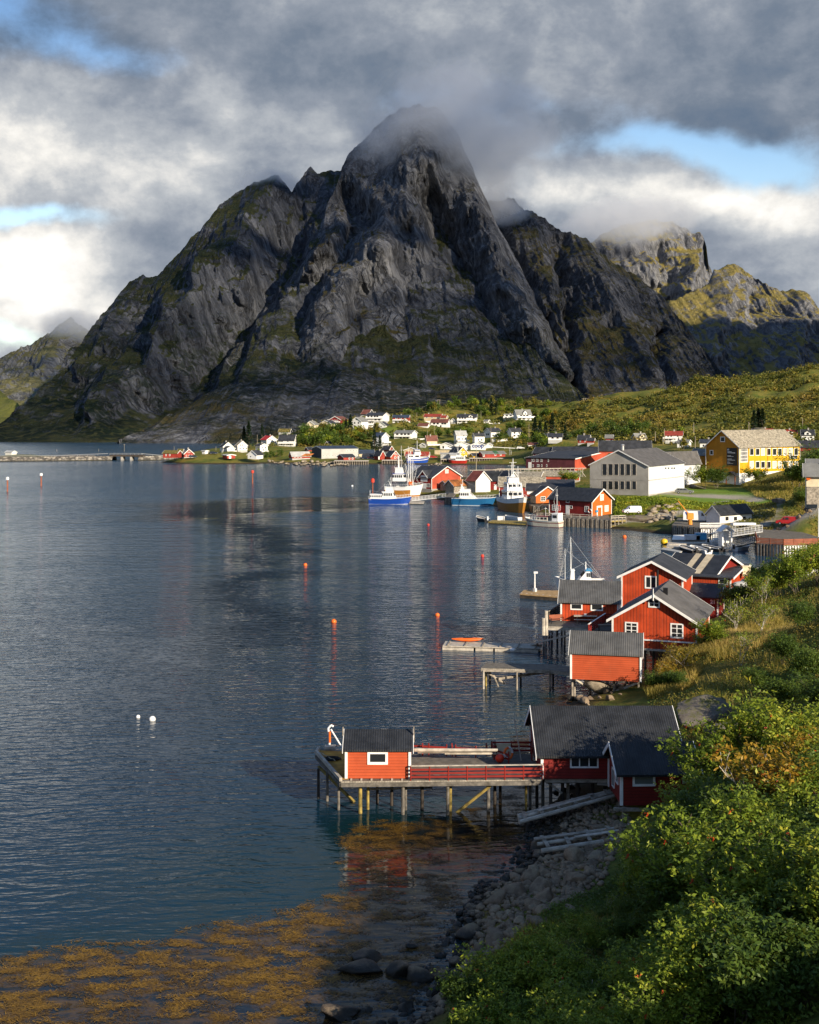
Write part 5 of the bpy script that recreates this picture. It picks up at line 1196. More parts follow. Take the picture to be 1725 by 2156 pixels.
def roof_strip(h, fr, px0, px1, mat_, name, lift=.12, s0=.0, s1=1.):
 e, c = (h['dL'], h['dR']) if h['ridge'] == 'L' else (h['dR'], h['dL'])
 W = (h['lv'] if h['ridge'] == 'L' else h['lu']) / 2; k = h['rise'] / W; ov = h['kw'].get('ov', .45)
 fc = 'L' if h['ridge'] == 'L' else 'R'
 a0, a1 = px0, px1
 th = .14 + lift * .2
 p = lambda a, s: h['P0'] + e * a + c * s + UPV * (h['hw'] + k * s + th)
 sA = -ov * (1 - s0) + W * s0; sB = W * s1
 b = MB(); q = [p(a0, sA), p(a1, sA), p(a1, sB), p(a0, sB)]
 b.hexa(q + [v + UPV * .03 for v in q])
 return b.build(name, MATS[mat_], h['root'])
roof_strip(RIGHTC, zB, RIGHTC['lu'] * .52, RIGHTC['lu'] * .64, 'cream_strip', 'roof_strip'); roof_strip(RIGHTC, zB, RIGHTC['lu'] * .27, RIGHTC['lu'] * .41, 'cream_strip', 'roof_strip', s0=-.0)
q = GAB['P0'] + GAB['dL'] * (GAB['lu'] * .42) + GAB['dR'] * 3.2
b = MB(); b.obox(q, GAB['dL'], GAB['dR'], .22, .22, GAB['hw'] + GAB['rise'] * .6, GAB['hw'] + GAB['rise'] + .35); b.build('chimney', MATS['black'], GAB['root'])
q = GAB['P0'] + GAB['dL'] * (GAB['lu'] * .5) - GAB['dR'] * .62
b = MB(); b.tube(q + UPV * (GAB['hw'] + GAB['rise'] - .5), q + UPV * (GAB['hw'] + GAB['rise'] + .75), .06, .04); b.build('finial', MATS['trim'], GAB['root'])
q = TALL['P0'] + TALL['dL'] * (TALL['lu'] * .40) - TALL['dR'] * .35
b = MB(); b.tube(q + UPV * (TALL['hw'] - 1.6), q + UPV * (TALL['hw'] + .9), .13, .13, 8); b.build('flue', MATS['black'], TALL['root'])
b = MB(); q = GAB['P0'] + GAB['dL'] * (GAB['lu'] / 2) - GAB['dR'] * .06
_, zz = face_hit(GAB, 'L', *zB(1000, 449))
b.obox(q, GAB['dL'], GAB['dR'], GAB['lu'] / 2 + .15, .07, zz - .08, zz + .05); b.build('white_ledge', MATS['trim'], GAB['root'])
e = HUT['dL']
for sx in (-.28, HUT['lu'] + .28):
 b = MB(); o = HUT['P0'] + e * sx + HUT['dR'] * 1.2
 b.obox(o, e, HUT['dR'], .04, .07, HUT['hw'] + .2, HUT['hw'] + HUT['rise'] + .45); b.build('roof_post', MATS['old_wood'], HUT['root'])
b = MB(); o = HUT['P0'] - HUT['dR'] * .12
b.obox(o + e * (HUT['lu'] / 2 + .25), e, HUT['dR'], HUT['lu'] / 2 - .35, .12, -.34, -.12)
for f in (.12, .28, .44, .6, .76, .92):
 b.obox(o + e * (HUT['lu'] * f), e, HUT['dR'], .06, .2, -.12, .02)
b.build('sill_beam', MATS['pale_wood'], HUT['root'])
# ------------------------------------------------------------------ piers and quays
def pile(parent, px, py, ztop, r=.13, mat_='old_wood', zbase=None, fr=zA, lean=(0, 0)):
 x, y = fr(px, py); z0 = 0. if zbase is None else zbase; q = PW(x, y, z0)
 b = MB(); b.tube((q.x, q.y, z0 - 1.), (q.x + lean[0], q.y + lean[1], ztop), r * .8, r * .7, 8)
 return b.build('pile', MATS[mat_], parent, smooth=False)
def slab(pts, z0, z1):
 b = MB(); b.prism([(p[0], p[1], z0) for p in pts], (0, 0, z1 - z0)); return b
def rail(parent, pts, z0, h, boards, mat_, post=1.4, top=None, bw=.14, pr=.05, name='railing'):
 b = MB(); t = MB()
 for a, c in zip(pts[:-1], pts[1:]):
  a = Vector((a[0], a[1], z0)); c = Vector((c[0], c[1], z0)); L = (c - a).length; n = max(1, round(L / post))
  for k in range(n + 1):
   q = a.lerp(c, k / n); b.tube(q, q + UPV * h, pr, pr, 4)
  for f in boards:
   b.bar(a + UPV * (h * f), c + UPV * (h * f), .03, bw)
  if top:
   t.bar(a + UPV * (h + .02), c + UPV * (h + .02), .13, .06)
 o = b.build(name, MATS[mat_], parent)
 if top:
  t.build('handrail', MATS[top], parent)
 return o
DZ = 2.38
q = [PW(*zA(168, 318), DZ), PW(*zA(268, 432), DZ), PW(*zA(1085, 424), DZ), PW(*zA(1085, 350), DZ), PW(*zA(180, 300), DZ)]
PIER = thing('pier', 'long grey timber pier on thick piles carrying the small orange red hut', 'pier', q[1])
slab(q, DZ - .10, DZ).build('deck', MATS['plank_deck'], PIER)
b = MB()
b.bar(q[1] - UPV * .24, q[2] - UPV * .24, .16, .26); b.bar(q[0] - UPV * .24, q[1] - UPV * .24, .16, .26); b.bar(q[4] - UPV * .24, q[3] - UPV * .24, .16, .26)
for f in np.linspace(.05, .95, 16):
 b.bar(q[1].lerp(q[2], f) - UPV * .2, q[4].lerp(q[3], f) - UPV * .2, .1, .2)
b.build('beam', MATS['grey_wood'], PIER)
yq = [PW(*zA(172, 320), DZ), PW(*zA(258, 424), DZ), PW(*zA(300, 424), DZ), PW(*zA(300, 312), DZ), PW(*zA(182, 308), DZ)]
slab(yq, DZ + .004, DZ + .03).build('yellow_floor', MATS['yellow_deck'], PIER)
b = MB(); b.bar(q[0] + UPV * .12, q[1] + UPV * .12, .2, .24); b.bar(q[0] + UPV * .1, q[4] + UPV * .1, .2, .2)
b.build('kerb_beam', MATS['pale_wood'], PIER)
for px, py, m_, r in ((177, 500, 'dark_wood', .13), (213, 512, 'old_wood', .13), (259, 548, 'old_wood', .12), (347, 562, 'wet_wood', .17), (378, 545, 'wet_wood', .13), (416, 520, 'dark_wood', .13), (475, 530, 'dark_wood', .15), (520, 566, 'old_wood', .16), (531, 548, 'old_wood', .13), (598, 545, 'dark_wood', .16),
 (702, 566, 'old_wood', .15), (713, 552, 'wet_wood', .14), (867, 552, 'old_wood', .16), (893, 525, 'dark_wood', .15), (915, 515, 'dark_wood', .14), (1020, 548, 'wet_wood', .12), (1036, 540, 'old_wood', .14), (1064, 520, 'dark_wood', .15), (1088, 528, 'old_wood', .15)):
 pile(PIER, px, py, DZ - .3, r, 'grey_wood' if m_ == 'old_wood' else m_)
b = MB(); b.tube(PW(*zA(735, 556), 0) + UPV * -.1, PW(*zA(893, 436), DZ - .3), .11, .10); b.build('brace', MATS['wet_wood'], PIER)
b = MB(); b.tube(PW(*zA(322, 516), 0), PW(*zA(178, 372), 1.6), .12, .11); b.build('brace', MATS['wet_wood'], PIER)
b = MB(); b.bar(PW(*zA(372, 463), 1.35), PW(*zA(640, 458), 1.35), .06, .12); b.build('brace', MATS['old_wood'], PIER)
rail(PIER, [q[1].lerp(q[2], .345), q[2]], DZ, .98, (.25, .5, .75), 'red_rail', 1.35, 'pale_wood')
rail(PIER, [q[4].lerp(q[3], .42), q[4].lerp(q[3], .58)], DZ, .85, (.35, .7), 'red_rail', 1.3)
rail(PIER, [q[4].lerp(q[3], .62), q[4].lerp(q[3], .8), q[4].lerp(q[3], .8) - Vector((-.8, 1.2, 0))], DZ, .85, (.35, .7), 'red_rail', 1.3)
eb = [PW(*zA(1045, 352), DZ), PW(*zA(1040, 322), DZ), PW(*zA(880, 322), DZ), PW(*zA(890, 345), DZ)]
slab([eb[0], eb[1], eb[2], eb[3]], DZ - .12, DZ - .004).build('side_deck', MATS['plank_deck'], PIER)
rail(PIER, [eb[0] + Vector((0, .2, 0)), eb[1], eb[2], eb[3]], DZ, .95, (.3, .6, .9), 'red_rail', 1.3)
def tg(o, label, cat, group=None): return tag(o, label, cat, group)
o = PW(*zA(222, 300), DZ); b = MB()
b.path([o, o + Vector((0, 0, .8)), o + Vector((-.1, 0, 1.5)), o + Vector((.1, 0, 1.75)), o + Vector((.3, 0, 1.65))], .08, 8)
dv = thing('davit', 'white boat davit with a red wrapped strut on the pier end', 'davit', o)
b.build('arm', MATS['paint_white'], dv)
b = MB(); b.tube(o + Vector((.1, 0, 1.45)), o + Vector((.9, .1, .1)), .06, .06, 8); b.build('strut', MATS['paint_white'], dv)
b = MB(); b.tube(o + Vector((.03, -.1, .5)), o + Vector((.02, -.1, 1.3)), .08, .08, 8); b.build('wrap', MATS['buoy_orange'], dv)
b = MB(); b.box(o.x - .35, o.x + .45, o.y - .3, o.y + .3, DZ + .03, DZ + .22); b.build('base', MATS['pale_wood'], dv)
b = MB(); rr = random.Random(2); c = PW(*zA(232, 346), DZ)
for k in range(60):
 a0 = k * .7; a1 = (k + 1) * .7; r0 = .2 + .22 * rr.random()
 b.tube(c + Vector((math.cos(a0) * r0 * 1.6, math.sin(a0) * r0, .06 + .002 * k)), c + Vector((math.cos(a1) * r0 * 1.6, math.sin(a1) * r0, .06 + .002 * k)), .03, .03, 5)
tg(b.build('rope_coil', MATS['rubber']), 'dark tangled rope coil on the yellow pier floor', 'rope')
b = MB(); p0 = PW(*zA(185, 318), DZ + .1); pts = [p0 + Vector((.15 * k, -.25 * k + .1 * math.sin(k * 2), .05)) for k in range(9)]
b.path(pts, .03, 5); tg(b.build('mooring_rope', MATS['rope']), 'pale mooring rope lying along the pier edge beam', 'rope')
for k, (a, c, r, dz) in enumerate((((566, 305), (905, 305), .13, .95), ((580, 312), (880, 312), .11, .75), ((690, 318), (900, 320), .09, .62))):
 b = MB(); b.tube(PW(*zA(*a), DZ + dz), PW(*zA(*c), DZ + dz), r, r * .8, 8)
 tg(b.build('spar', MATS['pale_wood']), ['long pale topmost spar stored along the pier', 'middle pale spar stored under the topmost one', 'short thin spar lowest of the stored bundle'][k], 'spar', 'spars stored along the pier')
b = MB()
for px in (600, 720, 860):
 a = PW(*zA(px, 328), DZ); b.bar(a, a + UPV * .8, .1); b.bar(a + Vector((0, -.3, .62)), a + Vector((0, .5, .62)), .08); b.bar(a + Vector((0, .4, 0)), a + Vector((0, .4, .8)), .1)
b.bar(PW(*zA(600, 328), DZ) + UPV * .3, PW(*zA(860, 328), DZ) + UPV * .3, .08)
tg(b.build('trestle', MATS['red_rail']), 'low red trestle carrying the stored spars', 'trestle')
def ring(b, c, R0, r, ax, n=20):
 u = Vector((1, 0, 0)) if abs(ax.x) < .9 else Vector((0, 1, 0)); u = (u - ax * u.dot(ax)).normalized(); v = ax.cross(u)
 for k in range(n):
  b.cur = 1 if (k // 5) % 2 else 0
  b.tube(c + (u * math.cos(2 * math.pi * k / n) + v * math.sin(2 * math.pi * k / n)) * R0, c + (u * math.cos(2 * math.pi * (k + 1) / n) + v * math.sin(2 * math.pi * (k + 1) / n)) * R0, r, r, 8)
 b.cur = 0
b = MB(); ring(b, PW(*zA(948, 318), DZ + .55), .38, .09, Vector((.6, -.8, .1)).normalized()); tg(b.build('life_ring', [MATS['paint_white'], MATS['buoy_orange']]), 'white and orange life ring hanging by the crates on the pier', 'life ring')
b = MB(); b.ball(PW(*zA(913, 338), DZ + .3), .32); tg(b.build('float_ball', MATS['buoy_red'], smooth=True), 'red net float lying on the pier deck', 'float')
for k, (px, py, s) in enumerate(((928, 318, .5), (912, 305, .42))):
 c = PW(*zA(px, py), DZ); b = MB(); b.box(c.x - s, c.x + s, c.y - s * .8, c.y + s * .8, DZ, DZ + s * 1.5); b.box(c.x - s * 1.06, c.x + s * 1.06, c.y - s * .86, c.y + s * .86, DZ + s * 1.5, DZ + s * 1.62)
 tg(b.build('crate', MATS[['cream', 'old_wood'][k]]), ['cream coloured chest beside the life ring', 'grey wooden crate behind the cream chest'][k], 'crate')
c = PW(*zA(1000, 348), DZ); b = MB(); b.bar(c, c + Vector((-.45, .3, 2.9)), .08, .24, up=(0, 1, 0)); tg(b.build('plank', MATS['pale_wood']), 'pale plank leaning upright behind the pier rail', 'plank')
UB = thing('boathouse_piles', 'dark timber piles and braces under the wide roofed boathouse', 'piles', PW(*zA(1200, 480), 0))
for px, py in ((1120, 515), (1168, 505), (1190, 498), (1230, 500), (1290, 505), (1340, 500), (1400, 560), (1416, 610), (1420, 555), (1520, 590)):
 pile(UB, px, py, 2.3 if px < 1380 else 1.8, .16, 'dark_wood' if px not in (1190, 1416, 1400) else 'old_wood', zbase=.6)
b = MB(); b.bar(PW(*zA(1095, 428), 2.2), PW(*zA(1360, 428), 2.2), .2, .25); b.bar(PW(*zA(1100, 430), 2.1), PW(*zA(1165, 480), 1.2), .14); b.bar(PW(*zA(1375, 545), 1.75), PW(*zA(1560, 548), 1.75), .15, .2); b.bar(PW(*zA(1310, 440), 2.0), PW(*zA(1372, 445), 2.0), .5, .08); b.build('beam', MATS['old_wood'], UB)
b = MB(); a = BOAT['P0'] + BOAT['dL'] * BOAT['lu'] / 2 + BOAT['dR'] * 1.; b.obox(BOAT['P0'] + BOAT['dL'] * (BOAT['lu'] / 2) + BOAT['dR'] * (BOAT['lv'] / 2), BOAT['dL'], BOAT['dR'], BOAT['lu'] / 2 - .3, BOAT['lv'] / 2 - .3, -.4, -.02); b.build('floor_frame', MATS['dark_wood'], UB)
def slipway(label, A, B, C, D, zl, zr, planks):
 r = thing('slipway', label, 'slipway', PW(*zA(*A), zl), 'log slipways below the boathouse')
 a, b_, c, d = PW(*zA(*A), zl), PW(*zA(*B), zr), PW(*zA(*C), zl - .05), PW(*zA(*D), zr - .05)
 for p0, p1, rad in ((a, b_, .13), (c, d, .15), (a.lerp(c, .45) + UPV * .02, b_.lerp(d, .45) + UPV * .02, .12)):
  m = MB(); m.tube(p0, p1, rad, rad * .85, 8); m.build('log', MATS['pale_wood'], r)
 for f in np.linspace(.06, .94, 6):
  m = MB(); m.bar(a.lerp(b_, f) + UPV * .17, c.lerp(d, f) + UPV * .17, .24, .06); m.build('cross_plank', MATS['old_wood'], r)
 for f0, f1, w in planks:
  m = MB(); m.bar(a.lerp(c, w).lerp(b_.lerp(d, w), f0) + UPV * .24, a.lerp(c, w).lerp(b_.lerp(d, w), f1) + UPV * .24, .3, .06); m.build('plank', MATS['old_wood' if w < .5 else 'pale_wood'], r)
 m = MB()
 for f in (.08, .5, .8):
  for p0, p1 in ((a, b_), (c, d)):
   p = p0.lerp(p1, f); m.tube(p - UPV * 1.2, p, .11, .11)
 m.build('support', MATS['dark_wood'], r)
slipway('upper log slipway with a brown plank, running down from the wing of the boathouse', (986, 572), (1362, 470), (992, 597), (1378, 490), .7, 1.5, ((.25, .8, .4), (.2, .75, .62)))
slipway('lower log slipway with loose boards, partly behind the bushes', (1052, 668), (1560, 600), (1082, 714), (1560, 640), .85, 1.7, ((.0, .4, .3), (.3, .8, .6)))
z2 = 2.0
q = [PW(*zB(246, 572), z2), PW(*zB(548, 580), z2), PW(*zB(640, 592), z2), PW(*zB(640, 566), z2), PW(*zB(562, 555), z2), PW(*zB(268, 548), z2)]
PIER2 = thing('pier', 'narrow weathered pier leading from the windowless shed', 'pier', q[1])
slab(q, z2 - .12, z2).build('deck', MATS['plank_deck'], PIER2)
b = MB(); b.bar(q[0] - UPV * .22, q[1] - UPV * .22, .14, .2); b.bar(q[1] - UPV * .22, q[2] - UPV * .22, .14, .2); b.bar(q[5] - UPV * .22, q[4] - UPV * .22, .14, .2); b.build('beam', MATS['old_wood'], PIER2)
for px, py, m_ in ((257, 662, 'pale_wood'), (268, 650, 'wet_wood'), (403, 668, 'old_wood'), (420, 645, 'dark_wood'), (548, 664, 'old_wood'), (562, 640, 'dark_wood'), (285, 640, 'dark_wood')):
 pile(PIER2, px, py, z2 - .2, .13, m_, fr=zB)
b = MB(); b.tube(PW(*zB(262, 584), 1.6), PW(*zB(350, 640), .3), .11, .11); b.tube(PW(*zB(300, 600), 1.2), PW(*zB(322, 655), .1), .09); b.bar(PW(*zB(322, 618), .9), PW(*zB(540, 588), 1.2), .2, .22); b.build('brace', MATS['old_wood'], PIER2)
UP = thing('shed_piles', 'short piles and diagonal struts under the windowless shed', 'piles', PW(*zB(700, 690), .3))
for px, py, zb in ((645, 704, .1), (722, 662, .5), (828, 690, .5), (885, 690, .6), (935, 672, 1.), (655, 690, .2)):
 pile(UP, px, py, 2.05, .15, 'old_wood', zb, zB)
b = MB(); b.bar(PW(*zB(660, 622), 2.), PW(*zB(722, 662), .8), .16); b.bar(PW(*zB(838, 672), .9), PW(*zB(930, 636), 1.9), .18); b.build('brace', MATS['pale_wood'], UP)
zr = .45
q = [PW(*zB(78, 474), zr), PW(*zB(505, 486), zr), PW(*zB(514, 468), zr), PW(*zB(92, 452), zr)]
RAFT = thing('raft', 'long pale plank raft moored beside the deck, carrying an orange kayak', 'raft', q[0])
slab(q, zr - .1, zr).build('deck', MATS['pale_wood'], RAFT)
b = MB()
for f0, f1 in ((.0, .32), (.34, .52), (.54, .98)):
 for r0, r1 in ((0, 1), (3, 2)):
  a, c = q[r0].lerp(q[r1], f0), q[r0].lerp(q[r1], f1)
  b.bar(a + UPV * -.35, c + UPV * -.35, .3, .36)
b.build('float_beam', MATS['pale_wood'], RAFT)
b = MB()
for f in np.linspace(.05, .95, 6):
 b.bar(q[0].lerp(q[1], f) + UPV * .06, q[3].lerp(q[2], f) + UPV * .06, .16, .1)
b.build('cross_beam', MATS['old_wood'], RAFT)
for k, (px, py) in enumerate(((195, 478), (310, 484), (385, 492))):
 b = MB(); b.ball(PW(*zB(px, py), .2), .26, 1.7, .9, .9); tg(b.build('fender', MATS['paint_white'], smooth=True), 'white fender hanging on the long raft', 'fender', 'white fenders along the long raft')
kc = PW(*zB(190, 458), zr); b = MB()
ka = Vector((1, .02, 0)).normalized()
N = 14; rings = []
for i in range(N + 1):
 t = i / N; w = math.sin(math.pi * min(max(t, .02), .98)) ** .6; s = (t - .5) * 3.9
 rings.append([kc + ka * s + Vector((0, math.cos(g) * .34 * w, .30 + math.sin(g) * .24 * w + .10 * (2 * t - 1) ** 2)) for g in np.linspace(0, 2 * math.pi, 11)[:-1]])
vs = [p for r_ in rings for p in r_]; fs = [(i * 10 + k, i * 10 + (k + 1) % 10, (i + 1) * 10 + (k + 1) % 10, (i + 1) * 10 + k) for i in range(N) for k in range(10)]
b.add(vs, fs); ky = thing('kayak', 'orange kayak lying on the long raft', 'kayak', kc); b.build('hull', MATS['kayak_orange'], ky, smooth=True)
b = MB(); b.bar(kc + ka * -.55 + UPV * .54, kc + ka * .5 + UPV * .54, .36, .05); b.build('cockpit', MATS['rubber'], ky)
def gangway(label, A, B, w, h, mat_='steel', deck='pale_wood', n=8, arch=False, two=True):
 A = Vector(A); B = Vector(B); d = (B - A); dh = Vector((d.x, d.y, 0)).normalized(); s = Vector((-dh.y, dh.x, 0)) * (w / 2)
 r = thing('gangway', label, 'gangway', A)
 b = MB(); b.bar(A, B, w, .1); b.build('deck', MATS[deck], r)
 for sg in (-1, 1):
  b = MB()
  b.bar(A + s * sg, B + s * sg, .06, .16)
  for f in ((1.,) if arch else (.33, .66, 1.)):
   b.tube(A + s * sg + UPV * h * f, B + s * sg + UPV * h * f, .035, .035, 5)
  for k in range(n + 1):
   p = A.lerp(B, k / n) + s * sg; b.tube(p, p + UPV * h, .03, .03, 5)
   if arch and k < n:
    p2 = A.lerp(B, (k + 1) / n) + s * sg; b.tube(p if k % 2 else p + UPV * h, p2 + UPV * h if k % 2 else p2, .03, .03, 5)
  b.build('railing', MATS[mat_], r)
 return r
gangway('grey gangway sloping from the long raft up to the cabin deck', PW(*zB(475, 464), .6), PW(*zB(668, 420), 2.7), 1.1, 1.0, n=5, arch=True)
zd = .6
q = [PW(*zB(414, 248), zd), PW(*zB(600, 262), zd), PW(*zB(604, 232), zd), PW(*zB(432, 230), zd)]
DOCK = thing('floating_dock', 'tan floating dock edged with white fenders and a camera post', 'dock', q[0])
slab(q, zd - .12, zd).build('deck', MATS['tan_deck'], DOCK); slab([p.lerp(q[0].lerp(q[2], .5), .03) for p in q], 0. - .3, zd - .13).build('float_beam', MATS['dark_wood'], DOCK)
for px, py in ((424, 248), (446, 250), (468, 252), (492, 254), (518, 256), (548, 259), (575, 261)):
 b = MB(); b.ball(PW(*zB(px, py + 2), .35), .3, 1.5, .9, .9); tg(b.build('fender', MATS['paint_white'], smooth=True), 'white fender along the tan floating dock', 'fender', 'white fenders along the tan dock')
c = PW(*zB(481, 236), zd); b = MB(); lp = thing('dock_post', 'white post with a lamp head on the tan floating dock', 'post', c)
b.tube(c, c + UPV * 2.7, .13, .10, 8); b.build('pole', MATS['paint_white'], lp)
b = MB(); b.obox(c + Vector((.15, 0, 2.7)), Vector((1, 0, 0)), Vector((0, 1, 0)), .3, .15, 0, .28); b.build('lamp_head', MATS['paint_white'], lp)
b = MB(); b.tube(c, c + UPV * .5, .4, .35); b.build('base', MATS['steel'], lp)
zf = LOW['P0'].z - .05
q = [PW(*zB(520, 388), zf), PW(*zB(768, 396), zf), PW(*zB(815, 360), zf), PW(*zB(830, 345), zf), PW(*zB(548, 330), zf)]
DECK = thing('cabin_deck', 'grey plank deck on tall piles in front of the low cabin', 'deck', q[0])
slab(q, zf - .14, zf).build('deck', MATS['plank_deck'], DECK)
b = MB(); b.bar(q[0] - UPV * .28, q[1] - UPV * .28, .2, .25); b.bar(q[4] - UPV * .28, q[0] - UPV * .28, .2, .25); b.build('beam', MATS['pale_wood'], DECK)
for px, py, m_ in ((520, 478, 'pale_wood'), (530, 470, 'pale_wood'), (556, 465, 'dark_wood'), (580, 468, 'dark_wood'), (612, 470, 'old_wood'), (640, 466, 'dark_wood'), (668, 468, 'dark_wood'), (700, 470, 'old_wood'), (545, 440, 'dark_wood'), (740, 470, 'dark_wood'), (600, 452, 'dark_wood')):
 pile(DECK, px, py, zf - .2, .16, m_, fr=zB)
for px, hgt in ((519, .9), (531, 1.7)):
 c = PW(*zB(px, 388), zf); b = MB(); b.tube(c - UPV * 1., c + UPV * hgt, .22, .2); b.build('mooring_post', MATS['pale_wood'], DECK)
rail(DECK, [PW(*zB(541, 362), zf), PW(*zB(592, 330), zf)], zf, 1.0, (.2, .45, .7, .95), 'dark_wood', 1.2, 'pale_wood', .2)
zg = GAB['P0'].z + 1.1
q = [PW(*zB(716, 422), zg), PW(*zB(818, 424), zg), PW(*zB(818, 372), zg), PW(*zB(790, 372), zg)]
DECK2 = thing('cabin_deck', 'side deck with a dark red rail left of the large gable cabin', 'deck', q[0])
slab(q, zg - .14, zg).build('deck', MATS['plank_deck'], DECK2)
rail(DECK2, [q[0], q[3]], zg, 1.0, (.15, .4, .65, .9), 'red_rail', 1.2, 'trim', .18)
rail(DECK2, [q[3], q[2]], zg, 1.0, (.15, .4, .65, .9), 'red_rail', 1.2, None, .18)
for px in (722, 760, 800):
 c = PW(*zB(px, 424), zg); b = MB(); b.tube((c.x, c.y, -1), (c.x, c.y, zg - .1), .14, .14); b.build('pile', MATS['dark_wood'], DECK2)
c = PW(*zB(795, 412), zg); b = MB(); b.box(c.x - .9, c.x + .9, c.y - .45, c.y + .45, zg + .68, zg + .74)
tb = thing('deck_table', 'black table on the side deck of the large gable cabin', 'table', c)
b.build('table_top', MATS['black'], tb); b = MB()
for sx in (-.8, .8):
 for sy in (-.38, .38):
  b.tube((c.x + sx, c.y + sy, zg), (c.x + sx, c.y + sy, zg + .68), .03)
b.build('leg', MATS['black'], tb)
GP = thing('cabin_piles', 'pale piles and rope under the large gable cabin', 'piles', PW(*zB(1000, 520), 1.))
for px, py in ((1000, 545), (965, 540), (1060, 520), (1110, 512), (880, 530), (840, 540)):
 x, y = zB(px, py); p = PW(x, y, .6); b = MB(); b.tube((p.x, p.y, -.5), (p.x, p.y, GAB['P0'].z), .13, .12); b.build('pile', MATS['old_wood'], GP)
b = MB(); b.obox(GAB['P0'] + GAB['dL'] * (GAB['lu'] / 2) + GAB['dR'] * .1, GAB['dL'], GAB['dR'], GAB['lu'] / 2, .14, -.22, -.01); b.build('beam', MATS['pale_wood'], GP)
def picnic(c, L, z, ang, label):
 r = thing('picnic_table', label, 'table', c); e = Vector((math.cos(ang), math.sin(ang), 0)); n = Vector((-e.y, e.x, 0)); c = Vector((c.x, c.y, z))
 b = MB(); b.obox(c, e, n, L / 2, .42, .72, .78); b.build('table_top', MATS['pale_wood'], r)
 for sg in (-1, 1):
  b = MB(); b.obox(c + n * (.85 * sg), e, n, L / 2, .16, .43, .48); b.build('seat', MATS['pale_wood'], r)
 for sg in (-1, 1):
  b = MB(); o = c + e * (L * .36 * sg); b.bar(o - n * .8, o + n * .35 + UPV * .72, .09); b.bar(o + n * .8, o - n * .35 + UPV * .72, .09); b.bar(o - n * .95 + UPV * .4, o + n * .95 + UPV * .4, .09); b.build('leg', MATS['old_wood'], r)
picnic(PW(*zB(703, 372), zf), 2.6, zf, -.1, 'grey picnic table on the deck below the small windows')
pc = PW(*zB(699, 335), zf + .8); b = MB(); b.tube(PW(*zB(703, 372), zf) + UPV * .78, PW(*zB(703, 372), zf) + UPV * .98, .14, .18); tg(b.build('flower_pot', MATS['paint_white']), 'white pot standing on the picnic table', 'pot')
c = PW(*zB(577, 376), zf); e = Vector((.95, .3, 0)).normalized(); n = Vector((-e.y, e.x, 0)); bn = thing('bench', 'slatted bench with black iron ends on the deck corner', 'bench', c)
b = MB(); b.obox(c, e, n, .8, .24, .40, .45); b.build('seat', MATS['redbrown_rail'], bn); b = MB(); b.obox(c + n * .26, e, n, .8, .03, .5, .95); b.build('backrest', MATS['redbrown_rail'], bn)
for sg in (-1, 1):
 b = MB(); o = c + e * (.76 * sg); b.bar(o - n * .24, o - n * .24 + UPV * .65, .05); b.bar(o + n * .26, o + n * .28 + UPV * .95, .05); b.bar(o - n * .24 + UPV * .64, o + n * .26 + UPV * .64, .05); b.build('leg', MATS['black'], bn)
# ------------------------------------------------------------------ harbour quays, docks, racks, causeway
def plank_face(parent, A, B, z0, z1, mat_='old_wood', step=.55, w=.36, name='plank_wall'):
 b = MB(); A = Vector((A[0], A[1], 0)); B = Vector((B[0], B[1], 0)); L = (B - A).length; n = int(L / step); d = (B - A).normalized(); out = Vector((d.y, -d.x, 0))
 r2 = random.Random(4)
 for k in range(n):
  p = A + d * (step * (k + .5)); b.obox(p, d, out, w / 2, .05, z0 + r2.uniform(-.15, .15), z1)
 return b.build(name, MATS[mat_], parent)
def quay(label, pts, z, face=(0, 1), mat_='plank_deck', npile=8, rails=(), facemat='old_wood', back=True):
 r = thing('quay', label, 'quay', pts[0])
 slab(pts, z - .2, z).build('deck', MATS[mat_], r)
 for i in face:
  a, c = pts[i], pts[(i + 1) % len(pts)]
  plank_face(r, a, c, -.6, z - .2, facemat)
  for f in np.linspace(.02, .98, npile):
   p = Vector(a).lerp(Vector(c), f); b = MB(); b.tube((p.x, p.y, -1), (p.x, p.y, z + .05), .17, .16, 6); b.build('pile', MATS['dark_wood'], r)
 b = MB(); ctr = sum((Vector(p) for p in pts), Vector()) / len(pts)
 b.prism([Vector((p[0], p[1], -.8)).lerp(Vector((ctr.x, ctr.y, -.8)), .04) for p in pts], (0, 0, z + .55)); b.build('core', MATS['dark_wood'], r)
 return r
zq = 2.1
A0, A1, A2, A3 = PW(*zK(1003, 664), zq), PW(*zK(1562, 692), zq), PW(*zK(1590, 636), zq), PW(*zK(990, 612), zq)
A1 = Vector((A1.x, A1.y, zq))
Q = quay('plank faced quay in front of the dark red harbour boathouse', [A0, A1, A2 + Vector((0, 8, 0)), PW(*zK(840, 628), zq)], zq, (0,), npile=11)
rail(Q, [A0 + Vector((-6, 1.6, 0)), A0, A0.lerp(A1, .74)], zq, 1.05, (.55, .97), 'pale_wood', 2.6, None, .14, .07)
q = [PW(*zK(1565, 690), 2.0), PW(*zK(1735, 682), 2.0), PW(*zK(1735, 640), 2.0), PW(*zK(1570, 640), 2.0)]
Q2 = thing('quay', 'open timber jetty on piles between the boathouse quay and the boulders', 'quay', q[0])
slab(q, 1.8, 2.0).build('deck', MATS['plank_deck'], Q2)
for f in np.linspace(0., 1, 5):
 for w in (0., .8):
  p = q[0].lerp(q[1], f).lerp(q[3].lerp(q[2], f), w); b = MB(); b.tube((p.x, p.y, -1), (p.x, p.y, 2.4), .17, .16, 6); b.build('pile', MATS['old_wood'], Q2)
b = MB(); b.bar(q[0] + UPV * -1.5, q[1] + UPV * -1.3, .2); b.bar(q[0] + UPV * -.35, q[1] + UPV * -.35, .2, .3); b.build('beam', MATS['wet_wood'], Q2)
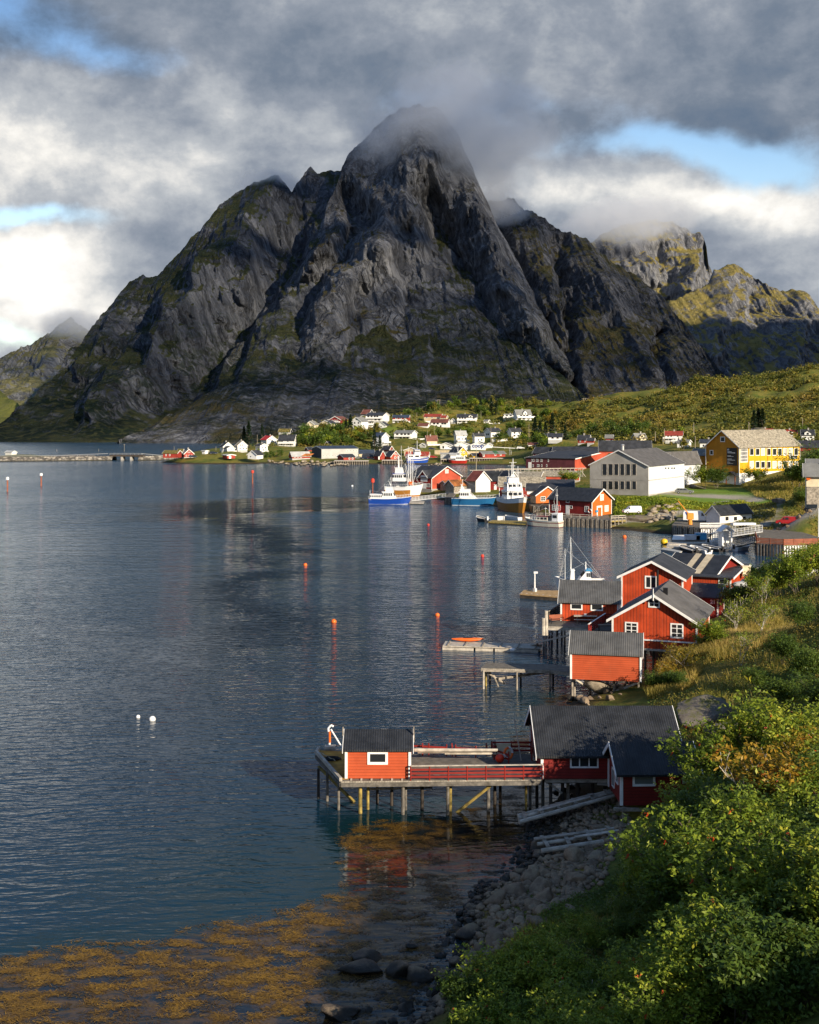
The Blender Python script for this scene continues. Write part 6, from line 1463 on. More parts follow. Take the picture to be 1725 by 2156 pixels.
rail(Q2, [q[0], q[1]], 2.0, 1.0, (.5, .95), 'pale_wood', 2., None, .16, .08)
zv = 2.25
V0, V1, V2, V3 = PW(*zM(222, 256), zv), PW(*zM(508, 282), zv), PW(*zM(850, 282), zv), PW(*zM(300, 225), zv)
Q3 = quay('grey plank faced quay below the white shed, carrying the small crane', [V0, V1, V1 + Vector((10, 22, 0)), V0 + Vector((6, 20, 0))], zv, (0,), npile=6)
rail(Q3, [V0 + Vector((0.5, 4, 0)), V0 + Vector((4, 16, 0))], zv, 1., (.5, .95), 'old_wood', 2.)
c_ = PW(*zM(512, 286), zv); d_ = PW(*zM(725, 285), zv)
Q4 = quay('white slatted quay beside the gangways below the white shed', [c_, d_, d_ + Vector((2, 9, 0)), c_ + Vector((2, 9, 0))], zv - .1, (0,), npile=3, facemat='white')
rail(Q4, [c_, d_], zv - .1, 1.2, (.3, .6, .95), 'white', 2., None, .2)
E0, E1, E2 = PW(*zM(1090, 445), 2.3), PW(*zM(1362, 462), 2.3), PW(*zM(1760, 452), 2.3)
Q5 = quay('timber quay with slatted face and red brown plank railing at the right', [E0, E1, E2 + Vector((4, 2, 0)), E2 + Vector((4, 26, 0)), E0 + Vector((8, 30, 0))], 2.3, (0,), npile=9, facemat='pale_wood')
plank_face(Q5, E1, E2 + Vector((4, 2, 0)), -.6, 2.1, 'white', .6, .34)
rail(Q5, [E0, E1], 2.3, 1.25, (.2, .42, .64, .86), 'redbrown_rail', 2.2, None, .2, .07)
rail(Q5, [E1 + Vector((.1, 0, 0)), E2], 2.3, 1.25, (.15, .38, .61, .84), 'redbrown_rail', 2.2, None, .24, .07)
rail(Q5, [E0, E0 + Vector((3.2, 12, 0))], 2.3, 1.25, (.2, .42, .64, .86), 'redbrown_rail', 2.2, None, .2, .07)
for label, pts, z in (('ragged timber landing left of the blue cruiser', [(975, 505), (1060, 510), (1075, 430), (985, 430)], 1.9), ('timber landing between the blue cruiser and the big brown hulled boat', [(1575, 520), (1690, 528), (1680, 440), (1590, 440)], 1.9)):
 w = [Yw(zJ(0, y)[1]) for _, y in pts]
 a = PW(*zJ(*pts[0]), 0); c = PW(*zJ(*pts[1]), 0)
 pp = [Vector((a.x, a.y, z)), Vector((c.x, c.y, z)), Vector((c.x + 2, c.y + 22, z)), Vector((a.x + 2, a.y + 22, z))]
 quay(label, pp, z, (0, 3), npile=6)
a = PW(*zK(660, 608), 0); pp = [Vector((a.x, a.y, 1.9)), Vector((a.x + 9, a.y - 3, 1.9)), Vector((a.x + 12, a.y + 20, 1.9)), Vector((a.x, a.y + 20, 1.9))]
quay('cluttered timber landing under the orange boathouse', pp, 1.9, (0, 3), npile=5)
JF = thing('floating_dock', 'low timber float at the foot of the white gangway', 'dock', PW(*zJ(650, 490)))
slab([PW(*zJ(568, 492), .4), PW(*zJ(735, 496), .4), PW(*zJ(742, 470), .4), PW(*zJ(600, 470), .4)], .15, .45).build('deck', MATS['pale_wood'], JF); slab([PW(*zJ(572, 493), .2), PW(*zJ(730, 497), .2), PW(*zJ(738, 472), .2), PW(*zJ(602, 471), .2)], -.2, .14).build('float_beam', MATS['dark_wood'], JF)
gangway('white gangway from the timber float to the boathouse landing', PW(*zJ(600, 468), .6), PW(*zJ(985, 425), 1.9), 1.2, 1.1, 'paint_white', n=10)
gangway('long white gangway sloping up from the marina docks to the shore', PW(*zM(640, 395), .8), PW(*zM(1148, 320), 2.6), 1.6, 1.3, 'paint_white', n=14)
gangway('white truss gangway lying behind the long gangway', PW(*zM(600, 345), .9), PW(*zM(845, 312), 2.4), 1.4, 1.1, 'paint_white', n=8, arch=True)
gangway('short ladder like gangway down from the red railed quay', PW(*zM(895, 470), .6), PW(*zM(1088, 428), 2.3), 1.2, 1.1, 'steel', n=9)
def floatdock(label, pts, z=.5, mat_='pale_wood'):
 w = [PW(*zM(*p), z) for p in pts]; r = thing('floating_dock', label, 'dock', w[0])
 slab(w, z - .12, z).build('deck', MATS[mat_], r); c = sum(w, Vector()) / 4
 slab([p.lerp(c, .03) for p in w], -.2, z - .13).build('float_beam', MATS['concrete'], r)
 return r
floatdock('white edged marina float nearest the white quay', [(225, 402), (590, 405), (560, 352), (240, 356)], .6, 'white')
floatdock('long thin wooden float in the middle of the marina', [(185, 450), (600, 440), (600, 424), (180, 430)])
floatdock('long grey float at the front of the marina', [(110, 500), (300, 532), (330, 520), (140, 482)], .45, 'grey_wall')
floatdock('wide low float running behind the moored skiffs', [(170, 480), (830, 498), (830, 476), (170, 462)], .45, 'pale_wood')
kq = PW(*zM(768, 470), .5)
KI = thing('kiosk', 'narrow white kiosk with a pointed roof on the marina float', 'kiosk', kq)
e, n_ = Vector((.97, .25, 0)), Vector((-.25, .97, 0))
b = MB()
for sx in (-1., 1.):
 for sy in (-.7, .7):
  b.obox(kq + e * sx + n_ * sy, e, n_, .14, .14, -.3, 3.0)
b.obox(kq + e * -1 , e, n_, .06, .7, -.3, 3.0); b.obox(kq + n_ * .7, e, n_, 1., .06, .6, 3.0)
b.build('wall', MATS['paint_white'], KI)
b = MB(); b.prism([kq + e * -1.5 - n_ * 1. + UPV * 2.9, kq - n_ * 1. + UPV * 4.0, kq + e * 1.5 - n_ * 1. + UPV * 2.9, kq + e * 1.5 - n_ * 1. + UPV * 3.15, kq - n_ * 1. + UPV * 4.3, kq + e * -1.5 - n_ * 1. + UPV * 3.15], n_ * 2); b.build('roof', MATS['paint_white'], KI)
c = PW(*zM(145, 450), 0); b = MB(); b.ball(c + UPV * .5, .72, 1.05, 1.05, .95, 14, 9); tag(b.build('mooring_buoy', MATS['buoy_yellow'], smooth=True), 'large yellow and white mooring buoy at the marina corner', 'buoy')
c = PW(*zM(518, 402), .6); b = MB(); b.box(c.x - 1.1, c.x + 1.1, c.y - .8, c.y + .8, .6, 1.9); b.box(c.x - 1.15, c.x + 1.15, c.y - .85, c.y + .85, 1.9, 2.0); tag(b.build('fish_tub', MATS['cab_blue']), 'blue fish tub on the marina float', 'tub')
c = PW(*zM(430, 402), .6); b = MB(); b.box(c.x - 1.5, c.x + 1.5, c.y - .8, c.y + .8, .6, 1.5); b.box(c.x - 1.55, c.x + 1.55, c.y - .85, c.y + .85, 1.5, 1.6); tag(b.build('fish_tub', MATS['pale_blue_wall']), 'grey fish tub beside the blue tub', 'tub')
c = PW(*zM(410, 250), zv); CR = thing('crane', 'small orange quay crane with a slanting lattice jib', 'crane', c)
b = MB(); b.tube(c, c + UPV * 2.2, .5, .4, 10); b.obox(c, Vector((1, 0, 0)), Vector((0, 1, 0)), .7, .6, 1.2, 2.6); b.build('base', MATS['crane_orange'], CR)
top = P(*zM(288, 8), c.y); b = MB(); j0 = c + UPV * 2.0
for s in (-.28, .28):
 b.bar(j0 + Vector((0, s, 0)), top + Vector((0, s * .4, 0)), .16)
for k in range(12):
 f = k / 12; p = j0.lerp(top, f); p2 = j0.lerp(top, f + 1 / 12); b.tube(p + Vector((0, .28 * (1 - f * .6), 0)), p2 - Vector((0, .28 * (1 - f * .6), 0)), .05, .05, 4)
b.build('jib', MATS['crane_orange'], CR)
b = MB(); b.tube(top, top + Vector((.1, 0, -3.2)), .03, .03, 4); b.build('hook_line', MATS['black'], CR)
RK = thing('drying_rack', 'long pale timber fish drying rack across the harbour point', 'drying rack', P(*zK(700, 120), 425))
Yr = 425; b = MB()
def rk(x, y, dY=0): return P(*zK(x, y), Yr + dY)
for dY in (0, 7, 14):
 b.bar(rk(-60, 118, dY), rk(1280, 92, dY), .24)
 b.bar(rk(250, 100, dY), rk(1180, 92, dY), .16)
b.build('rail', MATS['pale_wood'], RK); b = MB()
for x in np.linspace(240, 1240, 22):
 for dY in (0, 14):
  p = rk(x, 100, dY); g = gz(p.x, p.y); b.tube((p.x, p.y, g - .3), p, .13, .11, 5)
 b.bar(rk(x, 106, 0), rk(x, 106, 14), .14)
for x, s in ((300, -50), (380, 40), (1200, 40), (1262, -70)):
 p = rk(x, 95); g = gz(p.x, p.y); b.tube((p.x + s * .06, p.y, g), p, .14, .12, 5)
b.build('post', MATS['pale_wood'], RK)
def causeway():
 pts = [(-160, 972), (-60, 972), (0, 972), (120, 971), (235, 970)]; pts2 = [(290, 970), (330, 969.5), (365, 969)]
 out = []
 for lst in (pts, pts2):
  b = MB(); prof = []
  for px, py in lst:
   v = PW(px, py, 0); prof.append(v)
  vs = []
  for v in prof:
   for dy, z in ((-1., -1.), (3.5, 2.3), (4., 2.6), (11., 2.6), (15, -1.)):
    vs.append((v.x, v.y + dy, z))
  fs = []
  for i in range(len(prof) - 1):
   for k in range(4):
    fs.append((i * 5 + k, (i + 1) * 5 + k, (i + 1) * 5 + k + 1, i * 5 + k + 1))
  b.add(vs, fs); o = b.build('causeway', MATS['riprap'], kind='structure', label='stone causeway carrying the road to the bridge')
m, t = newmat('riprap')
p = t.pos(); vd = t.vor(p, .55); vc = t.vor(p, .55, out='Color')
cc = t.mix(t.xyz(vc)[0], (.16, .14, .115), (.38, .34, .28)); cc = t.mix(t.ss(vd, .35, .75, 0., .8), cc, (.05, .045, .04))
cc = t.mix(t.ss(t.xyz(p)[2], .8, .3), cc, (.05, .045, .03))
t.bsdf(cc, .9, t.bump(vd, 1., -.7), .2)
causeway()
BR = thing('road_bridge', 'low road bridge across the gap in the stone causeway', 'bridge', PW(262, 970, 0) + Vector((0, 7, 0)))
a, c = PW(228, 970, 0), PW(298, 970, 0); b = MB()
b.prism([(a.x, a.y + 3.5, 2.4), (c.x, c.y + 3.5, 2.4), (c.x, c.y + 11, 2.4), (a.x, a.y + 11, 2.4)], (0, 0, .9)); b.build('deck', MATS['dark_wood'], BR)
b = MB()
for f in (.36, .64):
 p = a.lerp(c, f); b.box(p.x - .6, p.x + .6, p.y + 4, p.y + 10.5, -1, 2.4)
b.build('pier', MATS['concrete'], BR)
rail(BR, [(a.x, a.y + 3.7), (c.x, c.y + 3.7)], 3.3, 1.0, (.5, 1.), 'steel', 2.4, None, .14, .06)
def guard(label, pts, Yf=None, mat_='steel'):
 b = MB(); w = [P(px, py, Y) for px, py, Y in pts]
 for a, c in zip(w[:-1], w[1:]):
  b.bar(a, c, .12, .35); n = max(1, int((c - a).length / 6))
  for k in range(n):
   p = a.lerp(c, k / n); b.tube(p - UPV * .9, p, .08, .08, 4)
 return tag(b.build('guard_rail', MATS[mat_]), label, 'guard rail')
Yc = Yw(970)
guard('pale guard rail along the causeway road left of the bridge', [(0, 960, Yc + 10), (120, 959, Yc + 10), (228, 955, Yc + 10)])
guard('pale guard rail along the road right of the bridge', [(298, 955, Yc + 10), (345, 959, Yc + 10), (365, 960, Yc + 10)])
guard('white guard rail along the shore road right of the shop', [(1036, 941, 735), (1090, 944, 732), (1136, 947, 728)], mat_='white')
b = MB()
for i, px in enumerate(np.linspace(88, 200, 22)):
 p = P(px, 955, Yc + 45); b.tube((p.x, p.y, -1), (p.x, p.y, 1.6), .12, .12, 4)
 if i: b.bar(last, Vector((p.x, p.y, 1.6)), .18)
 last = Vector((p.x, p.y, 1.6))
tag(b.build('drying_rack', MATS['old_wood']), 'low distant drying rack on the far side of the causeway', 'drying rack')
# ------------------------------------------------------------------ boats
def boat(name, label, stern, bow, beam, fb, hull, boot=None, band=None, fr=zJ, cabins=(), mast=(), rails=True, sheer=.5, rake=.12, deckmat='pale_wood', draft_col='maroon', Y=None, L=None, hd=None, cat='boat', full=.75):
 """stern and bow are the waterline ends in the photo; hd (heading) and L override the bow"""
 A = PW(*fr(*stern), 0) if Y is None else Vector((P(*fr(*stern), Y).x, Y, 0))
 if hd is not None:
  B = A + Vector((math.cos(hd), math.sin(hd), 0)) * L
 else:
  B = PW(*fr(*bow), 0) if Y is None else Vector((P(*fr(*bow), Y).x, Y, 0))
  B.y = max(min(B.y, A.y + 12), A.y - 12)
 e = (B - A); L = e.length; e.normalize(); n = Vector((-e.y, e.x, 0)); e = Vector((e.x, e.y, 0))
 r = thing(name, label, cat, (A + B) / 2)
 def fbh(s): return fb * (1 + sheer * (max(0, s - .35) / .65) ** 2 + .12 * (1 - s))
 def hwid(s, q):
  tip = 1 - ((s - full) / (1 - full)) ** 2 if s > full else 1
  tip = max(0, tip) ** .75
  st = .86 + .14 * min(1, s / .3)
  return beam / 2 * st * tip * (.72 + .28 * q) if s < .999 else 0.
 N = 16; qs = [0., .18, .24, .70, .80, 1.]
 b = MB(); rows = []
 for i in range(N + 1):
  s = i / N; row = []
  for q in qs:
   x = s * L + (rake * L * (q - .1) * max(0, (s - .6) / .4))
   row.append((A + e * x, hwid(s, q), -.35 + (fbh(s) + .35) * q))
  rows.append(row)
 m = len(qs)
 for sg in (1, -1):
  base = len(b.v)
  b.v.extend([tuple(p + n * (w * sg) + UPV * z) for row in rows for p, w, z in row])
  for i in range(N):
   for k in range(m - 1):
    q = (base + i * m + k, base + (i + 1) * m + k, base + (i + 1) * m + k + 1, base + i * m + k + 1)
    b.f.append(q if sg < 0 else q[::-1]); b.mi.append(2 if k < 1 else (1 if k == 1 or k == 3 and band else 0))
 tr = len(b.v)
 for k in range(m):
  p, w, z = rows[0][k]; b.v.append(tuple(p + n * w + UPV * z)); b.v.append(tuple(p - n * w + UPV * z))
 for k in range(m - 1):
  b.f.append((tr + 2 * k, tr + 2 * k + 1, tr + 2 * k + 3, tr + 2 * k + 2)); b.mi.append(2 if k < 1 else (1 if k == 1 or k == 3 and band else 0))
 b.build('hull', [MATS[hull], MATS[band or boot or hull], MATS[draft_col]], r, smooth=False)
 b = MB(); vs = []
 for i in range(N + 1):
  p, w, z = rows[i][-1]; vs += [p + n * (w * .97) + UPV * (z - .18), p - n * (w * .97) + UPV * (z - .18)]
 b.add(vs, [(2 * i, 2 * i + 1, 2 * i + 3, 2 * i + 2) for i in range(N)]); b.build('deck', MATS[deckmat], r)
 b = MB()
 for sg in (1, -1):
  for i in range(N):
   p, w, z = rows[i][-1]; p2, w2, z2_ = rows[i + 1][-1]
   b.bar(p + n * w * sg + UPV * (z + .02), p2 + n * w2 * sg + UPV * (z2_ + .02), .12, .1)
 b.build('gunwale', MATS['paint_white'], r)
 def at(s, w, z): return A + e * (s * L) + n * (w * beam / 2) + UPV * z
 for cb in cabins:
  s0, s1, w, z0, z1, rk_, wm, rm, wn = cb
  b = MB(); rkL = rk_ * (z1 - z0) / L
  b.hexa([at(s0, -w, z0), at(s1, -w, z0), at(s1, w, z0), at(s0, w, z0), at(s0 + rkL * .2, -w * .94, z1), at(s1 - rkL, -w * .94, z1), at(s1 - rkL, w * .94, z1), at(s0 + rkL * .2, w * .94, z1)])
  ho = b.build('wheelhouse', MATS[wm], r)
  b = MB(); b.hexa([at(s0 - .01, -w, z1 + .003), at(s1 - rkL + .02, -w, z1 + .003), at(s1 - rkL + .02, w, z1 + .003), at(s0 - .01, w, z1 + .003), at(s0, -w * .9, z1 + .14), at(s1 - rkL, -w * .9, z1 + .14), at(s1 - rkL, w * .9, z1 + .14), at(s0, w * .9, z1 + .14)])
  b.build('cabin_roof', MATS[rm], ho)
  if wn:
   b = MB(); za, zb_ = z0 + (z1 - z0) * .52, z0 + (z1 - z0) * .86
   for sg in (1, -1):
    for k in range(wn):
     f0 = (k + .18) / wn; f1 = (k + .82) / wn; ww = w * .965 * sg
     p0, p1 = s0 + (s1 - s0 - rkL) * f0, s0 + (s1 - s0 - rkL) * f1
     b.hexa([at(p0, ww, za), at(p1, ww, za), at(p1, ww * 1.04, za), at(p0, ww * 1.04, za), at(p0, ww, zb_), at(p1, ww, zb_), at(p1, ww * 1.04, zb_), at(p0, ww * 1.04, zb_)])
   for k in range(3):
    w0, w1 = w * .85 * (-1 + 2 * (k + .12) / 3), w * .85 * (-1 + 2 * (k + .88) / 3)
    fa, fb_ = s1 - rkL * .52, s1 - rkL * .86
    b.hexa([at(fa - .01, w0, za), at(fa + .012, w0, za), at(fa + .012, w1, za), at(fa - .01, w1, za), at(fb_ - .01, w0, zb_), at(fb_ + .012, w0, zb_), at(fb_ + .012, w1, zb_), at(fb_ - .01, w1, zb_)])
   b.build('window', MATS['glass'], ho)
 for mt in mast:
  s, z0, z1, rad, boom, mm = mt
  b = MB(); b.tube(at(s, 0, z0), at(s, 0, z1), rad, rad * .6, 7); b.bar(at(s, -.35, z0 + (z1 - z0) * .8), at(s, .35, z0 + (z1 - z0) * .8), .08)
  if boom:
   b.tube(at(s, 0, z0 + .5), at(s + boom, 0, z0 + (z1 - z0) * .62), rad * .6, rad * .4, 6); b.tube(at(s, 0, z1 - .2), at(s + boom, 0, z0 + (z1 - z0) * .62), .02, .02, 4)
  b.tube(at(s, 0, z1 - .1), at(.03, .4, fb), .011, .011, 4); b.tube(at(s, 0, z1 - .1), at(.97, 0, fb * 1.5), .011, .011, 4)
  b.build('mast', MATS[mm], r)
 if rails:
  b = MB()
  for sg in (1, -1):
   prev = None
   for i in range(0, N + 1):
    p, w, z = rows[i][-1]; q = p + n * w * sg * .96 + UPV * (z + .75)
    if rails is True or i >= rails:
     b.tube(q - UPV * .75, q, .03, .03, 4)
     if prev is not None: b.tube(prev, q, .03, .03, 4)
     prev = q
  b.build('railing', MATS['paint_white'], r)
 return r, at
W_ = 'paint_white'
boat('passenger_boat', 'blue hulled passenger boat with long white deckhouse, leftmost in the harbour', (108, 502), (562, 505), 4.2, 1.5, 'boat_blue', None, None, zJ,
 ((.03, .36, .85, 1.3, 2.9, .1, W_, W_, 6), (.33, .70, .8, 1.3, 3.7, .5, W_, W_, 5), (.42, .62, .6, 3.8, 5.0, .4, W_, W_, 0)), ((.55, 5., 8.2, .10, -.06, W_), (.02, 1.5, 4.2, .06, 0, W_)), True, .55, .08, draft_col='paint_white')
boat('fishing_vessel', 'white fishing vessel with brown lower hull and tall rig behind the blue passenger boat', (300, 418), (685, 424), 5.4, 3.1, 'hull_brown', None, None, zJ,
 ((.24, .60, .8, 5.2, 7.6, .3, W_, 'boat_blue', 5), (.30, .52, .6, 7.75, 9.6, .3, W_, W_, 0), (.70, .78, .3, 4., 4.9, 0, 'buoy_orange', 'buoy_orange', 0)),
 ((.38, 9.6, 13.6, .28, 0, W_), (.46, 9.6, 17., .06, 0, W_), (.74, 3.6, 15.2, .16, -.16, W_), (.80, 3.6, 12.5, .12, .12, W_), (.68, 3.6, 12.5, .12, -.1, W_)), True, .35, .12, full=.6)
boat('motor_cruiser', 'blue hulled motor cruiser with a raked white cabin', (1062, 516), (1525, 521), 4.4, 1.9, 'boat_teal', None, None, zJ,
 ((.17, .62, .8, 1.9, 4.0, 1.1, W_, W_, 5), (.20, .46, .7, 4.1, 4.7, .5, W_, W_, 0), (.22, .30, .5, 4.8, 6.1, .6, W_, W_, 0)), ((.26, 6.1, 7.8, .08, 0, W_),), 7, .3, .10, draft_col='paint_white')
ax = PW(*zK(545, 612), 0)
hd = R(-78)
def bow_boat():
 Lb = 17.; e = Vector((math.sin(R(12)), -math.cos(R(12)), 0)); A = Vector((ax.x, ax.y, 0)) - e * Lb
 frx = lambda x, y=0: (CX + A.x / A.y * F, HOR + H * F / A.y)
 return boat('fishing_vessel', 'large white fishing vessel with a varnished brown bow seen bow on, beside the orange boathouse', (0, 0), (0, 0), 6.2, 3.1, W_, None, None, frx,
 ((.30, .62, .78, 3.3, 5.7, .1, W_, W_, 4), (.36, .60, .72, 5.85, 7.9, .3, W_, W_, 4), (.42, .54, .5, 8.05, 9.4, .2, W_, W_, 0)),
 ((.48, 9.3, 14.8, .16, 0, W_), (.40, 9., 13.6, .10, 0, W_), (.76, 3.8, 12.8, .14, -.2, W_), (.24, 3.4, 11., .12, .14, W_)), True, .45, .10, hd=math.atan2(e.y, e.x), L=Lb, full=.5, draft_col='hull_brown')
BB, bat = bow_boat()
for o in BB.children:
 if o.name.startswith('hull'):
  o.data.materials.clear()
  for mm in ('paint_white', 'hull_brown', 'hull_brown'): o.data.materials.append(MATS[mm])
  mi = [0] * len(o.data.polygons)
  for p_ in o.data.polygons:
   zc = p_.center.z
   mi[p_.index] = 1 if zc < 2.0 else 0
  o.data.polygons.foreach_set('material_index', mi)
for o in bpy.data.objects:
 if o.name.startswith('fishing_vessel') and o is not BB:
  for c_ in o.children:
   if c_.name.startswith('hull'):
    c_.data.materials.clear()
    for mm in ('paint_white', 'hull_brown', 'hull_brown'): c_.data.materials.append(MATS[mm])
    mi = [1 if p_.center.z < 1.5 else 0 for p_ in c_.data.polygons]
    c_.data.polygons.foreach_set('material_index', mi)
boat('fishing_boat', 'small cream fishing boat with maroon stripe and white stern gantry', (990, 775), (610, 752), 3.2, 1.35, 'cream_boat', None, 'maroon', zK,
 ((.34, .74, .72, 1.1, 2.45, .5, 'cream_boat', 'maroon', 3), (.02, .20, .8, 1.2, 3.3, 0, W_, W_, 1)), ((.12, 1.3, 9.3, .08, .09, W_), (.06, 1.3, 6.3, .06, -.05, 'buoy_red'), (.46, 2.6, 4.8, .05, 0, W_)), 9, .5, .1)
boat('skiff', 'black open skiff with an outboard at the end of the small boat dock', (1462, 714), (1366, 700), 1.9, .75, 'black', None, None, zJ, ((-.10, -.02, .22, .5, 1.35, 0, 'pale_blue_wall', 'steel', 0),), (), False, .7, .2)
boat('trawler', 'blue and white trawler lying at the far village quay', (78, 737), (318, 735), 6., 2.7, 'boat_blue', None, W_, zI, ((.02, .60, .9, 2.6, 5.2, 0, W_, W_, 2), (.34, .66, .75, 5.3, 8., .3, W_, 'boat_blue', 5)), ((.50, 8., 13., .16, 0, W_), (.08, 3., 10., .12, .1, W_)), 10, .5, .08)
boat('fishing_boat', 'red and white fishing boat at the far village quay below the yellow house', (765, 740), (572, 738), 5., 2.0, 'boat_red', W_, None, zI, ((.10, .62, .85, 1.9, 4.2, .2, W_, W_, 4), (.36, .60, .7, 4.3, 6.4, .3, W_, W_, 4)), ((.50, 6.4, 13., .12, .1, W_),), 10, .45, .08, draft_col='paint_white')
boat('fishing_boat', 'tiny white fishing boat with a tall mast at the right end of the village quay', (1292, 718), (1242, 716), 2.6, 1.6, W_, None, None, zI, ((.2, .6, .8, 1.5, 3.4, .2, W_, W_, 2),), ((.55, 3.4, 9., .1, .2, W_), (.2, 1.6, 7., .08, 0, W_)), False, .5, .1)
boat('fishing_boat', 'small blue and white boat moored before the low red boathouse', (362, 684), (258, 682), 3., 1.5, 'boat_blue', None, W_, zO, ((.3, .7, .8, 1.4, 3.2, .2, W_, W_, 3),), ((.5, 3.2, 7., .08, .1, W_),), False, .5, .1)
boat('fishing_boat', 'white fishing boat with a blue cabin roof and tall mast, behind the low cabin', (790, 238), (585, 236), 3.6, 1.6, W_, None, None, zB, ((.30, .62, .8, 1.5, 3.3, .8, W_, 'cab_blue', 3), (.66, .76, .4, 1.6, 3.3, .1, W_, W_, 0)), ((.74, 1.6, 8.4, .065, -.03, W_), (.86, 1.6, 6.6, .05, 0, W_), (.42, 3.3, 4.6, .12, 0, W_)), False, .4, .08)
for k, (st, bw, hull_, lab) in enumerate((((470, 548), (330, 508), 'rubber', 'dark skiff with grey tubes, left of the marina skiffs'), ((600, 552), (440, 512), W_, 'white and black skiff, second of the row at the marina front'), ((735, 532), (560, 502), 'black', 'black hulled skiff with white gunwale, third of the row at the marina front'),
 ((860, 520), (985, 500), W_, 'small white skiff at the right end of the marina float'), ((600, 455), (730, 440), W_, 'white open boat with an outboard behind the kiosk'), ((540, 392), (620, 372), W_, 'white dinghy by the white edged float'))):
 boat('skiff', lab, st, bw, 1.9, .62, hull_, None, None, zM, ((-.08, -.01, .2, .45, 1.25, 0, 'black', 'steel', 0),), (), False, .5, .15)
q = PW(*zB(1385, 212), 0); q = P(*zB(1385, 222), 158); b = MB(); b.ball(q + UPV * .45, .55, 2.3, 1.0, .85, 14, 8); tag(b.build('inflatable_boat', MATS['light_roof'], smooth=True), 'upturned grey inflatable dinghy beside the porch wing', 'dinghy')
c = P(*zB(1404, 150), 168); b = MB(); b.box(c.x - .55, c.x + .55, c.y - .5, c.y + .5, c.z - .6, c.z + .75); b.box(c.x - .6, c.x + .6, c.y - .55, c.y + .55, c.z + .75, c.z + .85); tag(b.build('container', MATS['cream']), 'pale yellow tank behind the porch wing', 'container')
floq = [PW(*zJ(1475, 712), .45), PW(*zK(585, 735), .45), PW(*zK(600, 700), .45), PW(*zJ(1520, 690), .45)]
SD = thing('floating_dock', 'cluttered small boat dock between the black skiff and the cream fishing boat', 'dock', floq[0]); slab(floq, .2, .45).build('deck', MATS['wet_wood'], SD); slab([p.lerp(floq[0].lerp(floq[2], .5), .03) for p in floq], -.2, .19).build('float_beam', MATS['dark_wood'], SD)
c = PW(*zK(300, 690), .45); b = MB(); b.box(c.x - .9, c.x + .9, c.y - .6, c.y + .6, .45, 1.35); b.box(c.x - .95, c.x + .95, c.y - .65, c.y + .65, 1.35, 1.45); tag(b.build('fish_box', MATS['paint_white']), 'white fish box on the small boat dock', 'box')
boat('skiff', 'pale open skiff at the back of the small boat dock', (520, 690), (370, 672), 1.8, .6, W_, None, None, zK, (), (), False, .4, .15)
def buoy(px, py, r, m_, label, grp=None):
 c = PW(px, py, 0); b = MB(); b.ball(c + UPV * r * .35, r, 1, 1, 1, 14, 9); o = b.build('buoy', MATS[m_], smooth=True); tag(o, label, 'buoy', grp)
for px, py, r, m_, lab in ((643, 1191, .36, 'buoy_orange', 'orange buoy on the dark water patch left of the middle'), (703, 1311, .36, 'buoy_orange', 'orange red buoy nearest to the viewer'), (921, 1297, .32, 'buoy_orange', 'yellow orange buoy right of the nearest orange one'),
 (1016, 1172, .34, 'buoy_red', 'small red buoy in front of the small boat dock'), (902, 1106, .32, 'buoy_red', 'tiny pink buoy below the blue cruiser'), (1315, 1132, .45, 'buoy_orange', 'orange buoy before the boulder bank'), (291, 1511, .19, 'paint_white', 'smaller white float on the open water'), (321, 1517, .30, 'paint_white', 'larger white float on the open water'),
 (742, 1024, .4, 'paint_white', 'tiny white float on the far water')):
 buoy(px, py, r, m_, lab)
def chan(px, y0, y1, head, label, w=.28):
 c = PW(px, y1, 0); ht = (y1 - y0) / F * c.y; r = thing('channel_mark', label, 'channel mark', c)
 b = MB(); b.tube(c - UPV, c + UPV * ht * .85, w, w * .8, 8); b.build('pole', MATS['redbrown_rail'], r)
 b = MB(); b.tube(c + UPV * ht * .80, c + UPV * ht * .97, .55, .55, 8); b.tube(c + UPV * ht * .97, c + UPV * ht, .3, .15, 8); b.build('lamp_head', MATS[head], r)
chan(16, 1004, 1035, 'paint_white', 'leftmost channel mark with a white and green head'); chan(87, 996, 1024, 'paint_white', 'channel mark with white head, right of the leftmost one'); chan(532, 990, 1018, 'buoy_red', 'channel mark with a red head in the middle of the fjord'); chan(785, 1007, 1050, 'buoy_red', 'red lamp post beside the blue passenger boat', .2)
def pole(px, y0, y1, Y, label, arm=False, r=.13):
 a = P(px, y1, Y); c = P(px, y0, Y); b = MB(); t_ = thing('utility_pole', label, 'pole', a, 'utility poles of the village')
 b.tube(a - UPV * 1.5, c, r * 1.2, r * .8, 6); b.build('post', MATS['pole_wood'], t_)
 if arm:
  b = MB(); b.bar(c + Vector((-.9, 0, -.4)), c + Vector((.9, 0, -.4)), .12); b.build('cross_arm', MATS['pole_wood'], t_)
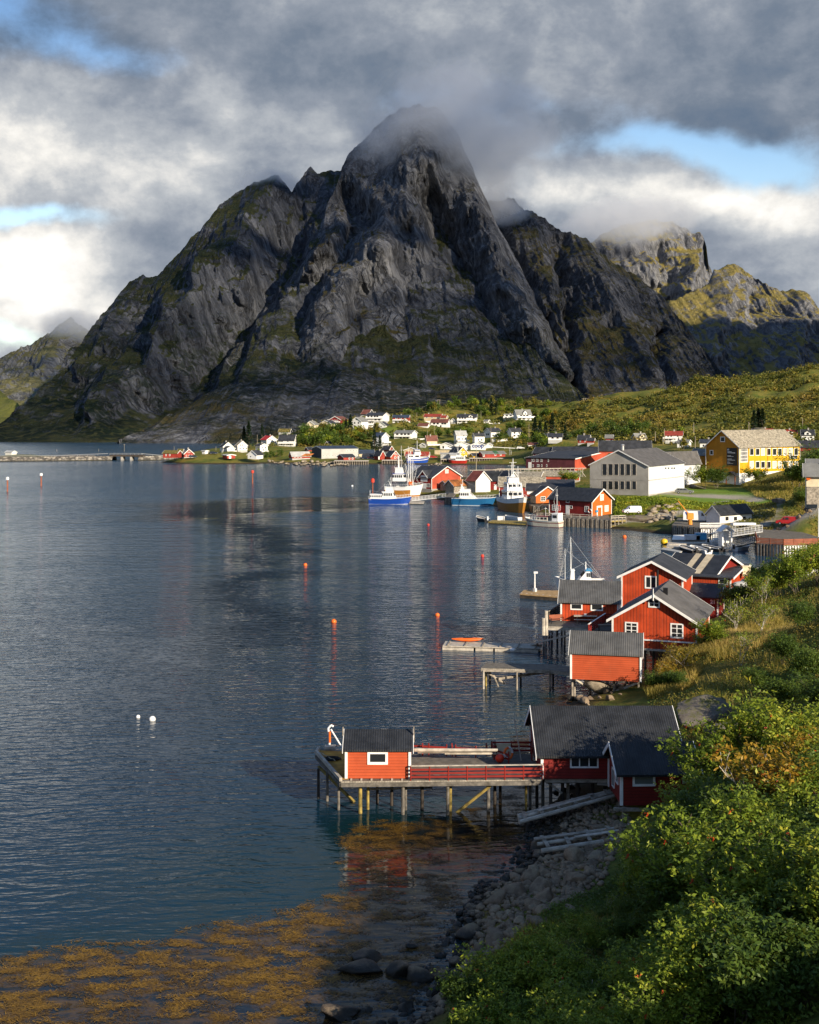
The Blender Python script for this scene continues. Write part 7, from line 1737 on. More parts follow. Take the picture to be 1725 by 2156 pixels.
for (px, y0, y1, Y, lab, arm) in ((1013, 865, 895, 900, 'bare wooden pole right of the upper terrace', False), (915, 895, 920, 830, 'wooden pole beside the white house with pale grey roof', False), (900, 907, 935, 760, 'wooden pole before the dark red roofed cream house', False), (1034, 897, 935, 770, 'tall pole rising behind the shop right end', False), (1114, 893, 921, 790, 'wooden pole left of the dark conifers', False),
 (878, 868, 888, 890, 'pole beside the beige red roofed house', False), (1380, 908, 922, 560, 'pole left of the white red roofed house', False), (1399, 902, 925, 560, 'pole right of the white red roofed house', False), (1464, 918, 945, 500, 'pole in front of the white grey house', False), (1577, 888, 905, 560, 'pole above the yellow building roof', False), (1690, 880, 905, 600, 'pole on the slope at the far right', False), (1461, 890, 905, 600, 'pole among the autumn scrub', False),
 (776, 908, 935, 800, 'pole left of the grey house', False), (651, 910, 925, 760, 'pole behind the long white house', False), (542, 915, 935, 800, 'pole beside the red roofed house', False), (262, 935, 958, 905, 'taller pole at the bridge', True), (208, 945, 958, 905, 'pole left of the bridge', False), (367, 940, 960, 880, 'pole at the turf roofed house', False), (1286, 975, 1008, 405, 'pole rising behind the slate roofs', True), (455, 940, 955, 760, 'pole by the small white shed', False),
 (1003, 942, 990, 440, 'thin pole beside the bow on vessel', False), (120, 945, 958, 900, 'pole halfway along the causeway', False), (506, 945, 964, 700, 'pole in front of the tall cream roofed house', False), (928, 942, 962, 700, 'lamp pole by the shop corner', False)):
 pole(px, y0, y1, Y, lab, arm)
pylons = []
for px, y0, y1, Y, lab in ((924, 841, 862, 1010, 'power line pole on the crest behind the upper houses'), (1231, 838, 858, 960, 'power line pole where the autumn slope meets the mountain'), (1141, 847, 857, 1020, 'short power line pole between the two taller ones')):
 a = P(px, y1, Y); c = P(px, y0, Y); t_ = thing('power_pole', lab, 'power pole', a); b = MB()
 b.tube(a - UPV * 6 + Vector((-.8, 0, 0)), c + Vector((-.8, 0, 0)), .2, .14, 6); b.tube(a - UPV * 6 + Vector((.8, 0, 0)), c + Vector((.8, 0, 0)), .2, .14, 6); b.build('post', MATS['pole_wood'], t_); b = MB(); b.bar(c + Vector((-2, 0, -.6)), c + Vector((2, 0, -.6)), .18); b.build('cross_arm', MATS['pole_wood'], t_); pylons.append(c)
def cable(a, c, sag, r, label):
 b = MB(); n = 14; pts = [Vector(a).lerp(Vector(c), k / n) - UPV * sag * 4 * (k / n) * (1 - k / n) for k in range(n + 1)]; b.path(pts, r, 4); tag(b.build('power_line', MATS['steel']), label, 'power line')
cable(P(640, 905, 930), pylons[0], 8, .06, 'power line from the left village up to the crest pole'); cable(pylons[0], pylons[2], 4, .06, 'power line between the crest pole and the short pole'); cable(pylons[2], pylons[1], 3, .06, 'power line between the short pole and the slope pole'); cable(pylons[1], P(1725, 822, 1100), 12, .06, 'power line from the slope pole to the right picture edge')
# ------------------------------------------------------------------ vehicles
def vehicle(name, label, px, py, z, ang, L, Wd, prof, glassp, paint, cat, fr=None, wheels=(.19, .81), wr=.33, lights=True, extra=None):
 """prof: side outline (fractions of length, metres up); glassp: list of side glass quads"""
 c = PW(px, py, z) if fr is None else PW(*fr(px, py), z)
 g = gz(c.x, c.y); c.z = max(z, g + .02)
 e = Vector((math.cos(ang), math.sin(ang), 0)); n = Vector((-e.y, e.x, 0))
 r = thing(name, label, cat, c)
 def at(s, w, h):
  tap = 1. - .14 * max(0, (h - .95)) / .8
  return c + e * ((s - .5) * L) + n * (w * Wd / 2 * tap) + UPV * h
 b = MB(); m = len(prof); ws = (-1, -.92, .92, 1)
 vs = []
 for w in ws:
  for s, h in prof:
   vs.append(at(.5 + (s - .5) * (1 if abs(w) < 1 else .985), w, h * (1 if abs(w) < 1 else .985)))
 fs = [tuple(range(m))[::-1], tuple(range(3 * m, 4 * m))] + [(a * m + k, a * m + (k + 1) % m, (a + 1) * m + (k + 1) % m, (a + 1) * m + k) for a in range(3) for k in range(m)]
 b.add(vs, fs); body = b.build('body', MATS[paint], r)
 for quad in glassp:
  b = MB()
  for sg in (-1, 1):
   q = [at(s, sg * 1.005, h) for s, h in quad]; b.prism(q, n * (.012 * sg))
  b.build('window', MATS['glass'], r)
 for s in wheels:
  for sg in (-1, 1):
   b = MB(); o = c + e * ((s - .5) * L) + n * (Wd / 2 * sg * .88) + UPV * wr; b.tube(o - n * .11, o + n * .11, wr, wr, 14); wo = b.build('wheel', MATS['tyre'], r)
   b = MB(); b.tube(o - n * .12, o + n * .12, wr * .55, wr * .55, 10); b.build('rim', MATS['steel'], wo)
 if lights:
  for sg in (-1, 1):
   b = MB(); o = at(.995, sg * .75, .68); b.obox(o, e, n, .04, .16, -.08, .08); b.build('headlight', MATS['paint_white'], r)
   b = MB(); o = at(.006, sg * .82, .85); b.obox(o, e, n, .04, .09, -.15, .15); b.build('tail_light', MATS['lamp_red'], r)
 return r, at, c, e, n
VAN = [(.0, .35), (.0, 1.1), (.03, 1.75), (.06, 1.83), (.60, 1.83), (.68, 1.70), (.80, 1.08), (.95, .92), (1., .70), (1., .35)]
VANG = [[(.66, 1.12), (.76, 1.12), (.70, 1.55), (.64, 1.6)]]
vehicle('van', 'small white panel van parked at the foot of the grassy bank', 1331, 1081, 3.0, math.pi + .12, 4.5, 1.8, VAN, VANG + [[(.80, 1.06), (.80, 1.06), (.695, 1.62), (.69, 1.62)]], 'paint_white', 'van')
SPR = [(.0, .4), (.0, 2.1), (.04, 2.45), (.64, 2.5), (.74, 2.3), (.86, 1.3), (.97, 1.1), (1., .8), (1., .4)]
vv = vehicle('van', 'tall white delivery van with a blue slanting stripe by the crane', 1466, 1098, 2.35, -.25, 5.9, 2.05, SPR, [[(.70, 1.4), (.83, 1.4), (.75, 2.1), (.70, 2.15)]], 'paint_white', 'van', wr=.36)
b = MB(); at_ = vv[1]
b.prism([at_(.22, -1.01, .6), at_(.36, -1.01, .6), at_(.20, -1.01, 2.2), at_(.06, -1.01, 2.2)], vv[4] * -.015); b.build('stripe', MATS['boat_blue'], vv[0])
RV = [(.0, .35), (.0, 1.0), (.03, 1.7), (.06, 1.82), (.60, 1.82), (.66, 1.76), (.78, 1.12), (.96, .95), (1., .75), (1., .35)]
rv = vehicle('van', 'red van with a roof rack seen from behind on the shore road', 1658, 1112, 2.45, math.pi * .86, 4.7, 1.8, RV, [[(.60, 1.15), (.72, 1.15), (.645, 1.62), (.60, 1.65)], [(.42, 1.15), (.57, 1.15), (.57, 1.65), (.42, 1.65)]], 'car_red', 'van')
b = MB(); at_ = rv[1]
b.prism([at_(-.004, -.75, 1.1), at_(-.004, .75, 1.1), at_(.022, .68, 1.65), at_(.022, -.68, 1.65)], rv[3] * -.02); b.build('rear_window', MATS['glass_pale'], rv[0])
b = MB(); b.obox(at_(-.004, 0, .68), rv[3], rv[4], .02, .26, -.06, .06); b.build('number_plate', MATS['plate_green'], rv[0])
b = MB()
for s in (.15, .45): b.bar(at_(s, -.8, 1.93), at_(s, .8, 1.93), .05)
b.build('roof_rack', MATS['steel'], rv[0])
WAG = [(.0, .32), (.0, .85), (.03, 1.0), (.10, 1.40), (.18, 1.46), (.50, 1.45), (.60, 1.36), (.73, .95), (.96, .80), (1., .6), (1., .32)]
WG = [[(.12, 1.0), (.24, 1.0), (.24, 1.34), (.15, 1.34)], [(.26, 1.0), (.42, 1.0), (.42, 1.36), (.26, 1.35)], [(.44, 1.0), (.68, 1.0), (.58, 1.3), (.44, 1.36)]]
def car_on(px, py, Y, ang, L, Wd, prof, gl, paint, label, name='car', cat='car'):
 p = P(px, py, Y); fr = lambda x, y=0: (px, HOR + (H - p.z) * F / Y)
 return vehicle(name, label, 0, 0, p.z, ang, L, Wd, prof, gl, paint, cat, fr=fr)
car_on(1441, 1039.5, 318, -.22, 4.9, 1.8, WAG, WG, 'car_silver', 'grey green estate car parked on the gravel by the grey hall')
car_on(1690, 1003, 345, .5, 4.6, 1.8, VAN, VANG, 'car_beige', 'beige van parked at the end of the yellow building', 'van', 'van')
car_on(1704, 1001, 342, .3, 4.5, 1.8, WAG, WG, 'paint_white', 'white car parked beside the beige van')
car_on(zO(188)[0], zO(0, 572)[1], 690, .05, 4.5, 1.8, WAG, WG, 'car_dark', 'dark blue car parked by the small white shed at the causeway')
car_on(zF(1025)[0], zF(0, 439)[1], 676, .05, 4.5, 1.8, WAG, WG, 'car_dark', 'dark car beside the red gabled house with grey roof')
car_on(zI(1388)[0], zI(0, 562)[1], 722, .0, 4.6, 1.8, WAG, WG, 'paint_white', 'white car driving on the road right of the shop')
car_on(zI(552)[0], zI(0, 572)[1], 735, .0, 4.6, 1.9, VAN, VANG, 'paint_white', 'white van parked before the shop', 'van', 'van')
car_on(zI(370)[0], zI(0, 573)[1], 728, .0, 4.4, 1.8, WAG, WG, 'car_dark', 'blue car parked on the wall left of the shop')
car_on(zG(1222)[0], zG(0, 678)[1], 686, .0, 4.4, 1.8, WAG, WG, 'car_silver', 'silver car beside the low red lean-to shed')
car_on(zG(1292)[0], zG(0, 678)[1], 684, .0, 4.4, 1.8, WAG, WG, 'car_dark', 'dark car right of the silver car at the quay')
car_on(zI(388)[0], zI(0, 668)[1], 676, .0, 4.2, 1.8, WAG, WG, 'car_red', 'dark red car on the village quay beside the white trawler')
def trailer(label, px, py, z, ang, L, box=True):
 c = PW(*zM(px, py), z); e = Vector((math.cos(ang), math.sin(ang), 0)); n = Vector((-e.y, e.x, 0)); r = thing('trailer', label, 'trailer', c)
 b = MB(); b.bar(c + e * (L * .8) + UPV * .5, c + UPV * .5, .1)
 if box: b.obox(c, e, n, L / 2, .9, .55, 1.05)
 else:
  for s in (-.6, .6): b.bar(c - e * (L / 2) + n * s + UPV * .55, c + e * (L / 2) + n * s + UPV * .5, .1)
  for k in range(4): b.bar(c + e * (L * (k / 3 - .5)) - n * .7 + UPV * .6, c + e * (L * (k / 3 - .5)) + n * .7 + UPV * .6, .1)
 b.build('frame', MATS['paint_white' if box else 'light_roof'], r)
 for s in (-.35, .35):
  for sg in (-.95, .95):
   b = MB(); o = c + e * s + n * sg + UPV * .32; b.tube(o - n * .1, o + n * .1, .3, .3, 12); b.build('wheel', MATS['tyre'], r)
trailer('long white flat trailer parked before the white shed', 950, 280, 2.25, .12, 5.2)
trailer('empty pale boat trailer behind the red van', 1570, 308, 2.4, -.12, 4.5, False)
b = MB(); a = PW(*zH(1400, 415), 4.9); pts = [P(*zH(1395, 335), 182), P(*zH(1398, 400), 168), P(*zH(1600, 415), 165), P(*zH(1740, 420), 166)]
for p0, p1 in zip(pts[:-1], pts[1:]):
 d = (p1 - p0); nL = int(d.length / .32)
 for k in range(nL):
  q = p0.lerp(p1, k / nL); g = gz(q.x, q.y); b.obox(Vector((q.x, q.y, g)), Vector((d.x, d.y, 0)).normalized(), Vector((-d.y, d.x, 0)).normalized(), .11, .03, -.2, 1.15)
 b.bar(p0 + UPV * (gz(p0.x, p0.y) - p0.z + .8), p1 + UPV * (gz(p1.x, p1.y) - p1.z + .8), .05, .1)
tag(b.build('picket_fence', MATS['white']), 'white picket fence round the small garden at the shore', 'fence')
b = MB(); pts = [P(*zB(1440, 142), 195), P(*zB(1490, 130), 200), P(*zB(1560, 122), 205)]
for p0, p1 in zip(pts[:-1], pts[1:]):
 for k in range(4):
  q = p0.lerp(p1, k / 3); b.tube(q - UPV * 1.4, q + UPV * .3, .05, .05, 5)
 b.tube(p0 + UPV * .2, p1 + UPV * .2, .04, .04, 5); b.tube(p0 - UPV * .4, p1 - UPV * .4, .03, .03, 5)
tag(b.build('pipe_railing', MATS['light_roof']), 'thin pipe railing on the shore behind the porch wing', 'railing')
c = P(1724, 1095, 245); b = MB(); b.tube(c - UPV * 6, c + UPV * 9, .16, .1, 8); tag(b.build('flag_pole', MATS['paint_white']), 'white flag pole at the right picture edge', 'flag pole')
e = HARB['dL']; s_, z_ = face_hit(HARB, 'L', *zK(1325, 585)); b = MB(); ring(b, HARB['P0'] + e * s_ - HARB['dR'] * .12 + UPV * z_, .45, .1, HARB['dR']); tag(b.build('life_ring', [MATS['buoy_orange'], MATS['paint_white']]), 'orange life ring on the wall of the dark red boathouse', 'life ring')
c = PW(*zD(1648, 548), 4.); b = MB(); b.tube(P(*zD(1657, 422), 229.8), P(*zD(1657, 422), 229.6), .38, .38, 14); tag(b.build('round_sign', MATS['buoy_orange']), 'round orange sign on the pale house at the right edge', 'sign')
b = MB(); a = P(*zD(1645, 480), 226); b.box(a.x, a.x + 6, a.y - .1, a.y + .1, a.z - 3.2, a.z); b.box(a.x, a.x + 6, a.y - .16, a.y + .16, a.z, a.z + .1); tag(b.build('plank_fence', MATS['old_wood']), 'grey plank fence below the pale house at the right edge', 'fence')
for label, pts, hh, m_ in (('white terrace wall below the broad white house', [(zI(850)[0], zI(0, 290)[1], 875), (zI(1150)[0], zI(0, 288)[1], 875)], 1.6, 'white'), ('white wall left of the cream red roofed house', [(zI(172)[0], zI(0, 262)[1], 885), (zI(370)[0], zI(0, 262)[1], 885)], 1.2, 'white'),
 ('white road wall below the long low white house', [(zI(60)[0], zI(0, 478)[1], 790), (zI(285)[0], zI(0, 466)[1], 790)], 1.4, 'white'), ('tan retaining wall left of the yellow house', [(zI(400)[0], zI(0, 632)[1], 712), (zI(570)[0], zI(0, 632)[1], 710)], 2.8, 'beige'), ('tan retaining wall right of the yellow house', [(zI(775)[0], zI(0, 618)[1], 712), (zI(910)[0], zI(0, 618)[1], 712)], 1.3, 'beige'),
 ('grey stone wall below the long white house at the left', [(zO(985)[0], zO(0, 490)[1], 795), (zO(1190)[0], zO(0, 490)[1], 795)], 2.2, 'concrete'), ('white low wall below the large plain gable', [(zG(1065)[0], zG(0, 300)[1], 868), (zG(1620)[0], zG(0, 293)[1], 868)], 1.2, 'white'), ('white wall below the white houses right of the shop', [(zI(1058)[0], zI(0, 468)[1], 780), (zI(1240)[0], zI(0, 466)[1], 780)], 1.1, 'white'), ('white fence beside the tall cream roofed house', [(zO(380)[0], zO(0, 560)[1], 700), (zO(510)[0], zO(0, 552)[1], 702)], 1.1, 'white')):
 p0, p1 = P(*pts[0][:2], pts[0][2]), P(*pts[1][:2], pts[1][2]); b = MB(); b.bar(p0 + UPV * (hh / 2 - .5), p1 + UPV * (hh / 2 - .5), .35, hh + 1.); b.bar(p0 + UPV * (hh + .05), p1 + UPV * (hh + .05), .45, .1)
 tag(b.build('terrace_wall', MATS[m_]), label, 'wall')
def vquay(label, x0, x1, fr, ytop, ywat, dep=9, n=10):
 a = PW(*fr(x0, ywat), 0); c = PW(*fr(x1, ywat), 0); zt = H - (fr(0, ytop)[1] - HOR) / F * a.y; r = thing('village_quay', label, 'quay', a)
 zt = max(1.6, zt); b = MB(); b.prism([(a.x, a.y, zt - .35), (c.x, c.y, zt - .35), (c.x, c.y + dep, zt - .35), (a.x, a.y + dep, zt - .35)], (0, 0, .35)); b.build('deck', MATS['pale_wood'], r)
 for f in np.linspace(.01, .99, n):
  p = a.lerp(c, f); b = MB(); b.tube((p.x, p.y, -1), (p.x, p.y, zt - .3), .2, .2, 5); b.build('pile', MATS['old_wood'], r)
 b = MB(); b.box(min(a.x, c.x) + .3, max(a.x, c.x) - .3, a.y + 1.6, a.y + dep, -.8, zt - .36); b.build('core', MATS['dark_wood'], r)
vquay('timber quay on many piles below the small red shed with a porch', 898, 1330, zG, 698, 748, 9, 16); vquay('light timber quay below the white boathouse', 585, 815, zO, 640, 690, 9, 9); vquay('timber quay at the low red boathouse', 365, 490, zO, 640, 684, 8, 7)
vquay('long dark timber quay from the white sheds to the yellow house', 470, 800, zI, 680, 735, 8, 12); vquay('tall timber quay under the red boathouse row', 800, 1230, zI, 668, 735, 9, 16); vquay('low jetty right of the tiny white boat', 1225, 1370, zI, 670, 712, 6, 6); vquay('timber quay before the shore boathouses', 1500, 1760, zG, 690, 744, 8, 9); vquay('stilts under the turf roofed house', 858, 945, zF, 438, 452, 8, 7)
# ------------------------------------------------------------------ boulders
def rock_mesh(name, seed, sx=1., sy=.8, sz=.65, res=3, mat_='boulder'):
 bm = bmesh.new(); bmesh.ops.create_icosphere(bm, subdivisions=res, radius=1.); r2 = random.Random(seed)
 pl = [(Vector((r2.gauss(0, 1), r2.gauss(0, 1), r2.gauss(0, .8))).normalized(), r2.uniform(.42, .8)) for _ in range(14)]
 for v in bm.verts:
  p = v.co.copy()
  for n_, d in pl:
   q = p.dot(n_)
   if q > d: p -= n_ * ((q - d) * .93)
  k = 1 + .10 * float(fbm(np.array([p.x * 1.7 + seed]), np.array([p.y * 1.7 + p.z * 1.3]), seed, 3)[0])
  v.co = Vector((p.x * k * sx, p.y * k * sy, p.z * k * sz))
 me = bpy.data.meshes.new(name); bm.to_mesh(me); bm.free(); me.materials.append(MATS[mat_])
 me.polygons.foreach_set('use_smooth', [True] * len(me.polygons))
 return me
def boulder_mat(name, a, c_, moss):
 m, t = newmat(name)
 geo = t.n('ShaderNodeNewGeometry'); p = geo.outputs['Position']; nz = t.xyz(geo.outputs['Normal'])[2]
 rnd = t.n('ShaderNodeObjectInfo').outputs['Random']
 n1 = t.noise(p, 1.2, 7, .68); n2 = t.noise(p, 7., 5, .7)
 c = t.mix(t.ss(n1, .35, .68), a, c_); c = t.mix(t.ss(n2, .55, .75, 0., .5), c, tuple(min(1, x * 1.5) for x in c_))
 c = t.mix(t.m('MULTIPLY', rnd, .55), c, (.15, .105, .07))
 c = t.mix(t.m('MULTIPLY', t.ss(nz, .45, .8), t.ss(n1, .45, .62, 0., moss)), c, (.09, .09, .02))
 wet = t.ss(t.m('ADD', t.xyz(p)[2], t.m('MULTIPLY', t.m('SUBTRACT', n1, .5), .5)), .62, .28)
 c = t.mix(wet, c, t.mix(n2, (.012, .011, .010), (.035, .03, .022)))
 t.bsdf(c, t.m('SUBTRACT', .85, t.m('MULTIPLY', wet, .4)), t.bump(t.m('ADD', n1, t.m('MULTIPLY', n2, .4)), .8, .12), .3)
boulder_mat('boulder', (.14, .10, .065), (.40, .30, .205), .25)
boulder_mat('pale_boulder', (.24, .20, .15), (.42, .36, .27), .1)
boulder_mat('mossy_boulder', (.09, .085, .08), (.20, .19, .17), 1.)
ROCKS = [rock_mesh('boulder', 100 + k, 1., .8 + .1 * (k % 3), .6 + .08 * (k % 4)) for k in range(8)]
PROCKS = [rock_mesh('quarry_stone', 200 + k, 1., .85, .72, 2, 'pale_boulder') for k in range(6)]
def place_rock(meshes, name, label, x, y, z, s, group=None, rot=None, sq=None):
 o = bpy.data.objects.new(name, random.choice(meshes)); COL.objects.link(o); o.location = (x, y, z)
 o.rotation_euler = rot or (random.uniform(-.3, .3), random.uniform(-.3, .3), random.uniform(0, 6.28)); o.scale = sq or (s * random.uniform(.85, 1.25), s * random.uniform(.8, 1.1), s * random.uniform(.8, 1.1))
 return tag(o, label, 'boulder', group)
random.seed(11)
GR = 'boulders heaped along the seaweed shore'; LR = 'brown grey rounded boulder in the heap between the seaweed and the bushes'
def scatter(poly, n, smin, smax, meshes, name, label, group, sink=.25, mind=.75):
 w = [PW(x, y, .4) for x, y in poly]; xs = [p.x for p in w]; ys = [p.y for p in w]; done = []
 for _ in range(n * 40):
  if len(done) >= n: break
  x, y = random.uniform(min(xs), max(xs)), random.uniform(min(ys), max(ys))
  if poly_mask(np.array([x]), np.array([y]), w, .01)[0] < .5: continue
  s = smin + (smax - smin) * random.random() ** 2.6
  if any((x - a) ** 2 + (y - b) ** 2 < (mind * (s + c)) ** 2 for a, b, c in done): continue
  done.append((x, y, s)); place_rock(meshes, name, label, x, y, max(gz(x, y), -.35) + s * sink, s, group)
scatter([(930, 2010), (960, 1930), (1010, 1880), (1070, 1830), (1120, 1790), (1150, 1760), (1300, 1760), (1310, 1800), (1250, 1870), (1230, 1930), (1200, 1980), (1130, 2000), (1040, 2030), (960, 2040)], 205, .2, 1.0, ROCKS, 'boulder', LR, GR, .12, .62)
scatter([(1075, 1775), (1110, 1745), (1200, 1745), (1290, 1760), (1290, 1800), (1200, 1810), (1090, 1800)], 26, .2, .5, ROCKS, 'boulder', 'dark boulder in the shade below the log slipways', 'boulders under the boathouse', .2, .8)
scatter([(680, 2140), (790, 2110), (860, 2050), (940, 2040), (960, 2100), (900, 2170), (800, 2190), (700, 2190)], 26, .3, .75, ROCKS, 'boulder', 'boulder at the bottom edge between seaweed and green bushes', 'boulders at the bottom edge', .25, .7)
scatter([(1190, 1470), (1240, 1440), (1340, 1440), (1350, 1478), (1260, 1492), (1195, 1488)], 30, .25, .8, ROCKS, 'boulder', 'boulder under the windowless red shed', 'boulders under the shed', .25, .7)
scatter([(1080, 1640), (1180, 1610), (1290, 1620), (1290, 1660), (1180, 1690), (1100, 1690)], 16, .25, .55, ROCKS, 'boulder', 'dark boulder among the piles below the boathouse', 'boulders among the piles', .2, .9)
for px, py, s, lab, sq in ((768, 2018, 1., 'dark wet boulder among the seaweed, upper of the big pair', (1.15, .8, .62)), (762, 2042, 1.2, 'broad dark wet boulder among the seaweed, lower of the big pair', (1.55, 1., .7)), (840, 2048, .9, 'single dark round boulder right of the big pair in the seaweed', (1.05, .8, .72)), (710, 2140, 1., 'black boulder at the bottom edge left of the pale heap', (1.15, .9, .7)),
 (865, 1996, .3, 'small dark stone in the seaweed', (.45, .3, .2)), (880, 2060, 1., 'big pale rounded boulder at the bottom shore', (.9, .8, .75))):
 q = PW(px, py, 0); place_rock(ROCKS, 'boulder', lab, q.x, q.y, .12, s, None, (0, 0, random.uniform(0, .6)), sq)
q = PW(*zB(770, 672), .8); place_rock(PROCKS, 'boulder', 'large sunlit tan boulder under the windowless red shed', q.x, q.y + .6, 1.15, 1, None, (.1, .5, .2), (2.1, 1.4, 1.25))
MOSSY = [rock_mesh('mossy_boulder', 301, 1, .9, .7, 4, 'mossy_boulder'), rock_mesh('mossy_boulder', 305, 1, .9, .62, 4, 'mossy_boulder')]
q = P(1478, 1500, 91.5); place_rock(MOSSY[:1], 'mossy_boulder', 'huge mossy boulder behind the wide roofed boathouse', q.x, q.y, q.z, 1, None, (0, 0, .2), (2.6, 2., 1.9))
q = P(1545, 1545, 82); place_rock(MOSSY[1:], 'mossy_boulder', 'sloping mossy rock slab in front of the huge boulder', q.x, q.y, q.z - .3, 1, None, (0, .25, .3), (2.4, 1.8, 1.6))
for px, py, Y, sx, sz, lab in ((1692, 1060, 272, 4.6, 3.2, 'grey rock outcrop left of the shrub above the red van'), (1640, 1066, 292, 2.6, 1.8, 'low grey rock outcrop beside the track'), (1722, 1092, 264, 3.6, 2.4, 'dark rock outcrop right of the red van'), (1345, 1094, 292, 5.5, 1.9, 'smooth tan rock slab between jetty and boulder bank'), (1466, 1018, 352, 4., 1.8, 'pale rock below the big shrub at the yellow building'), (1600, 938, 590, 9, 5, 'brown rock knob on the autumn slope'), (1680, 1225, 172, 1.8, .9, 'dark rock on the shore below the picket fence'), (1655, 1232, 165, 1.4, .8, 'low dark rock beside the porch wing path')):
 q = P(px, py, Y); place_rock(MOSSY, 'rock_outcrop', lab, q.x, q.y, gz(q.x, q.y) + sz * .1, 1, None, (0, 0, random.uniform(0, 3)), (sx, sx * .7, sz))
def shore_stones(poly, n, seed):
 r2 = np.random.default_rng(seed); w = [PW(x, y, .2) for x, y in poly]; xs = [p.x for p in w]; ys = [p.y for p in w]
 X = r2.uniform(min(xs), max(xs), n * 3); Y = r2.uniform(min(ys), max(ys), n * 3); k = poly_mask(X, Y, w, .01) > .5; X, Y = X[k][:n], Y[k][:n]; m = len(X); Z = np.maximum(ground(X, Y), -.12)
 bm = bmesh.new(); bmesh.ops.create_icosphere(bm, subdivisions=1, radius=1.); B = np.array([v.co[:] for v in bm.verts]); T = np.array([[v.index for v in f.verts] for f in bm.faces]); bm.free()
 s = .05 + .22 * r2.random(m) ** 2.5; sc = s[:, None, None] * r2.uniform(.6, 1.3, (m, 1, 3)) * np.array([1, 1, .7]); a = r2.uniform(0, 6.28, m)
 V = B[None] * (1 + r2.normal(0, .13, (m, len(B), 1))) * sc; x = V[..., 0] * np.cos(a)[:, None] - V[..., 1] * np.sin(a)[:, None]; V[..., 1] = V[..., 0] * np.sin(a)[:, None] + V[..., 1] * np.cos(a)[:, None]; V[..., 0] = x
 V = V + np.stack([X, Y, Z + s * .3], 1)[:, None, :]
 np_mesh('shore_stones', V.reshape(-1, 3), (T[None] + (np.arange(m) * len(B))[:, None, None]).reshape(-1, 3), MATS['boulder'], False, kind='stuff', label='small loose stones between the boulders')
shore_stones([(690, 2160), (780, 2090), (900, 2030), (935, 1940), (1000, 1860), (1080, 1790), (1120, 1720), (1300, 1690), (1340, 1760), (1290, 1850), (1250, 1960), (1150, 2010), (1010, 2050), (900, 2170)], 3800, 71)
def stone_bank(poly, n, smin, smax, zf, label, group, meshes=PROCKS, ht=0.):
 w = [PW(x, y, .5) for x, y in poly]; xs = [p.x for p in w]; ys = [p.y for p in w]; k = 0
 for _ in range(n * 60):
  if k >= n: break
  x, y = random.uniform(min(xs), max(xs)), random.uniform(min(ys), max(ys))
  if poly_mask(np.array([x]), np.array([y]), w, .01)[0] < .5: continue
  s = random.uniform(smin, smax); k += 1; place_rock(meshes, 'quarry_stone', label, x, y, max(gz(x, y), 0) + s * .25, s, group)
stone_bank([(1352, 1104), (1375, 1094), (1430, 1093), (1420, 1109), (1380, 1110)], 75, .55, 1.15, 0, 'pale quarry stone in the bank between jetty and crane quay', 'quarry stones of the harbour bank')
stone_bank([(1555, 1133), (1600, 1122), (1700, 1122), (1740, 1130), (1640, 1136)], 50, .4, .9, 0, 'dark quarry stone on the shore below the red van', 'quarry stones below the red van', ROCKS)
stone_bank([(600, 977), (640, 972), (700, 974), (740, 976), (735, 980), (680, 980.5), (620, 979)], 70, .8, 1.6, 0, 'quarry stone in the bank before the grey warehouse', 'quarry stones of the village bank')
stone_bank([(900, 980), (930, 974), (930, 980.5)], 14, .7, 1.3, 0, 'quarry stone beside the blue and white trawler', 'quarry stones beside the trawler')
stone_bank([(565, 972), (600, 972), (600, 976), (565, 975)], 16, .7, 1.3, 0, 'quarry stone left of the warehouse bank', 'quarry stones left of the warehouse')
# ------------------------------------------------------------------ leaves
def leaf_mat(name, stops, trans=.35):
 m, t = newmat(name)
 tint = t.attr('tint'); rnd = t.n('ShaderNodeObjectInfo').outputs['Random']
 x = t.m('ADD', t.m('MULTIPLY', tint, .75), t.m('MULTIPLY', rnd, .25))
 c = t.ramp(x, stops)
 df = t.n('ShaderNodeBsdfPrincipled'); t.put(df, 'Base Color', c); t.put(df, 'Roughness', .5); t.put(df, 'Specular IOR Level', .25)
 tl = t.n('ShaderNodeBsdfTranslucent'); t.put(tl, 0, t.mix(.5, c, (.30, .34, .04)))
 mx = t.n('ShaderNodeMixShader'); t.put(mx, 0, trans); t.t.links.new(df.outputs[0], mx.inputs[1]); t.t.links.new(tl.outputs[0], mx.inputs[2])
 o = t.n('ShaderNodeOutputMaterial'); t.t.links.new(mx.outputs[0], o.inputs[0])
leaf_mat('leaf_rowan', [(0., (.07, .12, .015)), (.4, (.18, .25, .024)), (.75, (.34, .37, .036)), (1., (.48, .40, .04))])
leaf_mat('leaf_green', [(0., (.035, .07, .014)), (.5, (.085, .14, .022)), (1., (.18, .23, .03))])
leaf_mat('leaf_autumn', [(0., (.10, .11, .015)), (.4, (.25, .19, .02)), (.8, (.42, .24, .025)), (1., (.45, .10, .02))])
leaf_mat('leaf_dark', [(0., (.006, .016, .008)), (.6, (.014, .03, .014)), (1., (.03, .05, .018))], .1)
leaf_mat('leaf_scrub', [(0., (.05, .07, .014)), (.35, (.13, .135, .022)), (.7, (.22, .18, .03)), (1., (.24, .15, .035))], .2)
leaf_mat('grass_gold', [(0., (.14, .15, .025)), (.4, (.38, .29, .06)), (1., (.58, .42, .15))], .3)
leaf_mat('weed', [(0., (.02, .012, .004)), (.35, (.09, .05, .010)), (.7, (.28, .155, .02)), (1., (.50, .30, .04))], .0)
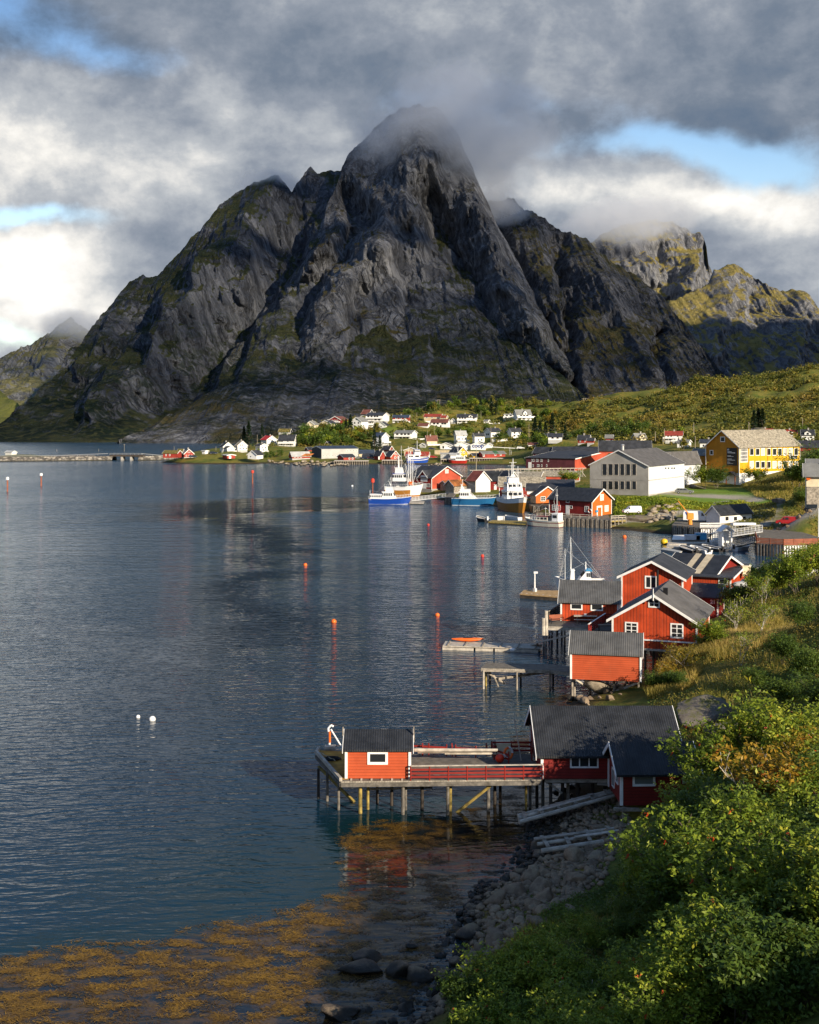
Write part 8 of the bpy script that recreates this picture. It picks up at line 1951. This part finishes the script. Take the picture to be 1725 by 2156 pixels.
mk('bark', (.13, .105, .08), .85, .3, 4.); mk('birch_bark', (.42, .38, .33), .8, .3, 4., dirt=.4, dirtcol=(.12, .1, .09)); mk('dead_wood', (.66, .60, .52), .8, .15, 4.)
plain('berry', (.5, .06, .01), .4)
def leaves_np(C, size, r2, flat=.55, asp=.45):
 """one pointed quad per centre, randomly turned"""
 n = len(C); d = r2.normal(size=(n, 3)); d[:, 2] *= flat; d /= np.linalg.norm(d, axis=1)[:, None]
 up = r2.normal(size=(n, 3)) * .6 + np.array([0, 0, 1.]); s = np.cross(d, up); s /= np.linalg.norm(s, axis=1)[:, None] + 1e-9
 sz = size * r2.uniform(.65, 1.35, size=(n, 1))
 V = np.stack([C - d * sz * .5, C + s * sz * asp * .5, C + d * sz * .5, C - s * sz * asp * .5], 1).reshape(-1, 3)
 return V, np.arange(4 * n).reshape(-1, 4)
def branches(r2, h, spread, nmain, levels, stems=1):
 segs = []; tips = []
 def grow(p, d, L, r, lev):
  n = 3; q = p
  for k in range(n):
   d2 = (d + Vector((r2.normal(), r2.normal(), r2.normal() * .5)) * .16 + Vector((0, 0, .05))).normalized(); q2 = q + d2 * (L / n)
   segs.append((q, q2, r * (1 - k / n * .35), r * (1 - (k + 1) / n * .35))); q = q2; d = d2
   if lev > 0 and k >= (0 if lev < levels else 1):
    for _ in range(2):
     a = r2.uniform(0, 2 * math.pi); sd = Vector((math.cos(a), math.sin(a), r2.uniform(.1, .7))) * spread
     grow(q, (d * .5 + sd).normalized(), L * r2.uniform(.48, .68), r * .5, lev - 1)
  tips.append((q, lev))
 for s in range(stems):
  a = r2.uniform(0, 2 * math.pi); t_ = .0 if stems == 1 else r2.uniform(.12, .45)
  grow(Vector((math.cos(a) * .12 * (stems > 1), math.sin(a) * .12 * (stems > 1), -.15)), Vector((math.cos(a) * t_, math.sin(a) * t_, 1)).normalized(), h * r2.uniform(.6, .75), .022 * h ** .8 / (stems ** .3), levels)
 return segs, tips
def make_tree(seed, h, spread, levels, stems, nleaf, lsize, clump, leafm, barkm, name='shrub', berries=0):
 r2 = np.random.default_rng(seed)
 segs, tips = branches(r2, h, spread, 3, levels, stems)
 b = MB()
 for a, c, r0, r1 in segs:
  if r0 > .006: b.tube(a, c, max(r0, .012), max(r1, .009), 5 if r0 > .03 else 3, False)
 pts = np.array([tuple(p) for p, l in tips]); mids = np.array([tuple((a + c) / 2) for a, c, r0, r1 in segs if r0 < .03])
 base = np.concatenate([pts, mids, pts]) if len(mids) else pts
 idx = r2.integers(0, len(base), nleaf // 7); cl = base[idx] + r2.normal(size=(len(idx), 3)) * clump * .8
 C = (cl[:, None, :] + r2.normal(size=(len(idx), 7, 3)) * np.array([clump * .45, clump * .45, clump * .28])).reshape(-1, 3)
 C = C[C[:, 2] > .1]
 V, Fq = leaves_np(C, lsize, r2)
 ctint = np.clip(r2.normal(.45, .2, len(idx)), 0, 1); tn = np.repeat(np.repeat(ctint, 7)[:len(C)], 4) if len(C) == len(idx) * 7 else np.repeat(np.clip(r2.normal(.45, .2, len(C)), 0, 1), 4)
 tn = np.clip(tn + np.repeat(r2.normal(0, .12, len(C)), 4), 0, 1)
 root = bpy.data.objects.new(name, None); root.empty_display_size = .3
 me = bpy.data.meshes.new('trunk'); me.from_pydata(b.v, [], b.f); me.materials.append(MATS[barkm])
 tr = bpy.data.objects.new('trunk', me)
 cr = np_mesh('crown', V, Fq, MATS[leafm], False, attrs=dict(tint=tn)); COL.objects.unlink(cr)
 parts = [tr, cr]
 if berries:
  b = MB(); ti = r2.integers(0, len(pts), berries)
  for p in pts[ti]:
   for _ in range(5): b.ball(Vector(p) + Vector(r2.normal(size=3) * .05) + Vector((0, 0, .05)), .035, n=5, m=4)
  me = bpy.data.meshes.new('berries'); me.from_pydata(b.v, [], b.f); me.materials.append(MATS['berry']); be = bpy.data.objects.new('berries', me); be['kind'] = 'stuff'; parts.append(be)
 return root, parts
def plant(proto, x, y, s, label, cat, group=None, name=None, z=None, rot=None):
 root, parts = proto
 r = root.copy()
 if name: r.name = name
 COL.objects.link(r); r.location = (x, y, gz(x, y) - .05 if z is None else z); r.scale = (s, s, s * random.uniform(.92, 1.1)); r.rotation_euler = (0, 0, random.uniform(0, 6.28) if rot is None else rot)
 for p in parts:
  c = p.copy(); COL.objects.link(c); c.parent = r
 return tag(r, label, cat, group)
ROWAN = [make_tree(20 + k, 3.2, .95, 3, 4, 7000, .20, .26, 'leaf_rowan', 'bark', 'rowan_tree', 14) for k in range(3)]
BUSH = [make_tree(40 + k, 2.3, 1.05, 3, 5, 6500, .18, .26, 'leaf_green', 'bark', 'shrub') for k in range(3)]
GOLD = [make_tree(60 + k, 2.6, .8, 3, 3, 3600, .17, .22, 'leaf_autumn', 'birch_bark', 'autumn_shrub') for k in range(2)]
THIN = [make_tree(80 + k, 3., .75, 3, 2, 900, .16, .3, 'leaf_rowan', 'birch_bark', 'sapling') for k in range(2)]
random.seed(5)
def pl(protos, px, py, Y, s, label, cat, group=None, **kw):
 q = P(px, py, Y); return plant(random.choice(protos), q.x, q.y, s, label, cat, group, **kw)
pl(ROWAN, 1530, 0, 71.5, 1.2, 'big sunlit yellow green rowan with red berries before the boathouse wing', 'tree')
pl(ROWAN, 1590, 0, 73., 1.3, 'tallest yellow green rowan below the mossy rock slab', 'tree')
pl(ROWAN, 1492, 0, 69., .85, 'smaller rowan bush left of the big sunlit one, before the boathouse wing', 'tree')
pl(ROWAN, 1660, 0, 70., 1.2, 'sunlit rowan with red berries at the right edge', 'tree')
pl(ROWAN, 1720, 0, 73., 1.1, 'rowan cut by the right picture edge', 'tree')
pl(GOLD, 1600, 0, 62.5, 1.75, 'golden orange autumn tree amid the green bushes', 'tree')
pl(GOLD, 1700, 0, 68., 1.2, 'yellow leaved bush at the right edge', 'shrub')
B2 = 'shaded bushes of the lower slope'
def fill_slope(zone, n, mind, protos, label, cat, group, smin, smax):
 xs = [p[0] for p in zone]; ys = [p[1] for p in zone]; done = []
 for _ in range(n * 60):
  if len(done) >= n: break
  x, y = random.uniform(min(xs), max(xs)), random.uniform(min(ys), max(ys))
  if poly_mask(np.array([x]), np.array([y]), zone, .01)[0] < .5 or any(math.hypot(x - a, y - c) < mind for a, c in done): continue
  done.append((x, y)); plant(random.choice(protos), x, y, random.uniform(smin, smax), label, cat, group)
def sz(*l): return [(P(px, 0, Y).x, Y) for px, Y in l]
fill_slope(sz((1440, 64), (1500, 67), (1800, 67), (1800, 40), (1500, 41), (1380, 55), (1390, 60)), 62, 1.25, BUSH + BUSH + ROWAN, 'tall leafy bush on the shaded lower slope', 'shrub', B2, .75, 1.35)
fill_slope(sz((1130, 57), (1330, 64), (1360, 62), (1310, 55), (1180, 52.5), (1030, 53.5)), 20, 1.3, BUSH + ROWAN + THIN, 'small sprawling bush at the back of the boulder heap', 'shrub', 'sprawling bushes behind the boulders', .25, .42)
fill_slope(sz((1375, 66), (1440, 66.5), (1440, 56), (1370, 54), (1310, 56.5), (1320, 60), (1345, 63)), 20, 1.1, BUSH + ROWAN, 'low bush along the upper edge of the boulder heap', 'shrub', 'low bushes above the boulder heap', .4, .72)
fill_slope(sz((985, 51.6), (1080, 51.8), (1250, 50.5), (1420, 49.5), (1480, 42), (1100, 44), (970, 49)), 42, 1.0, BUSH + ROWAN, 'green bush along the bottom edge of the slope', 'shrub', 'bushes along the bottom edge', .42, .8)
for px, Y, s, pr, lab, ct in ((1508, 117, .85, ROWAN, 'yellow green young tree in front of the large cabin corner', 'tree'), (1482, 119, .55, ROWAN, 'small rowan standing against the large cabin wall', 'tree'), (1435, 112, .9, GOLD, 'golden shrub below the large cabin', 'shrub'), (1400, 111, .75, GOLD, 'small golden shrub at the foot of the grassy slope', 'shrub'), (1385, 109, .8, BUSH, 'dark green bush right of the windowless shed', 'shrub'), (1420, 108, .7, BUSH, 'low green bush on the slope above the boulders', 'shrub'),
 (1548, 142, 1.15, BUSH, 'olive green tree right of the house number annex', 'tree'), (1590, 140, 1.05, ROWAN, 'broad olive tree behind the bare birch', 'tree'), (1605, 135, 1., THIN, 'nearly bare birch with pale stems', 'tree'), (1545, 124, 1.15, THIN, 'thin sapling with pale bent stem on the golden slope', 'tree'), (1680, 138, 1.3, ROWAN, 'sunlit yellow green bush on the upper slope', 'shrub'), (1720, 140, 1.4, ROWAN, 'sunlit bush at the right edge of the upper slope', 'shrub'), (1640, 142, .95, ROWAN, 'smaller sunlit bush on the upper slope', 'shrub'),
 (1690, 112, 1.0, BUSH, 'dark bush at the right edge of the golden slope', 'shrub'), (1650, 104, .9, BUSH, 'dark bush above the huge mossy boulder', 'shrub'), (1600, 98, .85, BUSH, 'dark bush right of the huge mossy boulder', 'shrub'), (1705, 96, 1., BUSH, 'large dark bush at the right edge beside the boulder', 'shrub'), (1660, 88, 1., BUSH, 'dark bush above the tallest rowan', 'shrub'), (1720, 84, 1., BUSH, 'dark bush in the corner behind the right rowan', 'shrub'), (1560, 108, .9, THIN, 'leggy shrub on the brown slope', 'shrub'), (1600, 118, 1., THIN, 'sparse yellow shrub among dry grass', 'shrub'),
 (1692, 172, 1.2, ROWAN, 'round leafed tree inside the picket fence', 'tree'), (1665, 176, 1., BUSH, 'low bright bush beside the picket fence', 'shrub'), (1620, 182, .9, BUSH, 'dark bush left of the picket fence', 'shrub'), (1595, 180, .8, BUSH, 'dark low shrub near the tank', 'shrub'), (1722, 178, 1.3, BUSH, 'dark tree behind the picket fence garden', 'tree'),
 (1508, 352, 2.3, BUSH, 'large pale green shrub between the grey hall and the yellow building', 'tree'), (1484, 354, 1.8, ROWAN, 'flowering pale shrub at the grey hall corner', 'shrub'), (1588, 350, 1.5, ROWAN, 'young tree with orange top before the yellow building', 'tree'), (1228, 322, 1.7, BUSH, 'dark green tree between the black roofs and the grey hall', 'tree'), (1195, 385, 1.7, ROWAN, 'yellow green tree before the slate roofs', 'tree'), (1690, 284, 1.8, BUSH, 'round green shrub on the rock above the red van', 'shrub'), (1680, 330, 3.4, BUSH, 'dark green tree at the right of the yellow building', 'tree'), (1715, 340, 3.6, BUSH, 'dark tree at the right edge beyond the yellow building', 'tree'),
 (1675, 345, 1.5, BUSH, 'bush at the end wall of the yellow building', 'shrub')):
 pl(pr, px, 0, Y, s, lab, ct)
for px, y0, y1, Y, lab in ((1172, 2066, 2170, 48.5, 'left pale dead stem sticking up from the bushes'), (1240, 2063, 2190, 48, 'right pale forked dead stem sticking up from the bushes')):
 a, c = P(px, y1, Y), P(px + 8, y0, Y); b = MB(); m_ = a.lerp(c, .45) + Vector((-.1, 0, 0)); a = Vector((a.x, a.y, gz(a.x, a.y)))
 b.tube(a, m_, .05, .04, 6); b.tube(m_, c, .04, .02, 6); b.tube(m_, m_ + Vector((.35, 0, .3)), .022, .012, 5); b.tube(m_.lerp(c, .5), m_.lerp(c, .5) + Vector((-.22, .1, .35)), .02, .01, 5); b.tube(a.lerp(m_, .6), a.lerp(m_, .6) + Vector((-.3, 0, .4)), .02, .01, 5)
 tag(b.build('dead_stem', MATS['dead_wood']), lab, 'dead stem')
def cover(name, label, polys, n, size, mat_, hmax, seed, Ymin=0, blades=False, patch=6., thr=-.4, maxy=1e9):
 r2 = np.random.default_rng(seed); out = []
 for poly, Yr in polys:
  xs = [p[0] for p in poly]; ys = [p[1] for p in poly]
  X = r2.uniform(min(xs), max(xs), n * 3); Y = r2.uniform(min(ys), max(ys), n * 3)
  k = poly_mask(X, Y, poly, .01) > .5; k &= fbm(X / patch, Y / patch, seed, 4) > thr
  X, Y = X[k][:n], Y[k][:n]; Z = ground(X, Y); k = Z > .4; out.append(np.stack([X[k], Y[k], Z[k]], 1))
 B = np.concatenate(out); m = len(B)
 tn = np.clip(.45 + .55 * fbm(B[:, 0] / patch, B[:, 1] / patch, seed + 5, 4) + r2.normal(0, .14, m), 0, 1)
 if blades:
  a = r2.uniform(0, 2 * math.pi, m); h = hmax * r2.uniform(.5, 1.1, m); w = size * r2.uniform(.7, 1.3, m); d = np.stack([np.cos(a), np.sin(a), 0 * a], 1); ln = r2.normal(0, .28, (m, 2)) * h[:, None]
  top = B + np.stack([ln[:, 0], ln[:, 1], h], 1)
  V = np.stack([B - d * w[:, None], B + d * w[:, None], top + d * w[:, None] * .2, top - d * w[:, None] * .2], 1).reshape(-1, 3); Fq = np.arange(4 * m).reshape(-1, 4)
 else:
  C = B + np.stack([r2.normal(0, .1, m), r2.normal(0, .1, m), hmax * r2.random(m) ** 1.3 * (1 + .8 * fbm(B[:, 0] / 2.2, B[:, 1] / 2.2, seed + 9, 3))], 1)
  V, Fq = leaves_np(C, size, r2)
 np_mesh(name, V, Fq, MATS[mat_], False, attrs=dict(tint=np.repeat(tn, 4)), kind='stuff', label=label)
def tri(*pts): return [(P(px, 0, Y).x, Y) for px, Y in pts]
SLOPE = [(tri((1290, 64), (1320, 69), (1370, 75), (1440, 84), (1900, 84), (2100, 40), (1000, 40), (950, 51.2), (1070, 51.8), (1200, 53), (1270, 58)), 0)]
SLOPE_UP = [(tri((1360, 100), (1400, 116), (1480, 124), (1530, 136), (1560, 165), (1640, 176), (1820, 176), (1840, 84), (1430, 84), (1420, 92)), 0)]
cover('undergrowth', 'low leafy undergrowth on the shaded lower slope', SLOPE, 60000, .2, 'leaf_green', .6, 3)
cover('ferns', 'yellow green ferns and herbs scattered on the lower slope', SLOPE, 20000, .2, 'leaf_rowan', .65, 8, thr=-.05, patch=3.)
EDGE = [(tri((1215, 59), (1260, 64), (1330, 67), (1350, 60), (1300, 54), (1200, 52.5), (1080, 51.8)), 0), (tri((1270, 64.5), (1200, 62.5), (1080, 58.5), (985, 55.2), (1000, 53), (1130, 53), (1260, 58)), 0)]
cover('herbs', 'low herbs between the boulder heap and the bushes', EDGE, 22000, .15, 'leaf_green', .35, 33); cover('tall_grass', 'dry grass tufts above the boulder heap', EDGE, 5000, .015, 'grass_gold', .5, 34, blades=True, thr=-.1)
cover('undergrowth', 'low scrub on the upper slope above the boathouse', SLOPE_UP, 60000, .20, 'leaf_scrub', .55, 4)
cover('herbs', 'green herbs on the upper slope', SLOPE_UP, 26000, .2, 'leaf_green', .6, 14, thr=.0, patch=7.)
GOLDZONE = [(tri((1362, 106), (1390, 116), (1440, 121), (1500, 122), (1560, 126), (1640, 126), (1680, 118), (1600, 112), (1500, 112), (1420, 106)), 0)]
cover('tall_grass', 'tall golden dry grass on the slope below the large cabin', GOLDZONE, 26000, .022, 'grass_gold', .95, 6, blades=True, thr=-.6)
cover('tall_grass', 'tufts of dry grass over the upper slope', SLOPE_UP, 16000, .022, 'grass_gold', .7, 16, blades=True, thr=.12)
def far_tri(*pts): return [(PW(px, py, z).x, PW(px, py, z).y) for px, py, z in pts]
BANK = [([(p.x, p.y) for p in (P(1290, 0, 300), P(1400, 0, 300), P(1500, 0, 305), P(1580, 0, 305), P(1640, 0, 290), P(1650, 0, 315), P(1560, 0, 315), P(1440, 0, 316), P(1300, 0, 322))], 0)]
cover('bank_herbs', 'sunlit green herbs on the bank above the harbour road', BANK, 30000, .5, 'leaf_rowan', .5, 21)
BANK2 = [([(p.x, p.y) for p in (P(1590, 0, 330), P(1640, 0, 318), P(1700, 0, 280), P(1800, 0, 270), P(1800, 0, 360), P(1700, 0, 372), P(1640, 0, 356), P(1560, 0, 352))], 0)]
cover('tall_grass', 'golden grass on the rise before the yellow building', BANK2, 16000, .07, 'grass_gold', 1.1, 22, blades=True); cover('bank_herbs', 'olive scrub on the rise right of the yellow building', BANK2, 14000, .5, 'leaf_scrub', .9, 23)
BANK3 = [([(p.x, p.y) for p in (P(1545, 0, 262), P(1625, 0, 258), P(1640, 0, 300), P(1590, 0, 312), P(1560, 0, 300))], 0), ([(p.x, p.y) for p in (P(1705, 0, 240), P(1850, 0, 232), P(1850, 0, 290), P(1650, 0, 292), P(1650, 0, 272), P(1705, 0, 270))], 0)]
cover('bank_herbs', 'scrub on the rough ground between track and rocks', BANK3, 9000, .45, 'leaf_scrub', .7, 24)
# ------------------------------------------------------------------ autumn scrub of the far slope, and the village trees
def blob_wood(name, label, zone, n, rad, mat_, seed, leaf, per, thr=-.5, patch=45., hz=.8, tint0=.45):
 r2 = np.random.default_rng(seed); xs = [p[0] for p in zone]; ys = [p[1] for p in zone]
 X = r2.uniform(min(xs), max(xs), n * 4); Y = r2.uniform(min(ys), max(ys), n * 4)
 k = (poly_mask(X, Y, zone, .01) > .5) & (fbm(X / patch, Y / patch, seed, 3) > thr)
 hp = np.array([(h['P0'] + h['dL'] * h['lu'] / 2 + h['dR'] * h['lv'] / 2)[:2] for h in HOUSES]); hr = np.array([max(h['lu'], h['lv']) * .6 + 2.5 for h in HOUSES])
 k &= (np.hypot(X[:, None] - hp[None, :, 0], Y[:, None] - hp[None, :, 1]) > hr[None, :]).all(1)
 X, Y = X[k][:n], Y[k][:n]; Z = ground(X, Y); q = Z > 1.2; X, Y, Z = X[q], Y[q], Z[q]; m = len(X)
 R_ = rad * (.35 + 1.25 * r2.random(m) ** 2)
 d = r2.normal(size=(m, per, 3)); d /= np.linalg.norm(d, axis=2)[:, :, None]; d *= r2.uniform(.55, 1., (m, per, 1)); d[:, :, 2] = np.abs(d[:, :, 2]) * hz * 1.5
 C = (np.stack([X, Y, Z], 1)[:, None, :] + d * R_[:, None, None]).reshape(-1, 3)
 V, Fq = leaves_np(C, leaf, r2, asp=.7)
 tn = np.clip(tint0 + .6 * fbm(X / patch, Y / patch, seed + 3, 4) + r2.normal(0, .2, m), 0, 1); tn = np.clip(np.repeat(tn, per) + r2.normal(0, .08, m * per), 0, 1)
 np_mesh(name, V, Fq, MATS[mat_], False, attrs=dict(tint=np.repeat(tn, 4)), kind='stuff', label=label)
SL = [(P(px, 0, Y).x, Y) for px, Y in ((1120, 860), (1240, 930), (1400, 945), (1530, 940), (1900, 930), (1900, 560), (1640, 560), (1400, 600), (1290, 620), (1200, 700))]
blob_wood('autumn_scrub', 'olive and rust autumn scrub covering the right hand hill', SL, 6500, 2.6, 'leaf_scrub', 31, 1.25, 26, thr=-.42)
VZ = [(P(px, 0, Y).x, Y) for px, Y in ((540, 760), (640, 900), (700, 960), (900, 1010), (1120, 1010), (1240, 900), (1200, 700), (1100, 720), (1000, 780), (860, 780), (700, 730), (600, 735))]
blob_wood('autumn_scrub', 'mixed green and rust bushes between the village houses', VZ, 2000, 1.9, 'leaf_scrub', 37, 1.0, 24, thr=-.25, tint0=.35)
def far_tree(seed, h, r, n, leaf, mat_, kind):
 r2 = np.random.default_rng(seed)
 if kind == 'conifer':
  z = r2.random(n) ** .8 * h; rr = r * (1 - z / h) * (.6 + .4 * np.abs(np.sin(z * 2.4))) + .15; a = r2.uniform(0, 6.283, n); q = rr * np.sqrt(r2.random(n)) ; C = np.stack([np.cos(a) * q, np.sin(a) * q, z + h * .06], 1)
 else:
  cl = r2.normal(size=(14, 3)); cl /= np.linalg.norm(cl, axis=1)[:, None]; cl *= r2.uniform(.3, .85, (14, 1)); i = r2.integers(0, 14, n); C = cl[i] + r2.normal(size=(n, 3)) * .24; C = C * np.array([r, r, h * .42]) + np.array([0, 0, h * .58])
  C[:, 2] = np.maximum(C[:, 2], h * .08)
 V, Fq = leaves_np(C, leaf, r2, asp=.65); tn = np.repeat(np.clip(r2.normal(.45, .22, n), 0, 1), 4)
 root = bpy.data.objects.new('conifer' if kind == 'conifer' else 'tree', None)
 cr = np_mesh('crown', V, Fq, MATS[mat_], False, attrs=dict(tint=tn)); COL.objects.unlink(cr)
 b = MB(); b.tube((0, 0, -1.), (0, 0, h * .6), h * .03, h * .012, 6); b.tube((0, 0, h * .3), (r * .4, 0, h * .6), h * .012, h * .006, 4); b.tube((0, 0, h * .35), (-r * .35, r * .2, h * .65), h * .012, h * .006, 4)
 me = bpy.data.meshes.new('trunk'); me.from_pydata(b.v, [], b.f); me.materials.append(MATS['bark']); return root, [bpy.data.objects.new('trunk', me), cr]
FTREE = [far_tree(401 + k, 7., 3.1, 340, 1.05, 'leaf_green', 'd') for k in range(3)] + [far_tree(411, 6.5, 3., 320, 1.05, 'leaf_scrub', 'd'), far_tree(412, 6.5, 2.8, 320, 1.0, 'leaf_rowan', 'd')]
FAUT = [far_tree(421, 5.5, 2.6, 280, .95, 'leaf_autumn', 'd')]
FCON = [far_tree(431 + k, 10.5, 2.9, 420, 1.0, 'leaf_dark', 'conifer') for k in range(2)]
GT, GC_, GA = 'leafy trees between the village houses', 'dark conifers of the village', 'rust orange trees of the village'
random.seed(9)
def hclear(x, y, m=1.5):
 for h in HOUSES:
  c = h['P0'] + h['dL'] * h['lu'] / 2 + h['dR'] * h['lv'] / 2
  if math.hypot(x - c.x, y - c.y) < max(h['lu'], h['lv']) * .62 + m: return False
  if y < c.y and c.y - y < 60 and abs(x / y - c.x / c.y) * F < h['lu'] / c.y * F * .55 and (gz(x, y) + 5. - H) / y > (c.z + 1.5 - H) / c.y: return False
 return True
def belt(protos, zone, n, smin, smax, label, cat, group, name):
 xs = [p[0] for p in zone]; ys = [p[1] for p in zone]; k = 0
 for _ in range(n * 30):
  if k >= n: break
  x, y = random.uniform(min(xs), max(xs)), random.uniform(min(ys), max(ys))
  if poly_mask(np.array([x]), np.array([y]), zone, .01)[0] < .5 or not hclear(x, y): continue
  k += 1; plant(random.choice(protos), x, y, random.uniform(smin, smax), label, cat, group, name)
pz = lambda *l: [(P(px, 0, Y).x, Y) for px, Y in l]
belt(FTREE, pz((615, 745), (640, 830), (700, 845), (790, 850), (800, 790), (760, 760), (680, 745)), 62, .75, 1.35, 'leafy green village tree on the wooded slope behind the grey warehouse', 'tree', GT, 'tree')
belt(FTREE, pz((860, 800), (960, 830), (1120, 860), (1190, 800), (1150, 730), (1000, 800)), 46, .6, 1.1, 'leafy green tree among the middle village houses', 'tree', 'leafy trees among the middle houses', 'tree')
belt(FTREE, pz((830, 925), (1080, 920), (1150, 900), (1180, 930), (1050, 985), (900, 975)), 55, .7, 1.2, 'leafy tree on the crest behind the upper village houses', 'tree', 'trees on the village crest', 'tree')
belt(FTREE, pz((1080, 740), (1180, 690), (1300, 640), (1420, 600), (1440, 640), (1300, 720), (1180, 800)), 40, .6, 1.05, 'leafy tree around the houses at the foot of the autumn slope', 'tree', 'trees at the foot of the slope', 'tree')
belt(FAUT, pz((690, 770), (760, 860), (820, 850), (800, 800)), 9, .7, 1.1, 'rust orange tree on the wooded slope behind the warehouse', 'tree', GA, 'autumn_tree')
belt(FAUT, pz((1100, 860), (1160, 900), (1180, 840)), 6, .7, 1., 'rust orange tree below the hilltop house', 'tree', 'rust trees below the hilltop house', 'autumn_tree')
for px, Y, s, pr, lab in ((1127, 800, 1.45, FCON, 'tallest dark conifer right of the middle houses'), (1137, 790, 1.25, FCON, 'dark conifer beside the tallest one'), (1163, 815, 1.5, FCON, 'dark broad conifer at the edge of the autumn slope'), (1149, 810, 1.2, FCON, 'dark conifer between the tall pair and the broad one'), (1035, 930, 1.15, FCON, 'dark conifer left on the village crest'), (1045, 925, .95, FCON, 'small dark conifer on the village crest'), (1012, 935, 1.0, FCON, 'dark round topped conifer on the crest'), (738, 800, 1.35, FCON, 'slim dark conifer on the wooded slope'), (729, 795, 1.1, FCON, 'second slim dark conifer on the wooded slope'), (789, 735, 1.25, FCON, 'dark green conifer before the grey house'), (800, 738, .9, FCON, 'small conifer before the grey house'), (524, 760, 1.45, FCON, 'dark tree behind the tall cream roofed house'), (514, 765, 1.2, FCON, 'second dark tree behind the cream roofed house'), (552, 800, 1.1, FCON, 'dark conifer left of the red roofed house'), (1190, 700, 1.1, FCON, 'dark conifer near the factory roof'),
 (1588, 600, 1.2, FCON, 'dark conifer left of the group above the yellow building'), (1597, 602, 1.3, FCON, 'dark conifer in the group above the yellow building'), (1606, 600, 1.25, FCON, 'dark conifer right in the group above the yellow building'), (1690, 590, .9, FTREE, 'tree beside the bright white house'), (1440, 540, .9, FTREE, 'round tree beside the grey white house'), (560, 695, .7, FTREE, 'dark bush by the white boathouse'), (573, 705, .75, FTREE, 'bush below the red roofed house'), (590, 705, .7, FTREE, 'bush on the slope under the long white house'), (545, 712, .65, FTREE, 'bush beside the square white house'), (600, 790, .8, FTREE, 'tree left of the long white house'), (640, 755, .7, FTREE, 'green bush right of the long white house')):
 q = P(px, 0, Y); plant(random.choice(pr), q.x, q.y, s, lab, 'conifer' if pr is FCON else 'tree', None)
# ------------------------------------------------------------------ seaweed floating at the surface
def seaweed(name, label, poly, n, seed, thr, size, dk=1.):
 r2 = np.random.default_rng(seed); xs = [p.x for p in poly]; ys = [p.y for p in poly]
 X = r2.uniform(min(xs), max(xs), n * 5); Y = r2.uniform(min(ys), max(ys), n * 5)
 v = fbm(X / 1.7 + Y * .05, Y / .8, seed, 5, .65) + .4 * fbm(X / 8., Y / 5., seed + 3, 2) - .35 * np.clip((X + 5) / 8., 0, 1)
 k = (poly_mask(X, Y, poly, 3.) + .25 * fbm(X / 3., Y / 3., seed + 7, 3) > .52) & (v > thr)
 X, Y, v = X[k][:n], Y[k][:n], v[k][:n]; m = len(X); per = 7
 B = np.stack([X, Y, np.full(m, .012)], 1)[:, None, :] + np.concatenate([r2.normal(size=(m, per, 2)) * np.array([.20, .11]), np.zeros((m, per, 1))], 2)
 B = B.reshape(-1, 3); N = len(B); a = r2.normal(0, .7, N) + np.where(r2.random(N) < .5, 0, math.pi); L = size * r2.uniform(.5, 1.4, N); w = .016 * r2.uniform(.6, 1.4, N)
 d = np.stack([np.cos(a), np.sin(a), np.zeros(N)], 1); s = np.stack([-d[:, 1], d[:, 0], np.zeros(N)], 1); B[:, 2] += r2.uniform(0, .035, N)
 d[:, 2] = r2.normal(0, .08, N)
 V = np.stack([B - d * L[:, None] * .5, B + s * w[:, None], B + d * L[:, None] * .5, B - s * w[:, None]], 1).reshape(-1, 3)
 V[:, 2] = np.maximum(V[:, 2], .006)
 gx = np.clip(1 - (X + 6) / 14., 0, 1)
 tn = np.clip(.05 + .6 * gx + .35 * (v - .2) + r2.normal(0, .16, m), 0, 1) * dk
 np_mesh(name, V, np.arange(4 * N).reshape(-1, 4), MATS['weed'], False, attrs=dict(tint=np.repeat(np.clip(np.repeat(tn, per) + r2.normal(0, .1, N), 0, 1), 4)), kind='stuff', label=label)
seaweed('seaweed', 'golden brown seaweed floating in patches along the shore', WEED_W, 12000, 51, .14, .26)
seaweed('seaweed', 'dark brown seaweed lying between the golden patches and the rocks', WEED_W, 3800, 57, .12, .2, .4)
seaweed('seaweed', 'yellow seaweed patch behind the boathouse pier', WEED2_W, 1600, 53, .0, .34)
seaweed('seaweed', 'thin seaweed by the shed piles', WEED3_W, 1200, 55, .05, .34)
